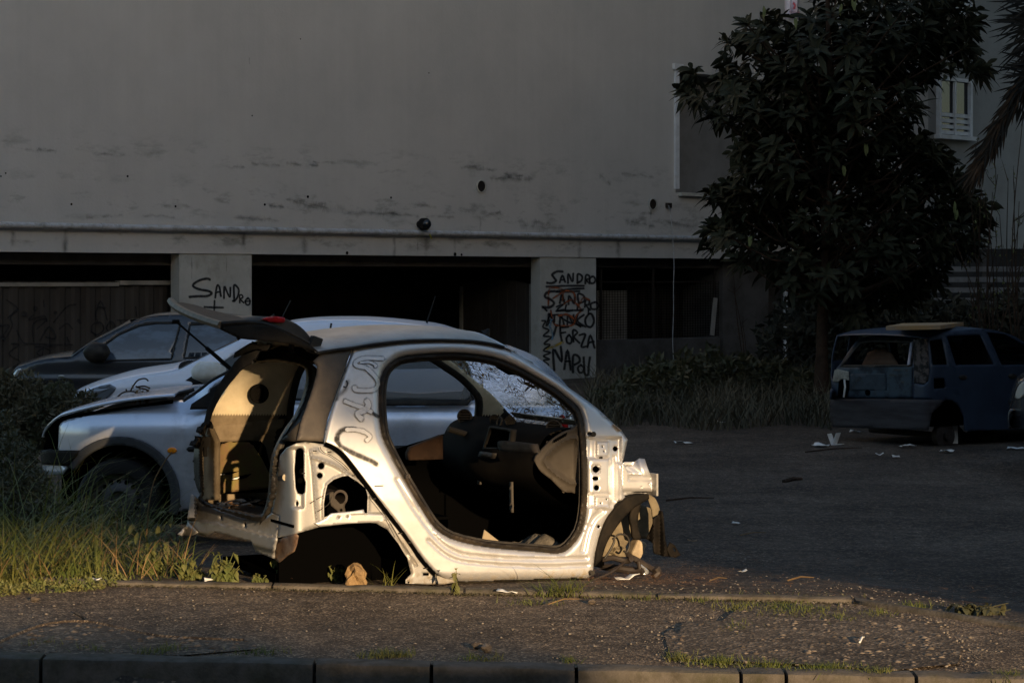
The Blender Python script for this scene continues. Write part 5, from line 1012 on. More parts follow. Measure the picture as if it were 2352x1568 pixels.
sheet('side_moulding', Z5((1668,1335),(1690,1312),(1800,1305))+[(1290,1022),(1290,1036)]+Z5((1800,1358),(1690,1358)), bodyf(SF, SPATH, 0, .9, -.004), M['rubber'], silver, step=10, thick=.016)
sheet('mirror_quarter', Z5((1700,978),(1715,930),(1790,880),(1880,820),(1990,735),(2010,760),(1900,930),(1880,975)), bodyf(SF, SPATH, .22, .92, -.006), M['black_plastic'], silver, step=6, thick=.01)
mb = MB(); mb.tube(bodyf(SF, SPATH, .22, .92, -.006)(*[np.array(v) for v in zip(*spl(Z5((1640,905),(1800,795),(1900,718),(2060,632)), 3))]).tolist(), .012, 6); mb.build('pillar_moulding', M['rubber'], silver)
mb = MB(); mb.tube([P(x, y, 15.9) for x, y in Z5((1555,850),(1620,830),(1700,815),(1740,800))], .014, 6); mb.tube([P(x, y, 15.9) for x, y in Z5((1610,850),(1660,825),(1690,845))], .01, 6); mb.build('wiper', M['rubber'], silver)
sheet('tail_lamp', [(1288,958),(1294,952),(1303,964),(1306,984),(1299,988),(1292,974)], bodyf(SF, SPATH, 0, .9, -.012), M['red'], silver, step=4, thick=.02)
mb = MB(); mb.box(SF.pt(-1.35, .55, .95), (.12, .45, .55)); mb.box(SF.pt(-1.35, 1.1, .95), (.12, .4, .55)); mb.box(SF.pt(-.3, .8, .85), (.15, 1.2, .5)); mb.build('seats', M['dash'], silver, bevel=.05)
# --- white people carrier
WF = Frame(0, 20, 0); WPATH = [(-4.45, 1.0), (-4.30, .5), (-4.0, .12), (-3.4, 0), (-.3, 0), (.1, .2), (.2, .8)]; WW = 1.72
white = empty('white_minivan', WF.pt(-2, .9, 0), 'glossy white people carrier parked between the silver hatchback and the dark grey car', 'car')
WOUT = [(166,1010),(160,960)]+Z5((612,918),(700,850),(850,790))+spl(Z5((850,790),(1000,742),(1200,690),(1480,650),(1600,622),(1700,572),(1900,472),(2110,372)), 3)+spl([(560,775),(610,757),(660,745),(720,738.5),(790,737),(860,739),(940,746.5),(1010,757),(1090,785),(1140,840),(1160,900),(1162,980),(1150,1040)], 3)
w_seam = seam(Z5((1765,575),(1730,720),(1712,830),(1720,1000),(1740,1200)))
wd_ = lambda px, py: w_seam(np.stack([px, py], 1))+.01*hat(dist(np.stack([px, py], 1), WOUT, True), 5)-.012*hat(dist(np.stack([px, py], 1), spl(Z5((1040,800),(1300,770),(1600,750),(1700,760)), 4)), 14)
WFN = bodyf(WF, WPATH, .22, .9, 0, wd_)
WG1 = Z5((1860,700),(1905,625),(1960,575),(2160,440),(2300,385))+[(720,762),(730,830),(560,858),(480,870)]; WG2 = [(745,762),(880,762),(1000,772),(1060,800),(1080,845),(760,850)]
sheet('body_side', WOUT, WFN, M['white_paint'], white, [WG1, WG2], step=7, thick=.01); sheet('body_side', WOUT, mirr(WF, WFN, WW), M['white_paint'], white, [WG1, WG2], step=16, thick=.01)
for g in (WG1, WG2):
    sheet('window', inset(g, -3), bodyf(WF, WPATH, .22, .9, .012), M['tint'], white, step=16, thick=0); sheet('window', inset(g, -3), mirr(WF, bodyf(WF, WPATH, .22, .9, .012), WW), M['tint'], white, step=20, thick=0)
across('roof', WF, WFN, WW, spl([(610,757),(660,745),(720,738.5),(790,737),(860,739),(940,746.5),(1010,757),(1090,785)], 3), M['white_paint'], white, .03)
across('windscreen', WF, WFN, WW, spl(Z5((1600,622),(1700,572),(1900,472),(2110,372))+[(560,775),(610,757)], 2), M['glass'], white, .015, -.03)
across('bonnet', WF, WFN, WW, spl(Z5((620,905),(700,850),(850,790),(1000,742),(1200,690),(1480,650),(1600,622)), 2), M['white_paint'], white, .05, -.06)
across('tailgate', WF, WFN, WW, spl([(1090,785),(1140,840),(1160,900),(1162,980),(1150,1040)], 2), M['white_paint'], white, .0, .08)
across('front_fascia', WF, WFN, WW, [(166,1010),(160,960),(158,925)], M['white_paint'], white, .0, -.08)
HL = spl(Z5((618,912),(700,852),(850,782),(960,757),(1030,775),(1036,800),(990,850),(905,925),(850,942),(720,938)), 2, True)
hl = sheet('headlamp', HL, bodyf(WF, WPATH, 0, .9, -.012), mat('headlamp_cover', (.16, .18, .21), .06, .3, spec=.9), white, step=5, thick=.012)
sheet('bulb', circ(208, 920, 7, 12, .8), bodyf(WF, WPATH, 0, .9, -.016), M['chrome'], hl, step=3, thick=.004); sheet('reflector', Z5((700,870),(850,800),(980,790),(900,830),(780,880)), bodyf(WF, WPATH, 0, .9, -.016), mat('lamp_reflector', (.3, .32, .36), .15, .5), hl, step=5, thick=.003)
sheet('mirror_quarter', Z5((1620,765),(1640,735),(1700,692),(1800,640),(1905,590),(1950,560),(1940,600),(1850,765)), bodyf(WF, WPATH, .22, .9, -.005), M['black_plastic'], white, step=6, thick=.01)
mb = MB(); q = P(479, 855, 19.8); mb.blob(q, (.16, .09, .10), 3, .12, 3); mr_ = mb.build('mirror', M['white_plastic'], white, smooth=True); mb = MB(); mb.box(q+Vector((0, .05, -.11)), (.16, .1, .07)); mb.build('mirror_foot', M['black_plastic'], mr_)
sheet('badge', Z5((1604,802),(1680,802),(1680,822),(1604,820)), bodyf(WF, WPATH, 0, .9, -.006), M['hole'], white, step=5, thick=.004)
mb = MB(); mb.tube([P(968, 752, 20.6), P(978, 748, 20.6), P(1000, 680, 20.6)], [.02, .012, .006], 6); mb.build('aerial', M['black_plastic'], white)
mb = MB(); mb.tube([P(1113, 768, 20.3), P(1118, 764, 20.3), P(1123, 755, 20.3)], [.06, .04, .012], 6); mb.build('roof_fin', M['rubber'], white)
mb = MB(); mb.tube([P(758, 760, 16.2), P(761, 742, 16.2)], .008, 5); mb.build('aerial', M['rubber'], silver)
# --- dark grey car by the fence
DF = Frame(0, 25, 0); DPATH = [(-6.25, 1.0), (-6.1, .5), (-5.8, .15), (-5.2, 0), (-2.5, 0), (-2.2, .2), (-2.1, .7)]; DW = 1.68
dark = empty('dark_grey_hatchback', DF.pt(-4, .8, 0), 'dark grey hatchback with sky-mottled windows in front of the scrawled fence', 'car')
DOUT = Z5((75,1080),(55,930),(60,835),(100,680),(140,620),(180,602))+spl(Z5((180,602),(350,548),(500,522),(640,510),(800,400),(1000,296),(1180,202),(1300,157),(1500,136),(1800,140),(2100,170),(2240,190)), 3)+spl([(640,752),(690,785),(730,840),(742,900),(738,970)], 3)
DG1 = spl(Z5((905,548),(915,470),(935,395),(1060,305),(1250,222),(1400,200),(1618,200),(1535,528),(1010,543)), 1, True); DG2 = Z5((1645,520),(1700,215),(1850,205),(2100,240))+[(600,755),(640,790),(640,812)]
d_seams = [seam(Z5((690,560),(665,660),(655,760),(665,870),(680,1000))), seam(Z5((1630,540),(1590,620),(1560,800))), seam(Z5((600,665),(1000,664),(1300,660)), 1.6, .008)]
def d_disp(px, py):
    p = np.stack([px, py], 1); d = .008*hat(dist(p, DOUT, True), 5)-.02*hat(np.abs(py-872), 16)
    for q in d_seams: d = d+q(p)
    return d
DFN = bodyf(DF, DPATH, .24, .92, 0, d_disp)
sheet('body_side', DOUT, DFN, M['dark_paint'], dark, [DG1, DG2], step=6, thick=.01); sheet('body_side', DOUT, mirr(DF, DFN, DW), M['dark_paint'], dark, step=16, thick=.01)
M['sky_glass'] = mat('sky_mottled_glass', (.02, .028, .04), .06, col2=(.06, .085, .12), scale=2.6, mix=(.48, .6), spec=.9, stretch=(1, 1, 2.5))  # bluish mottling paints reflected sky and leaves into the glass
for g in (DG1, DG2):
    o = sheet('window', inset(g, -2), bodyf(DF, DPATH, .24, .92, .008), M['sky_glass'], dark, step=14, thick=0); sheet('window_seal', inset(g, -1), bodyf(DF, DPATH, .24, .92, -.004), M['rubber'], o, [inset(g, 2.5)], step=5, thick=.006)
across('roof', DF, DFN, DW, spl(Z5((1180,202),(1300,157),(1500,136),(1800,140),(2100,170),(2240,190))+[(640,752)], 3), M['dark_paint'], dark, .03)
across('windscreen', DF, DFN, DW, spl(Z5((640,510),(800,400),(1000,296),(1180,202)), 3), M['glass'], dark, .03, -.1)
across('bonnet', DF, DFN, DW, spl(Z5((100,680),(140,620),(180,602),(350,548),(500,522),(640,510)), 3), M['dark_paint'], dark, .05, -.05); across('tailgate', DF, DFN, DW, [(640,752),(690,785),(730,840),(742,900),(738,970)], M['dark_paint'], dark, 0, .08)
across('front_fascia', DF, DFN, DW, Z5((75,1080),(55,930),(60,835),(100,680)), M['dark_paint'], dark, 0, -.08)
hl = sheet('headlamp', spl(Z5((95,745),(110,680),(145,625),(185,610),(190,650),(150,700),(110,740)), 2, True), bodyf(DF, DPATH, 0, .9, -.01), M['chrome'], dark, step=4, thick=.01); sheet('fog_lamp', spl(Z5((60,840),(75,800),(120,770),(135,780),(100,830)), 2, True), bodyf(DF, DPATH, 0, .9, -.01), M['chrome'], dark, step=4, thick=.01)
sheet('side_repeater', circ(*Z5((550,685))[0], 3.6, 14, 2.4), bodyf(DF, DPATH, 0, .9, -.008), M['white_plastic'], dark, step=3, thick=.01)
mb = MB(); mb.blob(P(*Z5((865,465))[0], 24.85), (.15, .12, .12), 6, .1, 3); mb.box(P(*Z5((880,530))[0], 24.9), (.16, .1, .08)); mb.build('mirror', M['rubber'], dark, smooth=True)
mb = MB(); mb.tube([P(*p, 24.93) for p in Z5((1370,650),(1410,640),(1470,645))], .03, 6); mb.build('door_handle', M['rubber'], dark, smooth=True)
mb = MB(); mb.tube([P(648, 730, 26), P(668, 690, 26)], .009, 5); mb.build('aerial', M['rubber'], dark)
wheel(DF, -5.05, .1, .3, .3, dark); wheel(DF, -2.75, .1, .3, .3, dark)
# --- blue wreck by the bushes, seen from its back corner
BF = Frame(4.68, 24.5, R(35)); BPATH = [(.16, 1.70), (.06, 1.63), (.0, 1.45), (-.02, .8), (0, .15), (.04, .03), (.14, 0), (5, 0)]; BWd = 1.63
blue = empty('blue_wreck', BF.pt(1.8, .8, 0), 'wrecked dark blue hatchback with patchy teal tailgate, no rear glass and no rear wheels', 'car')
bl = lambda z: .55*np.clip((z-.92)/.5, 0, 1.2)**1.1
def brear(dn=0):
    def f(px, py):
        px, py = np.asarray(px, float), np.asarray(py, float); fr = np.clip((2131-px)/(2131-1908), 0, 1)
        return BF.un(px, py, BPATH, lambda z, a, b: (bl(z)+dn+.012*np.clip((a-2030)/1, 0, 0), .16*np.clip((z-.9)/.5, 0, 1.2)*(1-2*fr)))
    return f
bside = lambda dw=0, disp=None: bodyf(BF, BPATH, .16, .9, dw, disp)
RW = Z8((592,592),(640,520),(700,440),(765,372),(860,358),(1195,364),(1235,382),(1215,575),(1180,588),(900,590))
sheet('rear_body', Z8((500,885),(505,760),(525,650),(555,602),(600,550),(650,470),(725,368),(770,338),(860,322),(1100,318),(1275,332),(1262,600),(1240,880)), brear(), M['blue_paint'], blue, [RW], step=6, thick=.012)
def tg(px, py):
    f = brear(-.02); X = f(px, py); return X
TG = sheet('tailgate', Z8((560,606),(900,600),(1226,598),(1224,878),(700,876),(505,876),(512,740),(530,640)), brear(-.015), M['teal_paint'], blue, step=6, thick=.012)
sheet('plate_recess', Z8((668,668),(690,658),(990,656),(996,805),(672,812)), brear(-.022), mat('dull_teal', (.04, .055, .07), .6, col2=(.02, .028, .036), scale=4), TG, step=6, thick=.004)
sheet('lamp_patch', Z8((518,730),(530,625),(560,618),(660,640),(664,720),(600,705),(560,735)), brear(-.03), mat('torn_cream_patch', (.30, .29, .25), .8, col2=(.14, .12, .09), scale=12), TG, step=4, thick=.006); sheet('burnt_patch', Z8((572,715),(660,718),(664,800),(640,868),(560,868)), brear(-.024), M['hole'], TG, step=5, thick=.003)
mb = MB(); mb.tube(brear(-.035)(*[np.array(v) for v in zip(*Z8((622,710),(628,780),(615,868)))]).tolist(), .012, 5); mb.build('trim_strip', M['white_plastic'], TG)
mb = MB(); mb.disc(Vector(brear(-.03)(*[np.array([v]) for v in Z8((825,828))[0]])[0]), (*(-BF.U), 0), .035, 12, .02); mb.build('lock', M['hole'], TG)
mb = MB()
for st, w in ((Z8((1070,625),(1180,630)), 9), (Z8((1030,670),(1130,675),(1190,665)), 9), (Z8((1135,735),(1145,745)), 12), (Z8((690,780),(720,730),(760,700)), 14), (Z8((800,630),(840,630)), 7), (Z8((880,830),(900,840)), 9)): ribbon(mb, st, w, brear(-.03), soft=.8, alpha=.8)
mb.build('scorch', M['stain'], TG)['kind'] = 'stuff'
sheet('window_frame', inset(RW, -3), brear(-.012), M['rubber'], blue, [inset(RW, 3)], step=5, thick=.015); sheet('glass_edge', Z8((1210,385),(1240,365),(1232,420),(1208,575),(1182,585)), brear(-.02), mat('milky_glass', (.35, .35, .42), .3), blue, step=5, thick=.004)
sheet('lamp_cavity', Z8((1240,352),(1370,348),(1378,640),(1368,720),(1330,752),(1245,742)), bside(-.01), mat('rusted_cavity', (.10, .085, .08), .8, col2=(.02, .02, .02), scale=14, mix=(.45, .55), bump=.02, bscale=18), blue, step=5, thick=.01)
BS = Z8((1368,345),(1500,300),(1560,290),(1700,275),(1850,262))+spl(Z8((1850,262),(1960,270),(2100,305),(2230,372),(2420,500),(2560,600),(2800,670),(2980,760),(3020,900),(2980,1130)), 3)+Z8((1745,1172),(1700,1168),(1692,1050),(1650,950),(1590,900),(1530,892),(1440,960),(1405,890),(1242,884),(1240,745),(1330,756),(1372,725),(1385,640))
BQ = spl(Z8((1388,362),(1480,346),(1502,362),(1546,578),(1412,580)), 1, True); BD1 = Z8((1538,322),(1838,310),(1962,575),(1622,580)); BD2 = Z8((1902,288),(2060,305),(2230,400),(2450,565),(2032,582))
b_s = [seam(Z8((1505,310),(1560,560),(1600,640),(1600,760),(1640,880)), 2.2, .01), seam(Z8((1860,268),(1990,560),(2050,640),(2060,800),(2040,1100)), 2.2, .01)]
sheet('body_side', BS, bside(0, lambda px, py: sum(q(np.stack([px, py], 1)) for q in b_s)+.03*np.clip((py-880)/70, 0, 1)), M['blue_paint'], blue, [BQ, BD1, BD2, Z8((1422,702),(1520,700),(1526,788),(1425,795))], step=6, thick=.012)
sheet('body_side', BS, mirr(BF, bside(), BWd), M['blue_paint'], blue, [BQ, BD1, BD2], step=14, thick=.012)
sheet('filler_recess', Z8((1418,698),(1526,696),(1530,794),(1420,800)), bside(.04), M['hole'], blue, step=8, thick=.01)
for a, b_ in (((1688,690), 'door_handle'), ((2130,680), 'door_handle')): sheet(b_, circ(*Z8(a)[0], 5.5, 14, 1.7), bside(-.012), M['rubber'], blue, step=4, thick=.02)
across('roof', BF, bside(), BWd, spl(Z8((1372,350),(1500,302),(1560,292),(1700,277),(1850,264),(1960,272),(2100,307),(2230,374)), 3), M['blue_paint'], blue, .03); across('windscreen', BF, bside(), BWd, Z8((2230,374),(2420,500),(2560,600)), M['glass'], blue, .03, .1); across('bonnet', BF, bside(), BWd, Z8((2560,600),(2800,670),(2980,760),(3020,900)), M['blue_paint'], blue, .04, .06)
def bbx(mb, u0, u1, w0, w1, z0, z1):
    v = [BF.pt(u, w, z) for u in (u0, u1) for w in (w0, w1) for z in (z0, z1)]; mb.add(v, [(0,1,3,2),(4,6,7,5),(0,4,5,1),(2,3,7,6),(0,2,6,4),(1,5,7,3)])
mb = MB(); bbx(mb, .2, 3.6, .12, 1.46, .22, .26); bbx(mb, .75, 1.2, .15, 1.4, .26, .75); mb.build('floor', M['hole'], blue); mb = MB(); bbx(mb, 1.25, 1.4, .25, .7, .7, 1.2); bbx(mb, 1.25, 1.4, .85, 1.35, .7, 1.15); mb.build('seats', M['dash'], blue, bevel=.05)
sheet('brown_board', Z8((770,592),(830,470),(900,440),(990,440),(1050,480),(1110,592)), brear(.35), mat('brown_fibreboard', (.12, .07, .045), .85, col2=(.08, .045, .03), scale=4), blue, step=8, thick=.02)
sheet('rear_bumper', spl(Z8((495,888),(900,884),(1400,890),(1518,894)), 2)+Z8((1495,930),(1405,1015),(1392,1090),(1376,1166),(1000,1152),(700,1142),(520,1136),(492,1060)), brear(-.06), mat('weathered_bumper', (.055, .052, .055), .6, col2=(.03, .028, .03), scale=2, stretch=(1, 1, 8)), blue, step=7, thick=.03)
q = BF.un([2170], [1000], [(-1, .15), (5, .15)])[0]; ax = Vector((*(-BF.W), 0)); mb = MB(); mb.lathe(q, ax, [(.001, .06), (.05, .06), (.05, .02), (.15, .015), (.15, -.06), (.001, -.06)], 22); mb.tube([Vector(q), Vector(q)-ax*1.2], .035, 8); mb.build('brake_drum', M['steel'], blue, smooth=True)
mb = MB(); mb.lathe(BF.pt(1.0, .5, .38), ax, [(.29, .25), (.33, .2), (.33, 0)], 20); mb.build('inner_arch', M['hole'], blue)
bz = 1.335
def onz(px, py, z): Y = (EYE-z)*F/(py-HY); return P(px, py, Y)
c4 = [onz(*p, bz) for p in Z8((992,270),(1482,262),(1690,231),(1145,241))]; mb = MB(); mb.add(c4+[p+Vector((0, 0, .045)) for p in c4], [(0,3,2,1),(4,5,6,7),(0,1,5,4),(1,2,6,5),(2,3,7,6),(3,0,4,7)]); tag(mb.build('board', mat('plywood', (.34, .22, .10), .8, col2=(.26, .22, .17), scale=3), None), 'flat wooden board lying on the roof of the blue wreck', 'board')
# --- the car cut off by the right edge
RF = Frame(4.85, 20.8, R(-17)); RPATH = [(-.05, 1.4), (-.12, .6), (-.08, .2), (.05, .05), (.5, 0), (4, 0)]
rc = empty('dark_car', RF.pt(2, .8, 0), 'dark car with a pale headlamp, cut off by the right edge beside the blue wreck', 'car')
RO = spl(Z8((2100,1150),(2098,1060),(2112,960),(2140,860),(2180,760),(2231,715),(2500,640)), 3)+[(2480,800),(2560,770),(2900,770),(2990,850),(3010,1010)]
rfn = bodyf(RF, RPATH, .2, .95); sheet('body_side', RO, rfn, M['dark_paint'], rc, step=8, thick=.012); across('bonnet', RF, rfn, 1.6, spl(Z8((2112,960),(2140,860),(2180,760),(2231,715),(2500,640)), 2), M['dark_paint'], rc, .04, -.05); across('roof', RF, rfn, 1.6, [(2420,852),(2480,800),(2560,770),(2900,770),(2990,850)], M['dark_paint'], rc, .04)
sheet('headlamp', spl(Z8((2150,870),(2175,780),(2210,740),(2260,730),(2260,800),(2200,880)), 2, True), bodyf(RF, RPATH, 0, .95, -.012), mat('clouded_headlamp', (.45, .42, .36), .3), rc, step=4, thick=.012)
# ---------------------------------------------------------------- plants
def leaf_mat(name, col, col2, rough=.55, sc=3, tr=.0, spec=.4):
    m = mat(name, col, rough, 0, col2=col2, scale=sc, mix=(.38, .62), spec=spec)
    if tr:
        t = m.node_tree; b = t.nodes['Principled BSDF']; tl = nn(t, 'ShaderNodeBsdfTranslucent'); mx = nn(t, 'ShaderNodeMixShader'); mx.inputs[0].default_value = tr
        t.links.new(b.inputs['Base Color'].links[0].from_socket, tl.inputs[0]); t.links.new(b.outputs[0], mx.inputs[1]); t.links.new(tl.outputs[0], mx.inputs[2]); t.links.new(mx.outputs[0], t.nodes['Material Output'].inputs[0])
    return m
M['loquat'] = leaf_mat('loquat_leaf', (.018, .020, .011), (.032, .033, .017), .65, 1.3, spec=.14); M['loquat_new'] = leaf_mat('young_leaf', (.20, .23, .10), (.13, .16, .06), .6)
M['bark'] = mat('bark', (.055, .033, .022), .9, col2=(.028, .018, .012), scale=9, bump=.01, bscale=30)
M['grass'] = leaf_mat('grass_blade', (.075, .105, .022), (.15, .15, .04), .55, 4, .35); M['dry'] = leaf_mat('dry_grass', (.26, .17, .075), (.18, .11, .05), .7, 6, .25)
M['weed'] = leaf_mat('weed_leaf', (.10, .125, .035), (.16, .15, .05), .6, 12, .3); M['bush'] = leaf_mat('bush_leaf', (.035, .042, .018), (.06, .055, .025), .6, 2.5, .15); M['bush_brown'] = leaf_mat('withered_bush', (.10, .075, .04), (.05, .055, .025), .8, 2, .15)
M['lawn'] = leaf_mat('short_grass', (.10, .125, .02), (.13, .13, .04), .6, 5, .3)
def leaf(mb, p, d, up, L, W, droop=.3, fold=.25):
    d = d.normalized(); s = d.cross(up); s = s.normalized() if s.length > 1e-4 else d.orthogonal().normalized(); n = s.cross(d)
    V = []
    for t, w in ((0, .12), (.3, .8), (.62, 1), (.86, .55), (1, .03)):
        c = p+d*(L*t)-Vector((0, 0, 1))*(droop*L*t*t); V += [c-s*(W*w)+n*(W*w*fold), c, c+s*(W*w)+n*(W*w*fold)]
    f = []
    for i in range(4): f += [(i*3, i*3+1, i*3+4, i*3+3), (i*3+1, i*3+2, i*3+5, i*3+4)]
    mb.add(V, f)
def rv(): return Vector((random.gauss(0, 1), random.gauss(0, 1), random.gauss(0, 1))).normalized()
def whorl(mb, p, ax, n, L, W, spread=(35, 95)):
    ax = ax.normalized(); a = ax.orthogonal().normalized(); b = ax.cross(a); k0 = random.uniform(0, 6.28)
    for i in range(n):
        th = k0+i*2.4; ph = R(spread[0]+(spread[1]-spread[0])*(i/n)+random.uniform(-10, 10)); d = ax*math.cos(ph)+(a*math.cos(th)+b*math.sin(th))*math.sin(ph)
        leaf(mb, p-ax*(.012*i), d, ax, L*random.uniform(.7, 1.15), W*random.uniform(.8, 1.15), random.uniform(.15, .55), .22)
def rnd_in(poly):
    q = np.array(poly); x0, y0 = q.min(0); x1, y1 = q.max(0)
    while True:
        p = (random.uniform(x0, x1), random.uniform(y0, y1))
        if inside(np.array([p]), poly)[0]: return p
def blades(pos, h, w, lean, m, name, bend=.5, segs=4, az=None):
    """grass: one ribbon per blade, bending over towards its tip"""
    pos = np.array(pos, float); n = len(pos); h = np.broadcast_to(h, n); w = np.broadcast_to(w, n)
    a = RNG.uniform(0, 2*np.pi, n) if az is None else az; fa = a+RNG.uniform(-.7, .7, n)+np.pi/2
    ln = np.abs(RNG.normal(lean, lean*.6, n)); bd = RNG.uniform(.2, 1, n)*bend; V = np.zeros((n, segs+1, 2, 3)); 
    for i in range(segs+1):
        t = i/segs; r = h*(ln*t+bd*t*t*.9); z = h*t*(1-.35*bd*t*t)-h*.25*bd*bd*t**4; wd = w*(1-t**1.6*.95)*.5
        for k, sg in enumerate((-1, 1)):
            V[:, i, k, 0] = pos[:, 0]+r*np.cos(a)+sg*wd*np.cos(fa); V[:, i, k, 1] = pos[:, 1]+r*np.sin(a)+sg*wd*np.sin(fa); V[:, i, k, 2] = pos[:, 2]+z
    idx = np.arange(n*(segs+1)*2).reshape(n, segs+1, 2); f = np.stack([idx[:, :-1, 0], idx[:, :-1, 1], idx[:, 1:, 1], idx[:, 1:, 0]], -1).reshape(-1, 4)
    me = bpy.data.meshes.new(name); me.from_pydata(V.reshape(-1, 3).tolist(), [], f.tolist()); me.update(); return link(name, me, m)
def leaf_cloud(name, blobs, n, size, m, kind=None, shell=.55, flat=0.):
    C_ = np.array([b[0] for b in blobs], float); D_ = np.array([b[1] for b in blobs], float); vol = D_.prod(1); pk = RNG.choice(len(blobs), n, p=vol/vol.sum())
    d = RNG.normal(size=(n, 3)); d /= np.linalg.norm(d, axis=1)[:, None]; r = shell+(1-shell)*RNG.random(n)**.6; r *= 1+.18*np.sin(d[:, 0]*7+pk)*np.cos(d[:, 2]*6)
    p = C_[pk]+d*D_[pk]*r[:, None]; ax = RNG.normal(size=(n, 3))+d*.8; ax /= np.linalg.norm(ax, axis=1)[:, None]; s = np.cross(ax, RNG.normal(size=(n, 3))); s /= np.linalg.norm(s, axis=1)[:, None]
    L = size*RNG.uniform(.5, 1.4, n)[:, None]; V = np.stack([p-ax*L, p+s*L*.32, p+ax*L, p-s*L*.32], 1).reshape(-1, 3); f = np.arange(n*4).reshape(n, 4)
    keep = (V.reshape(n, 4, 3)[:, :, 2].min(1) > -.3); f = f[keep]
    me = bpy.data.meshes.new(name); me.from_pydata(V.tolist(), [], f.tolist()); me.update(); return link(name, me, m)
def gp(px, py, z=None):
    """the ground point seen at a picture point"""
    zz = .2 if z is None else z
    for _ in range(6):
        Y = (EYE-zz)*F/(py-HY); X = (px-HX)/F*Y
        if z is None: zz = float(gz(X, Y)) if not (yf(X) < Y < float(yb(X))) else .25
    return Vector((X, Y, zz))
# --- large loquat tree
TY = 31.0
CROWN = [(1560,150),(1600,138),(1640,160),(1655,120),(1618,70),(1640,40),(1690,28),(1735,45),(1752,5),(1795,15),(1815,60),(1850,20),(1880,-60),(2260,-60),(2275,20),(2235,100),(2285,150),(2278,200),(2225,170),(2150,178),(2125,215),(2135,300),(2170,320),(2210,340),(2225,400),(2262,440),(2292,500),(2262,555),(2235,605),(2190,625),(2140,665),(2080,715),(2020,735),(1960,745),(1900,700),(1840,680),(1770,640),(1700,625),(1630,600),(1572,535),(1612,520),(1628,490),(1602,445),(1640,412),(1690,400),(1668,350),(1690,300),(1640,290),(1590,255),(1552,215)]
tree = empty('loquat_tree', gp(1885, 905, 0.0)*1.0, 'large dark broad-leaved tree with long whorled leaves in front of the grey block', 'tree')
tb0 = P(1886, 905, TY); mb = MB(); mb.tube([tb0, P(1888, 800, TY), P(1890, 700, TY), P(1896, 560, TY), P(1900, 380, TY), P(1905, 150, TY), P(1900, -30, TY)], [.12, .085, .08, .075, .06, .045, .03], 10); mb.build('trunk', M['bark'], tree, smooth=True)
mb = MB(); mn = MB(); br = MB(); nw = 0; used = []
CRI = inset(CROWN, 13)
for i in range(640):
    x, y = rnd_in(CRI); dep = random.gauss(0, .55); q = P(x, y, TY+dep)
    base = P(1895+random.uniform(-10, 10), min(700, y+random.uniform(80, 220)), TY); out = (q-base); ax = (out.normalized()+Vector((0, 0, .45))+rv()*.35)
    whorl(mb, q, ax, random.randint(9, 13), random.uniform(.21, .31), random.uniform(.034, .046))
    if i % 4 == 0: br.tube([base, base*.45+q*.55-Vector((0, 0, .12)), q], [.022, .014, .006], 5, cap=False)
for x, y in ((1603,62),(1646,40),(1705,14),(1755,35),(1830,60),(2268,30),(2250,205),(1560,165),(1585,350),(1938,400),(2195,680-180),(2192,670-190),(2130,690),(1990,350),(1720,560),(1930,30),(1960,20),(2045,60),(1905,220)):
    if not inside(np.array([(x, y+8)]), CRI)[0]: continue
    q = P(x, y+6, TY-.6)
    for k in range(3): leaf(mn, q+rv()*.02, Vector((random.uniform(-.25, .25), random.uniform(-.3, 0), 1)), Vector((0, -1, 0)), .15, .018, 0, .3)
for i in range(620):
    x, y = rnd_in(CRI); q = P(x, y, TY+random.uniform(.1, 1.1)); whorl(mb, q, rv()+Vector((0, 0, .3)), 8, .27, .042)
mb.build('crown', M['loquat'], tree); mn.build('young_leaves', M['loquat_new'], tree); br.build('limbs', M['bark'], tree)
# --- palm at the right edge
PY = 25.0; palm = empty('palm_tree', P(2455, 1015, PY), 'spiky palm with a drooping brown frond at the right edge', 'palm')
mb = MB(); mb.tube([P(2455, 1020, PY), P(2450, 600, PY), P(2440, 40, PY)], [.22, .18, .16], 10); mb.build('trunk', M['bark'], palm)
mb = MB(); md = MB()
def spike(m_, p, d, L, W, dr): leaf(m_, p, d, Vector((0, -1, .2)), L, W, dr, .3)
for (cx, cy, n, L) in ((2400, 60, 80, .62), (2395, 170, 60, .55), (2420, -20, 60, .7)):
    for i in range(n):
        a = R(random.uniform(120, 255)); d = Vector((math.cos(a), random.gauss(0, .35), math.sin(a))); spike(mb, P(cx+random.uniform(-12, 12), cy+random.uniform(-25, 25), PY+random.uniform(-.2, .2)), d, L*random.uniform(.6, 1.1), .014, random.uniform(0, .25))
rc_ = spl([(2410, 110), (2372, 150), (2330, 215), (2290, 290), (2262, 345), (2238, 395)], 10)
for j, (x, y) in enumerate(rc_):
    for k in range(9):
        t = j/len(rc_); a = R(random.gauss(248-10*t, 16)); d = Vector((math.cos(a), random.gauss(0, .2), math.sin(a))); spike(mb if random.random() > .25+.6*t else md, P(x+random.uniform(-6, 14), y+random.uniform(-8, 8), PY+random.uniform(-.12, .12)), d, random.uniform(.18, .38)*(1.25-.45*t), .012, .1)
mb.tube([P(x, y, PY) for x, y in rc_], [.03-.022*i/len(rc_) for i in range(len(rc_))], 6)
mb.build('fronds', leaf_mat('palm_leaf', (.010, .010, .008), (.018, .016, .012), .7, spec=.2), palm); md.build('dead_leaflets', leaf_mat('dead_palm_leaf', (.06, .036, .02), (.03, .02, .012), .8, spec=.2), palm)
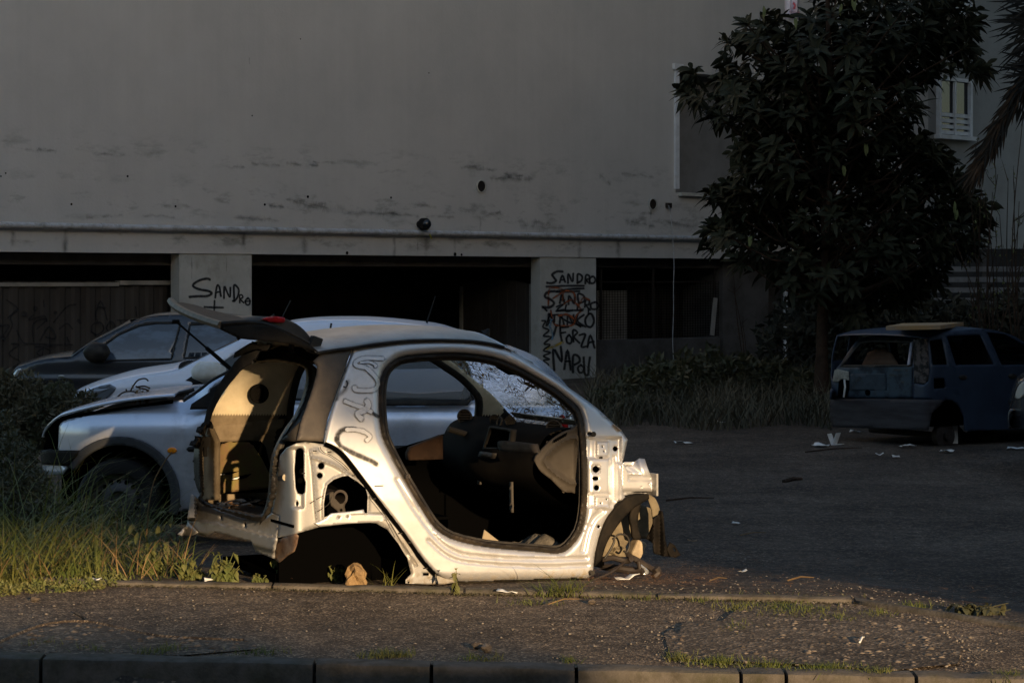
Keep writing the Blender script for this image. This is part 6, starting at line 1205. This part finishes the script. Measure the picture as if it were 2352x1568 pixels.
# --- thin bare shrubs at the right and before the dark pillar
def bare(name, base, n, H, spread, lab, leaves=0, Yd=28, group=None, mleaf='weed'):
    t = empty(name, base, lab, 'shrub', group); mb = MB(); ml = MB()
    for i in range(n):
        a = random.uniform(0, 6.28); h = H*random.uniform(.55, 1.1); tip = base+Vector((math.cos(a)*spread*random.random(), math.sin(a)*spread*.4*random.random(), h)); mid = (base+tip)/2+rv()*h*.08
        pts = spl([tuple(base+Vector((random.uniform(-.1, .1), 0, 0))), tuple(mid), tuple(tip)], 5); mb.tube([Vector(p) for p in pts], [.013*(1-.75*k/len(pts)) for k in range(len(pts))], 5, cap=False)
        for k in range(3):
            q = Vector(pts[random.randint(4, len(pts)-1)]); e = q+(rv()*.35+Vector((0, 0, .35)))*h*.25; mb.tube([q, (q+e)/2+rv()*.03, e], [.006, .005, .002], 4, cap=False)
            for _ in range(leaves): leaf(ml, q+(e-q)*random.random(), rv(), Vector((0, 0, 1)), .05, .011, .2)
    mb.build('stems', M['bark'], t)
    if leaves: ml.build('leaves', M[mleaf], t)
    return t
bare('bare_shrub', P(2270, 900, 30), 14, 2.9, .9, 'tall thin shrub with sparse small leaves under the palm', 5); bare('bare_shrub', P(2345, 900, 29), 8, 3.4, .5, 'bare stemmed shrub crossed by the right edge below the palm', 4)
bare('bare_shrub', P(1702, 880, 36), 4, 1.7, .55, 'leafless sapling before the dark pillar left of the tree', 0)
# --- undergrowth
EL = lambda x, y, Y, rx, ry, rz: (tuple(P(x, y, Y)), (rx, ry, rz))
bk = leaf_cloud('bush', [EL(1420, 935, 30, .5, .8, .35), EL(1500, 915, 31, .7, .9, .55), EL(1580, 905, 32, .7, .9, .6), EL(1650, 900, 32.5, .7, .9, .65), EL(1740, 905, 32.5, .8, .9, .6), EL(1830, 915, 32, .7, .9, .5), EL(1380, 950, 29.5, .4, .6, .25)], 15000, .07, M['bush'])
tag(bk, 'long bank of dark weeds and ivy at the foot of the sprayed pillar', 'undergrowth', kind='stuff')
pos = []
for i in range(3600):
    x = random.uniform(1345, 1910); yb_ = 985+8*math.sin(x*.02); t = random.random(); q = gp(x, yb_-t*70, 0); pos.append((q.x, q.y, -.03+.25*t))
tag(blades(pos, RNG.uniform(.25, .6, len(pos)), .014, .35, leaf_mat('dull_dry_grass', (.09, .075, .045), (.05, .05, .03), .8, 2), 'dry_grass', .8), 'pale dry grass hanging over the front of the weed bank', 'grass', kind='stuff')
hd = leaf_cloud('hedge', [EL(1850+i*75, 800+(i % 2)*20, 37.5+(i % 3)*.6, .9, .8, 1.0+.2*(i % 2)) for i in range(8)]+[EL(2000, 880, 34, 1.6, .8, .35), EL(2180, 890, 33.5, 1.6, .8, .4), EL(2340, 880, 33, 1.4, .8, .4)], 16000, .10, leaf_mat('shade_leaf', (.018, .02, .011), (.03, .03, .018), .8, 1.2)); tag(hd, 'dense dark undergrowth behind the tree and the blue wreck', 'undergrowth', kind='stuff')
sf_ = empty('slat_fence', P(2250, 760, 44), 'fence of grey horizontal slats behind the bare shrubs at the right', 'fence'); mb = MB()
for k in range(7): a, b = P(2050, 618+k*24, 46), P(2480, 618+k*24, 46); mb.box((a+b)/2, ((b-a).length, .03, .11))
mb.build('slat_panel', mat('fence_slat', (.20, .195, .19), .8, col2=(.12, .115, .11), scale=3), sf_); mb = MB()
for x in (2110, 2260, 2420): mb = MB(); a = P(x, 700, 46.06); mb.box(a, (.1, .06, 2.2)); mb.build('post', M['dark_concrete'], sf_)
gw = MB(); a, b = P(1740, 700, 47.5), P(2700, 700, 47.5); gw.box(Vector(((a.x+b.x)/2, 47.5, 1.0)), (b.x-a.x, .3, 3.1)); tag(gw.build('garden_wall', mat('dark_garden_wall', (.05, .048, .045), .95, col2=(.03, .03, .028), scale=1), None), 'dark wall closing the yard behind the slat fence', 'wall')
# bushes at the left, behind and before the silver bonnet
tag(leaf_cloud('bush', [EL(40, 955, 17.6, .45, .5, .33), EL(130, 965, 17.4, .4, .5, .30), EL(190, 975, 17.2, .22, .4, .16), EL(-60, 940, 17.8, .5, .5, .4)], 13000, .032, M['bush_brown']), 'heap of withered creeper between the dark grey car and the silver bonnet', 'bush', kind='stuff')
tag(leaf_cloud('bush', [EL(10, 1085, 14.0, .20, .5, .26), EL(45, 1130, 13.6, .20, .4, .18), EL(-70, 1050, 14.3, .35, .6, .38), EL(110, 1190, 13.3, .2, .3, .12)], 8000, .024, M['bush']), 'dark leafy weeds against the nose of the silver hatchback', 'bush', kind='stuff')
def zone(poly, n, dens=None):
    out = []
    while len(out) < n:
        x, y = rnd_in(poly)
        if dens and random.random() > dens(x, y): continue
        q = gp(x, y); out.append((q.x, q.y, q.z-.03))
    return out
GP = [(-60, 1120), (60, 1150), (160, 1190), (260, 1225), (340, 1255), (420, 1290), (470, 1330), (420, 1336), (240, 1330), (100, 1345), (-60, 1352)]
pos = [p for p in zone(GP, 5200) if mnoise.noise((p[0]*4.5, p[1]*4.5, 1))+.25*random.random() > -.08]; hh = (.07+.46*RNG.random(len(pos))**2.)*np.array([(2.0-1.35*np.clip((p[0]+2.75)/.8, 0, 1))*(.8+.7*mnoise.noise((p[0]*3, p[1]*3, 7))) for p in pos])
tag(blades(pos, hh, .0085, .42, M['grass'], 'tall_grass', 1.15, 6), 'tall green grass growing over the kerb at the left', 'grass', kind='stuff')
pos = zone(GP, 520); tag(blades(pos, RNG.uniform(.12, .50, len(pos)), .006, .5, M['dry'], 'dry_grass', 1.1, 6), 'dry brown stalks mixed into the tall grass at the left', 'grass', kind='stuff')
pos = zone([(-40,1318),(100,1322),(250,1318),(300,1340),(180,1358),(60,1362),(-40,1372)], 1500); tag(leaf_cloud('ground_cover', [((p[0], p[1], p[2]+.04), (.03, .03, .03)) for p in pos[:260]], 5200, .014, M['weed']), 'low clover spilling over the kerb at the far left', 'ground cover', kind='stuff')
mb = MB()
for i in range(120):
    x, y = rnd_in([(0,1080),(150,1150),(300,1210),(410,1270),(400,1310),(0,1320)]); q = gp(x, y); h = random.uniform(.15, .4)
    for k in range(7): leaf(mb, q+Vector((random.gauss(0, .02), random.gauss(0, .02), h*k/7)), rv()+Vector((0, -.2, .3)), Vector((0, 0, 1)), .05, .016, .5)
tag(mb.build('weeds', M['weed']), 'leafy weeds standing among the tall grass at the left', 'weeds', kind='stuff')
mb = MB()
for pts, w in (([(338,1185),(352,1110),(378,1060),(395,1038)], .004), ([(335,1240),(340,1190),(338,1185)], .005)): mb.tube([P(x, y, 12.9) for x, y in spl(pts, 5)], w, 5)
tag(mb.build('dry_stalk', M['dry']), 'single long dry stalk rising before the silver car door', 'stalk')
tw = empty('dry_branch', P(440, 945, 15.4), 'dry curled branch with withered leaves lying on the silver bonnet', 'branch'); mb = MB(); ml = MB()
for pts in (Z(5, (1020,920),(1060,860),(1120,822),(1200,820),(1240,850)), Z(5, (1170,815),(1200,760),(1240,715),(1300,702),(1330,725)), Z(5, (1130,795),(1135,818)), Z(5, (1215,770),(1260,790),(1310,800),(1350,850)), Z(5,(1220,780),(1290,770),(1345,790))): mb.tube([P(x, y, 16.3) for x, y in spl(pts, 5)], .006, 5)
for i in range(90): (x, y), = Z(5, (random.gauss(1275, 45), random.gauss(840, 28))); leaf(ml, P(x, y, 16.3+random.uniform(-.05, .05)), rv(), Vector((0, 0, 1)), .05, .008, .6)
mb.build('twigs', M['bark'], tw); ml.build('withered_leaves', M['dry'], tw)
# --- small plants along the kerb
def plant(x, y, h, n, ls, lab, m='weed', spread=.07, name='weed_plant', z=None):
    q = gp(x, y) if z is None else gp(x, y, z); t = empty(name, q, lab, 'plant'); mb = MB(); ms = MB()
    for i in range(n):
        a = random.uniform(0, 6.28); tip = q+Vector((math.cos(a)*spread*random.random(), math.sin(a)*spread*.6*random.random(), h*random.uniform(.35, 1))); ms.tube([q-Vector((0, 0, .03)), (q+tip)/2+rv()*.01, tip], [.004, .003, .002], 5)
        for k in range(6): leaf(mb, q+(tip-q)*random.uniform(.25, 1), rv()+Vector((0, -.35, -.1)), Vector((0, 0, 1)), ls*random.uniform(.6, 1.2), ls*random.uniform(.28, .42), random.uniform(.4, .9), .3)
    mb.build('leaves', M[m], t); ms.build('stems', M[m], t); return t
plant(515, 1338, .17, 26, .05, 'bushy wilted green weed on the kerb, left of the open rear of the shell', spread=.10)
plant(712, 1330, .24, 12, .055, 'tall drooping weed before the empty rear wheel arch', spread=.07); plant(655, 1335, .13, 9, .05, 'short broad-leaved weed under the torn rear corner', spread=.08)
plant(775, 1336, .10, 12, .035, 'grey-green thistle-like weed beside the ochre rock', spread=.12); plant(590, 1338, .06, 8, .03, 'tiny weed between two larger ones on the kerb', spread=.08)
plant(1047, 1362, .14, 3, .035, 'slim sunlit seedling standing before the silver sill', spread=.02); plant(440, 1330, .12, 12, .045, 'yellowish weed at the end of the tall grass', spread=.10)
plant(350, 1315, .20, 12, .05, 'leafy weed with pale round leaves in the tall grass', spread=.09); plant(2250, 1408, .05, 26, .05, 'flat dark weed growing over the kerb at the right', 'bush', .16)
plant(2275, 1010, .8, 16, .11, 'broad-leaved weed growing against the side of the blue wreck', 'bush', .45, z=0.0)
def tuft(x, y, n, h, lab, r=.05, m='grass'):
    q = gp(x, y); pos = [(q.x+random.gauss(0, r), q.y+random.gauss(0, r*.5), q.z-.02) for _ in range(n)]
    return tag(blades(pos, RNG.uniform(h*.4, h, n), .006, .55, M[m], 'grass_tuft', .8), lab, 'grass tuft')
tuft(1290, 1366, 170, .14, 'bright grass tuft growing from the kerb before the front of the sill', .06); tuft(886, 1345, 16, .20, 'few long grass blades beside the rock before the rear wheel arch', .03); tuft(1300, 1362, 6, .30, 'three tall thin blades rising from the kerb tuft', .02)
pos = []
for (x, y, sx, sy, n) in ((1650,1520,60,8,260),(1760,1530,60,8,200),(1900,1538,70,9,420),(2010,1545,40,7,160),(1560,1512,30,6,120),(1840,1405,90,12,420),(1790,1392,40,8,160),(1700,1395,50,10,140),(2020,1410,40,8,120),(1700,1440,40,14,60),(1930,1420,40,9,90),(2320,1555,30,7,160),(910,1503,35,5,170),(860,1505,40,5,90),(350,1500,40,6,130),(390,1492,30,6,90),(600,1498,60,6,100),(215,1494,30,6,60),(1100,1511,60,5,70),(1310,1518,15,5,50),(1230,1385,60,6,60),(1480,1372,50,5,90),(1600,1378,50,5,60),(100,1480,60,9,40),(1620,1370,300,4,160),(2100,1392,60,5,90)):
    for _ in range(n): q = gp(x+random.gauss(0, sx*.55), y+random.gauss(0, sy*.55), .25); pos.append((q.x, q.y, q.z-.01))
tag(blades(pos, RNG.uniform(.015, .055, len(pos)), .0045, .5, M['lawn'], 'short_grass', .7), 'short bright grass along the kerbs and in the worn pavement', 'grass', kind='stuff')
# ---------------------------------------------------------------- gravel, stones, litter
def pebbles(name, poly, n, smin, smax, m, lab, z=None, cover=None):
    V = []; fc = []; bm = bmesh.new(); bmesh.ops.create_icosphere(bm, subdivisions=1, radius=1); bv = np.array([v.co[:] for v in bm.verts]); bf_ = np.array([[v.index for v in f.verts] for f in bm.faces]); bm.free()
    for i in range(n):
        x, y = rnd_in(poly); q = gp(x, y, z) if z is not None else gp(x, y); s = smin+(smax-smin)*random.random()**3; a = random.uniform(0, 6.28); d = np.array([s*random.uniform(.8, 1.5), s*random.uniform(.7, 1.1), s*random.uniform(.4, .75)])
        v = bv*d*(1+RNG.normal(0, .13, bv.shape)); c, s_ = math.cos(a), math.sin(a); v = np.stack([v[:, 0]*c-v[:, 1]*s_, v[:, 0]*s_+v[:, 1]*c, v[:, 2]], 1)+np.array([q.x, q.y, q.z+d[2]*.02]); V.append(v); fc.append(bf_+len(bv)*i)
    me = bpy.data.meshes.new(name); me.from_pydata(np.concatenate(V).tolist(), [], np.concatenate(fc).tolist()); me.update(); me.polygons.foreach_set('use_smooth', [True]*len(me.polygons)); return tag(link(name, me, m), lab, 'gravel', kind='stuff')
M['pebble'] = mat('pebble', (.17, .14, .112), .9, col2=(.075, .06, .047), scale=14, mix=(.45, .55)); M['grit'] = mat('grit', (.20, .175, .15), .9, col2=(.09, .08, .07), scale=60)
GR = [(1525,1455),(1570,1430),(1660,1425),(1700,1395),(1760,1385),(1900,1392),(2050,1410),(2150,1440),(2210,1490),(2200,1525),(2050,1540),(1800,1525),(1540,1512)]
pg = sheet('gravel_bed', GR, lambda px, py: np.array([tuple(gp(a, b, .25)+Vector((0, 0, .004+.003*mnoise.noise((a*.02, b*.06, 3))))) for a, b in zip(px, py)]), M['dirt'], step=16, thick=0); tag(pg, kind='structure')
pebbles('gravel', GR, 1150, .004, .019, M['pebble'], 'pale gravel in the broken patch of pavement at the right', .25)
pebbles('grit', [(-40,1350),(1000,1355),(1700,1372),(2300,1440),(2380,1560),(1500,1520),(-40,1500)], 700, .0025, .008, M['grit'], 'loose grit scattered over the pavement', .25)
pebbles('gravel', [(1480,1470),(1540,1420),(1640,1400),(1720,1378),(1900,1380),(2080,1400),(2200,1430),(2270,1490),(2240,1530),(2050,1548),(1760,1530),(1500,1520)], 1300, .002, .009, M['grit'], 'fine grit spread round the broken patch of pavement at the right', .25)
PH = [(-40,1490),(40,1455),(110,1432),(200,1428),(290,1445),(380,1462),(560,1470),(600,1490),(420,1505),(-40,1505)]
ph = sheet('pothole', PH, lambda px, py: np.array([tuple(gp(a, b, .25)+Vector((0, 0, .003))) for a, b in zip(px, py)]), M['dirt'], step=16, thick=0); tag(ph, kind='structure'); pebbles('gravel', PH, 420, .005, .022, M['pebble'], 'gravel in the shallow hole of the pavement at the left', .25)
mb = MB(); mb.tube([gp(x, y, .253) for x, y in spl([(-40,1492),(40,1456),(110,1433),(200,1428),(290,1445),(380,1462),(560,1470)], 6)], .011, 6); mb.tube([gp(x, y, .25) for x, y in spl([(170,1405),(195,1418),(200,1428)], 4)], .006, 5); tag(mb.build('pothole_rim', M['pavement'], None, smooth=True), kind='structure')
pebbles('grit', [(1300,1285),(1700,1270),(2352,1340),(2352,1410),(1750,1362),(1350,1350)], 700, .003, .010, M['grit'], 'grit on the car park along the kerb')
def stone(x, y, s, lab, m='pebble', z=.25): q = gp(x, y, z); mb = MB(); mb.blob(q+Vector((0, 0, s*.35)), (s*1.2, s, s*.7), x, .35); return tag(mb.build('stone', M[m], None), lab, 'stone', 'loose stones on the pavement')
stone(1095, 1486, .020, 'pale chipped stone in the middle of the pavement', z=.25); stone(1118, 1492, .022, 'larger of two pale stones in the middle of the pavement'); stone(80, 1378, .018, 'pale stone near the left edge of the pavement'); stone(1360, 1384, .016, 'white pebble before the front wheel liner')
rk = MB(); rk.blob(P(818, 1326, 11.64), (.055, .05, .062), 5, .42, 3); tag(rk.build('rock', mat('ochre_rock', (.26, .17, .08), .95, col2=(.15, .10, .055), scale=14, bump=.01, bscale=40), None), 'ochre rock sitting in the empty rear wheel arch behind the kerb', 'rock')
M['needles'] = leaf_mat('pine_needles', (.42, .19, .06), (.22, .10, .04), .8, 8); pos = zone([(1340,1320),(1420,1290),(1560,1290),(1700,1310),(1650,1350),(1340,1352)], 1500)+zone([(1350,1250),(1900,1280),(2352,1370),(2352,1405),(1700,1362),(1350,1352)], 800)+[(q.x, q.y, .25) for q in (gp(random.uniform(0, 2300), random.choice((random.gauss(1372, 8), random.uniform(1370, 1500))), .25) for _ in range(220))]+zone([(1350,1140),(1650,1145),(1640,1210),(1400,1200)], 260)
pos = [(p[0], p[1], p[2]+.035) for p in pos]; nd = blades(pos, RNG.uniform(.02, .09, len(pos)), .005, 6, M['needles'], 'pine_needles', .2, 3)
for v in nd.data.vertices: pass
co = np.zeros(len(nd.data.vertices)*3); nd.data.vertices.foreach_get('co', co); co = co.reshape(-1, 3, order='C'); n_ = len(pos); c3 = co.reshape(n_, -1, 3); b0 = c3[:, :1, :2]; v_ = c3[:, -1:, :2]-b0; L_ = np.linalg.norm(v_, axis=2, keepdims=True); sc = np.minimum(1, .09/np.maximum(L_, 1e-6)); c3[:, :, :2] = b0+(c3[:, :, :2]-b0)*sc
c3[:, :, 2] = np.array([p[2]-.03 for p in pos])[:, None]+RNG.uniform(.036, .055, (n_, 1)); nd.data.vertices.foreach_set('co', c3.reshape(-1)); tag(nd, 'fallen pine needles drifted along the kerb and under the wheel liner', 'pine needles', kind='stuff')
def paper(x, y, w, h, lab, m='white_plastic', z=None, tilt=.0, name='litter', cat='litter'):
    q = gp(x, y) if z is None else gp(x, y, z); mb = MB(); a = random.uniform(-.6, .6); n = 5; V = []
    for i in range(n):
        for k in range(n): u, v = (i/(n-1)-.5)*w, (k/(n-1)-.5)*h; V.append(q+Vector((u*math.cos(a)-v*math.sin(a), u*math.sin(a)+v*math.cos(a), .012+abs(mnoise.noise((u*9+x, v*9, 1)))*.05+tilt*(v+h/2))))
    mb.add(V, [(i*n+k, i*n+k+1, (i+1)*n+k+1, (i+1)*n+k) for i in range(n-1) for k in range(n-1)]); o = mb.build(name, M[m], None, smooth=True); o.modifiers.new('thickness', 'SOLIDIFY').thickness = .002; return tag(o, lab, cat, 'scraps of litter')
paper(1640, 972, .30, .15, 'grey paper scrap on the asphalt below the weed bank'); paper(1885, 1026, .18, .12, 'yellowish flat scrap left of the folded white carton'); paper(2085, 1028, .16, .14, 'grey scrap on the asphalt below the wreck bumper'); paper(2175, 1040, .15, .1, 'white scrap below the white box at the wreck'); paper(2335, 1034, .22, .08, 'white scrap at the right edge of the asphalt')
paper(2020, 1048, .08, .06, 'small white scrap before the wreck'); paper(2058, 1052, .08, .06, 'tiny white scrap below the wreck drum'); paper(1965, 994, .13, .1, 'white curled scrap under the left end of the wreck bumper'); paper(1570, 1020, .2, .1, 'dull scrap on the asphalt right of the shell nose')
paper(55, 1322, .08, .05, 'white paper in the grass at the far left', tilt=.3); paper(210, 1338, .12, .03, 'crumpled white wrapper on the kerb in the grass', tilt=.3); paper(480, 1340, .05, .03, 'white scrap beside the wilted weed', tilt=.3); paper(1165, 1366, .11, .03, 'white crumpled scrap against the kerb before the sill'); paper(1705, 1315, .06, .02, 'flat cream stick on the asphalt right of the shell'); paper(1590, 1246, .07, .03, 'yellow strip on the asphalt beyond the torn liner', 'dry'); paper(1690, 1205, .06, .05, 'white chip on the dark asphalt')
paper(1440, 1335, .14, .05, 'crumpled white plastic below the loose front arms')
q = gp(1917, 1022, 0); mb = MB()
for a, b, c in (((-.10, .02, .24), (-.02, .0, .01), .11), ((.09, .04, .25), (.0, .0, .01), .12), ((.16, -.03, .02), (.0, .0, .008), .10)):
    a, b = q+Vector(a)*.55, q+Vector(b)*.55; s_ = Vector((.55, .83, 0))*c; mb.add([a-s_*.5, b-s_*.5, b+s_*.5, a+s_*.5], [(0, 1, 2, 3)])
o = mb.build('carton', M['white_plastic'], None); o.modifiers.new('thickness', 'SOLIDIFY').thickness = .006; tag(o, 'white folded carton standing open before the wreck bumper', 'carton')
q = gp(2186, 1018, 0); mb = MB(); mb.box(q+Vector((0, 0, .13)), (.13, .06, .26), .1); mb.box(q+Vector((0, -.032, .16)), (.015, .004, .06), .1); tag(mb.build('box', M['white_plastic'], None, bevel=.006), 'white upright box beside the brake drum of the wreck', 'box')
def stick(x0, y0, x1, y1, lab, r=.006, bend=.03, m='bark'):
    a, b = gp(x0, y0)+Vector((0, 0, .012)), gp(x1, y1)+Vector((0, 0, .012)); mb = MB(); mb.tube([a, (a+b)/2+Vector((0, bend, .01)), b], [r, r, r*.5], 5); tag(mb.build('stick', M[m], None), lab, 'stick', 'fallen sticks')
stick(1800, 1108, 1842, 1102, 'dark stick on the open asphalt at the right', .02); stick(1530, 1152, 1640, 1146, 'long dark twig behind the front liner', .008); stick(1810, 1337, 1870, 1330, 'pale twig on the car park right of the shell', .005, .02, 'dry'); stick(1630, 1338, 1670, 1332, 'short pale twig near the kerb right of the liner', .004, .01, 'dry'); stick(1260, 1392, 1330, 1380, 'thin straw on the pavement below the grass tuft', .003, .02, 'dry'); stick(1850, 1040, 1980, 1030, 'thin twig before the wreck', .008); stick(1975, 1480, 1985, 1468, 'short white stick on the gravel', .005, 0, 'white_plastic'); stick(1700, 1232, 1760, 1226, 'thin pale straw on the asphalt', .004, 0, 'dry')
# --- white cloth with a red mark hanging high at the top
q0 = P(1804, -60, 40.5); mb = MB(); V = []
for i in range(7):
    for k in range(9): V.append(P(1803+i*5.4, -60+k*13.2, 40.5)+Vector((0, .05*math.sin(i*1.9+k*.3), 0)))
mb.add(V, [(i*9+k, i*9+k+1, (i+1)*9+k+1, (i+1)*9+k) for i in range(6) for k in range(8)]); cl = mb.build('cloth', mat('white_cloth', (.75, .72, .78), .9, col2=(.6, .55, .62), scale=3), None, smooth=True); cl.modifiers.new('thickness', 'SOLIDIFY').thickness = .006; tag(cl, 'white cloth with a red blot hanging at the top above the tree', 'cloth')
mb = MB(); ribbon(mb, [(1823, 8), (1826, 14), (1824, 20)], 11, lambda a, b: np.array([tuple(P(x, y, 40.42)) for x, y in zip(a, b)]), soft=.8); ribbon(mb, [(1815, 28), (1835, 30)], 10, lambda a, b: np.array([tuple(P(x, y, 40.42)) for x, y in zip(a, b)]), soft=.9, alpha=.35); mb.build('red_mark', paint_mat('red_dye', (.55, .02, .03)), cl)
pts_ = []
for i in range(900):
    x = random.uniform(-3.2, 1.75); pts_.append(((x, float(yb(x))-.068-random.random()**2*.05, .247), (.018, .012, .009)))
kerb_moss = leaf_cloud('moss', pts_, 5200, .006, leaf_mat('kerb_moss', (.045, .040, .016), (.025, .02, .012), .9, 12)); tag(kerb_moss, 'dark moss and dirt along the foot of the inner kerb', 'moss', kind='stuff')
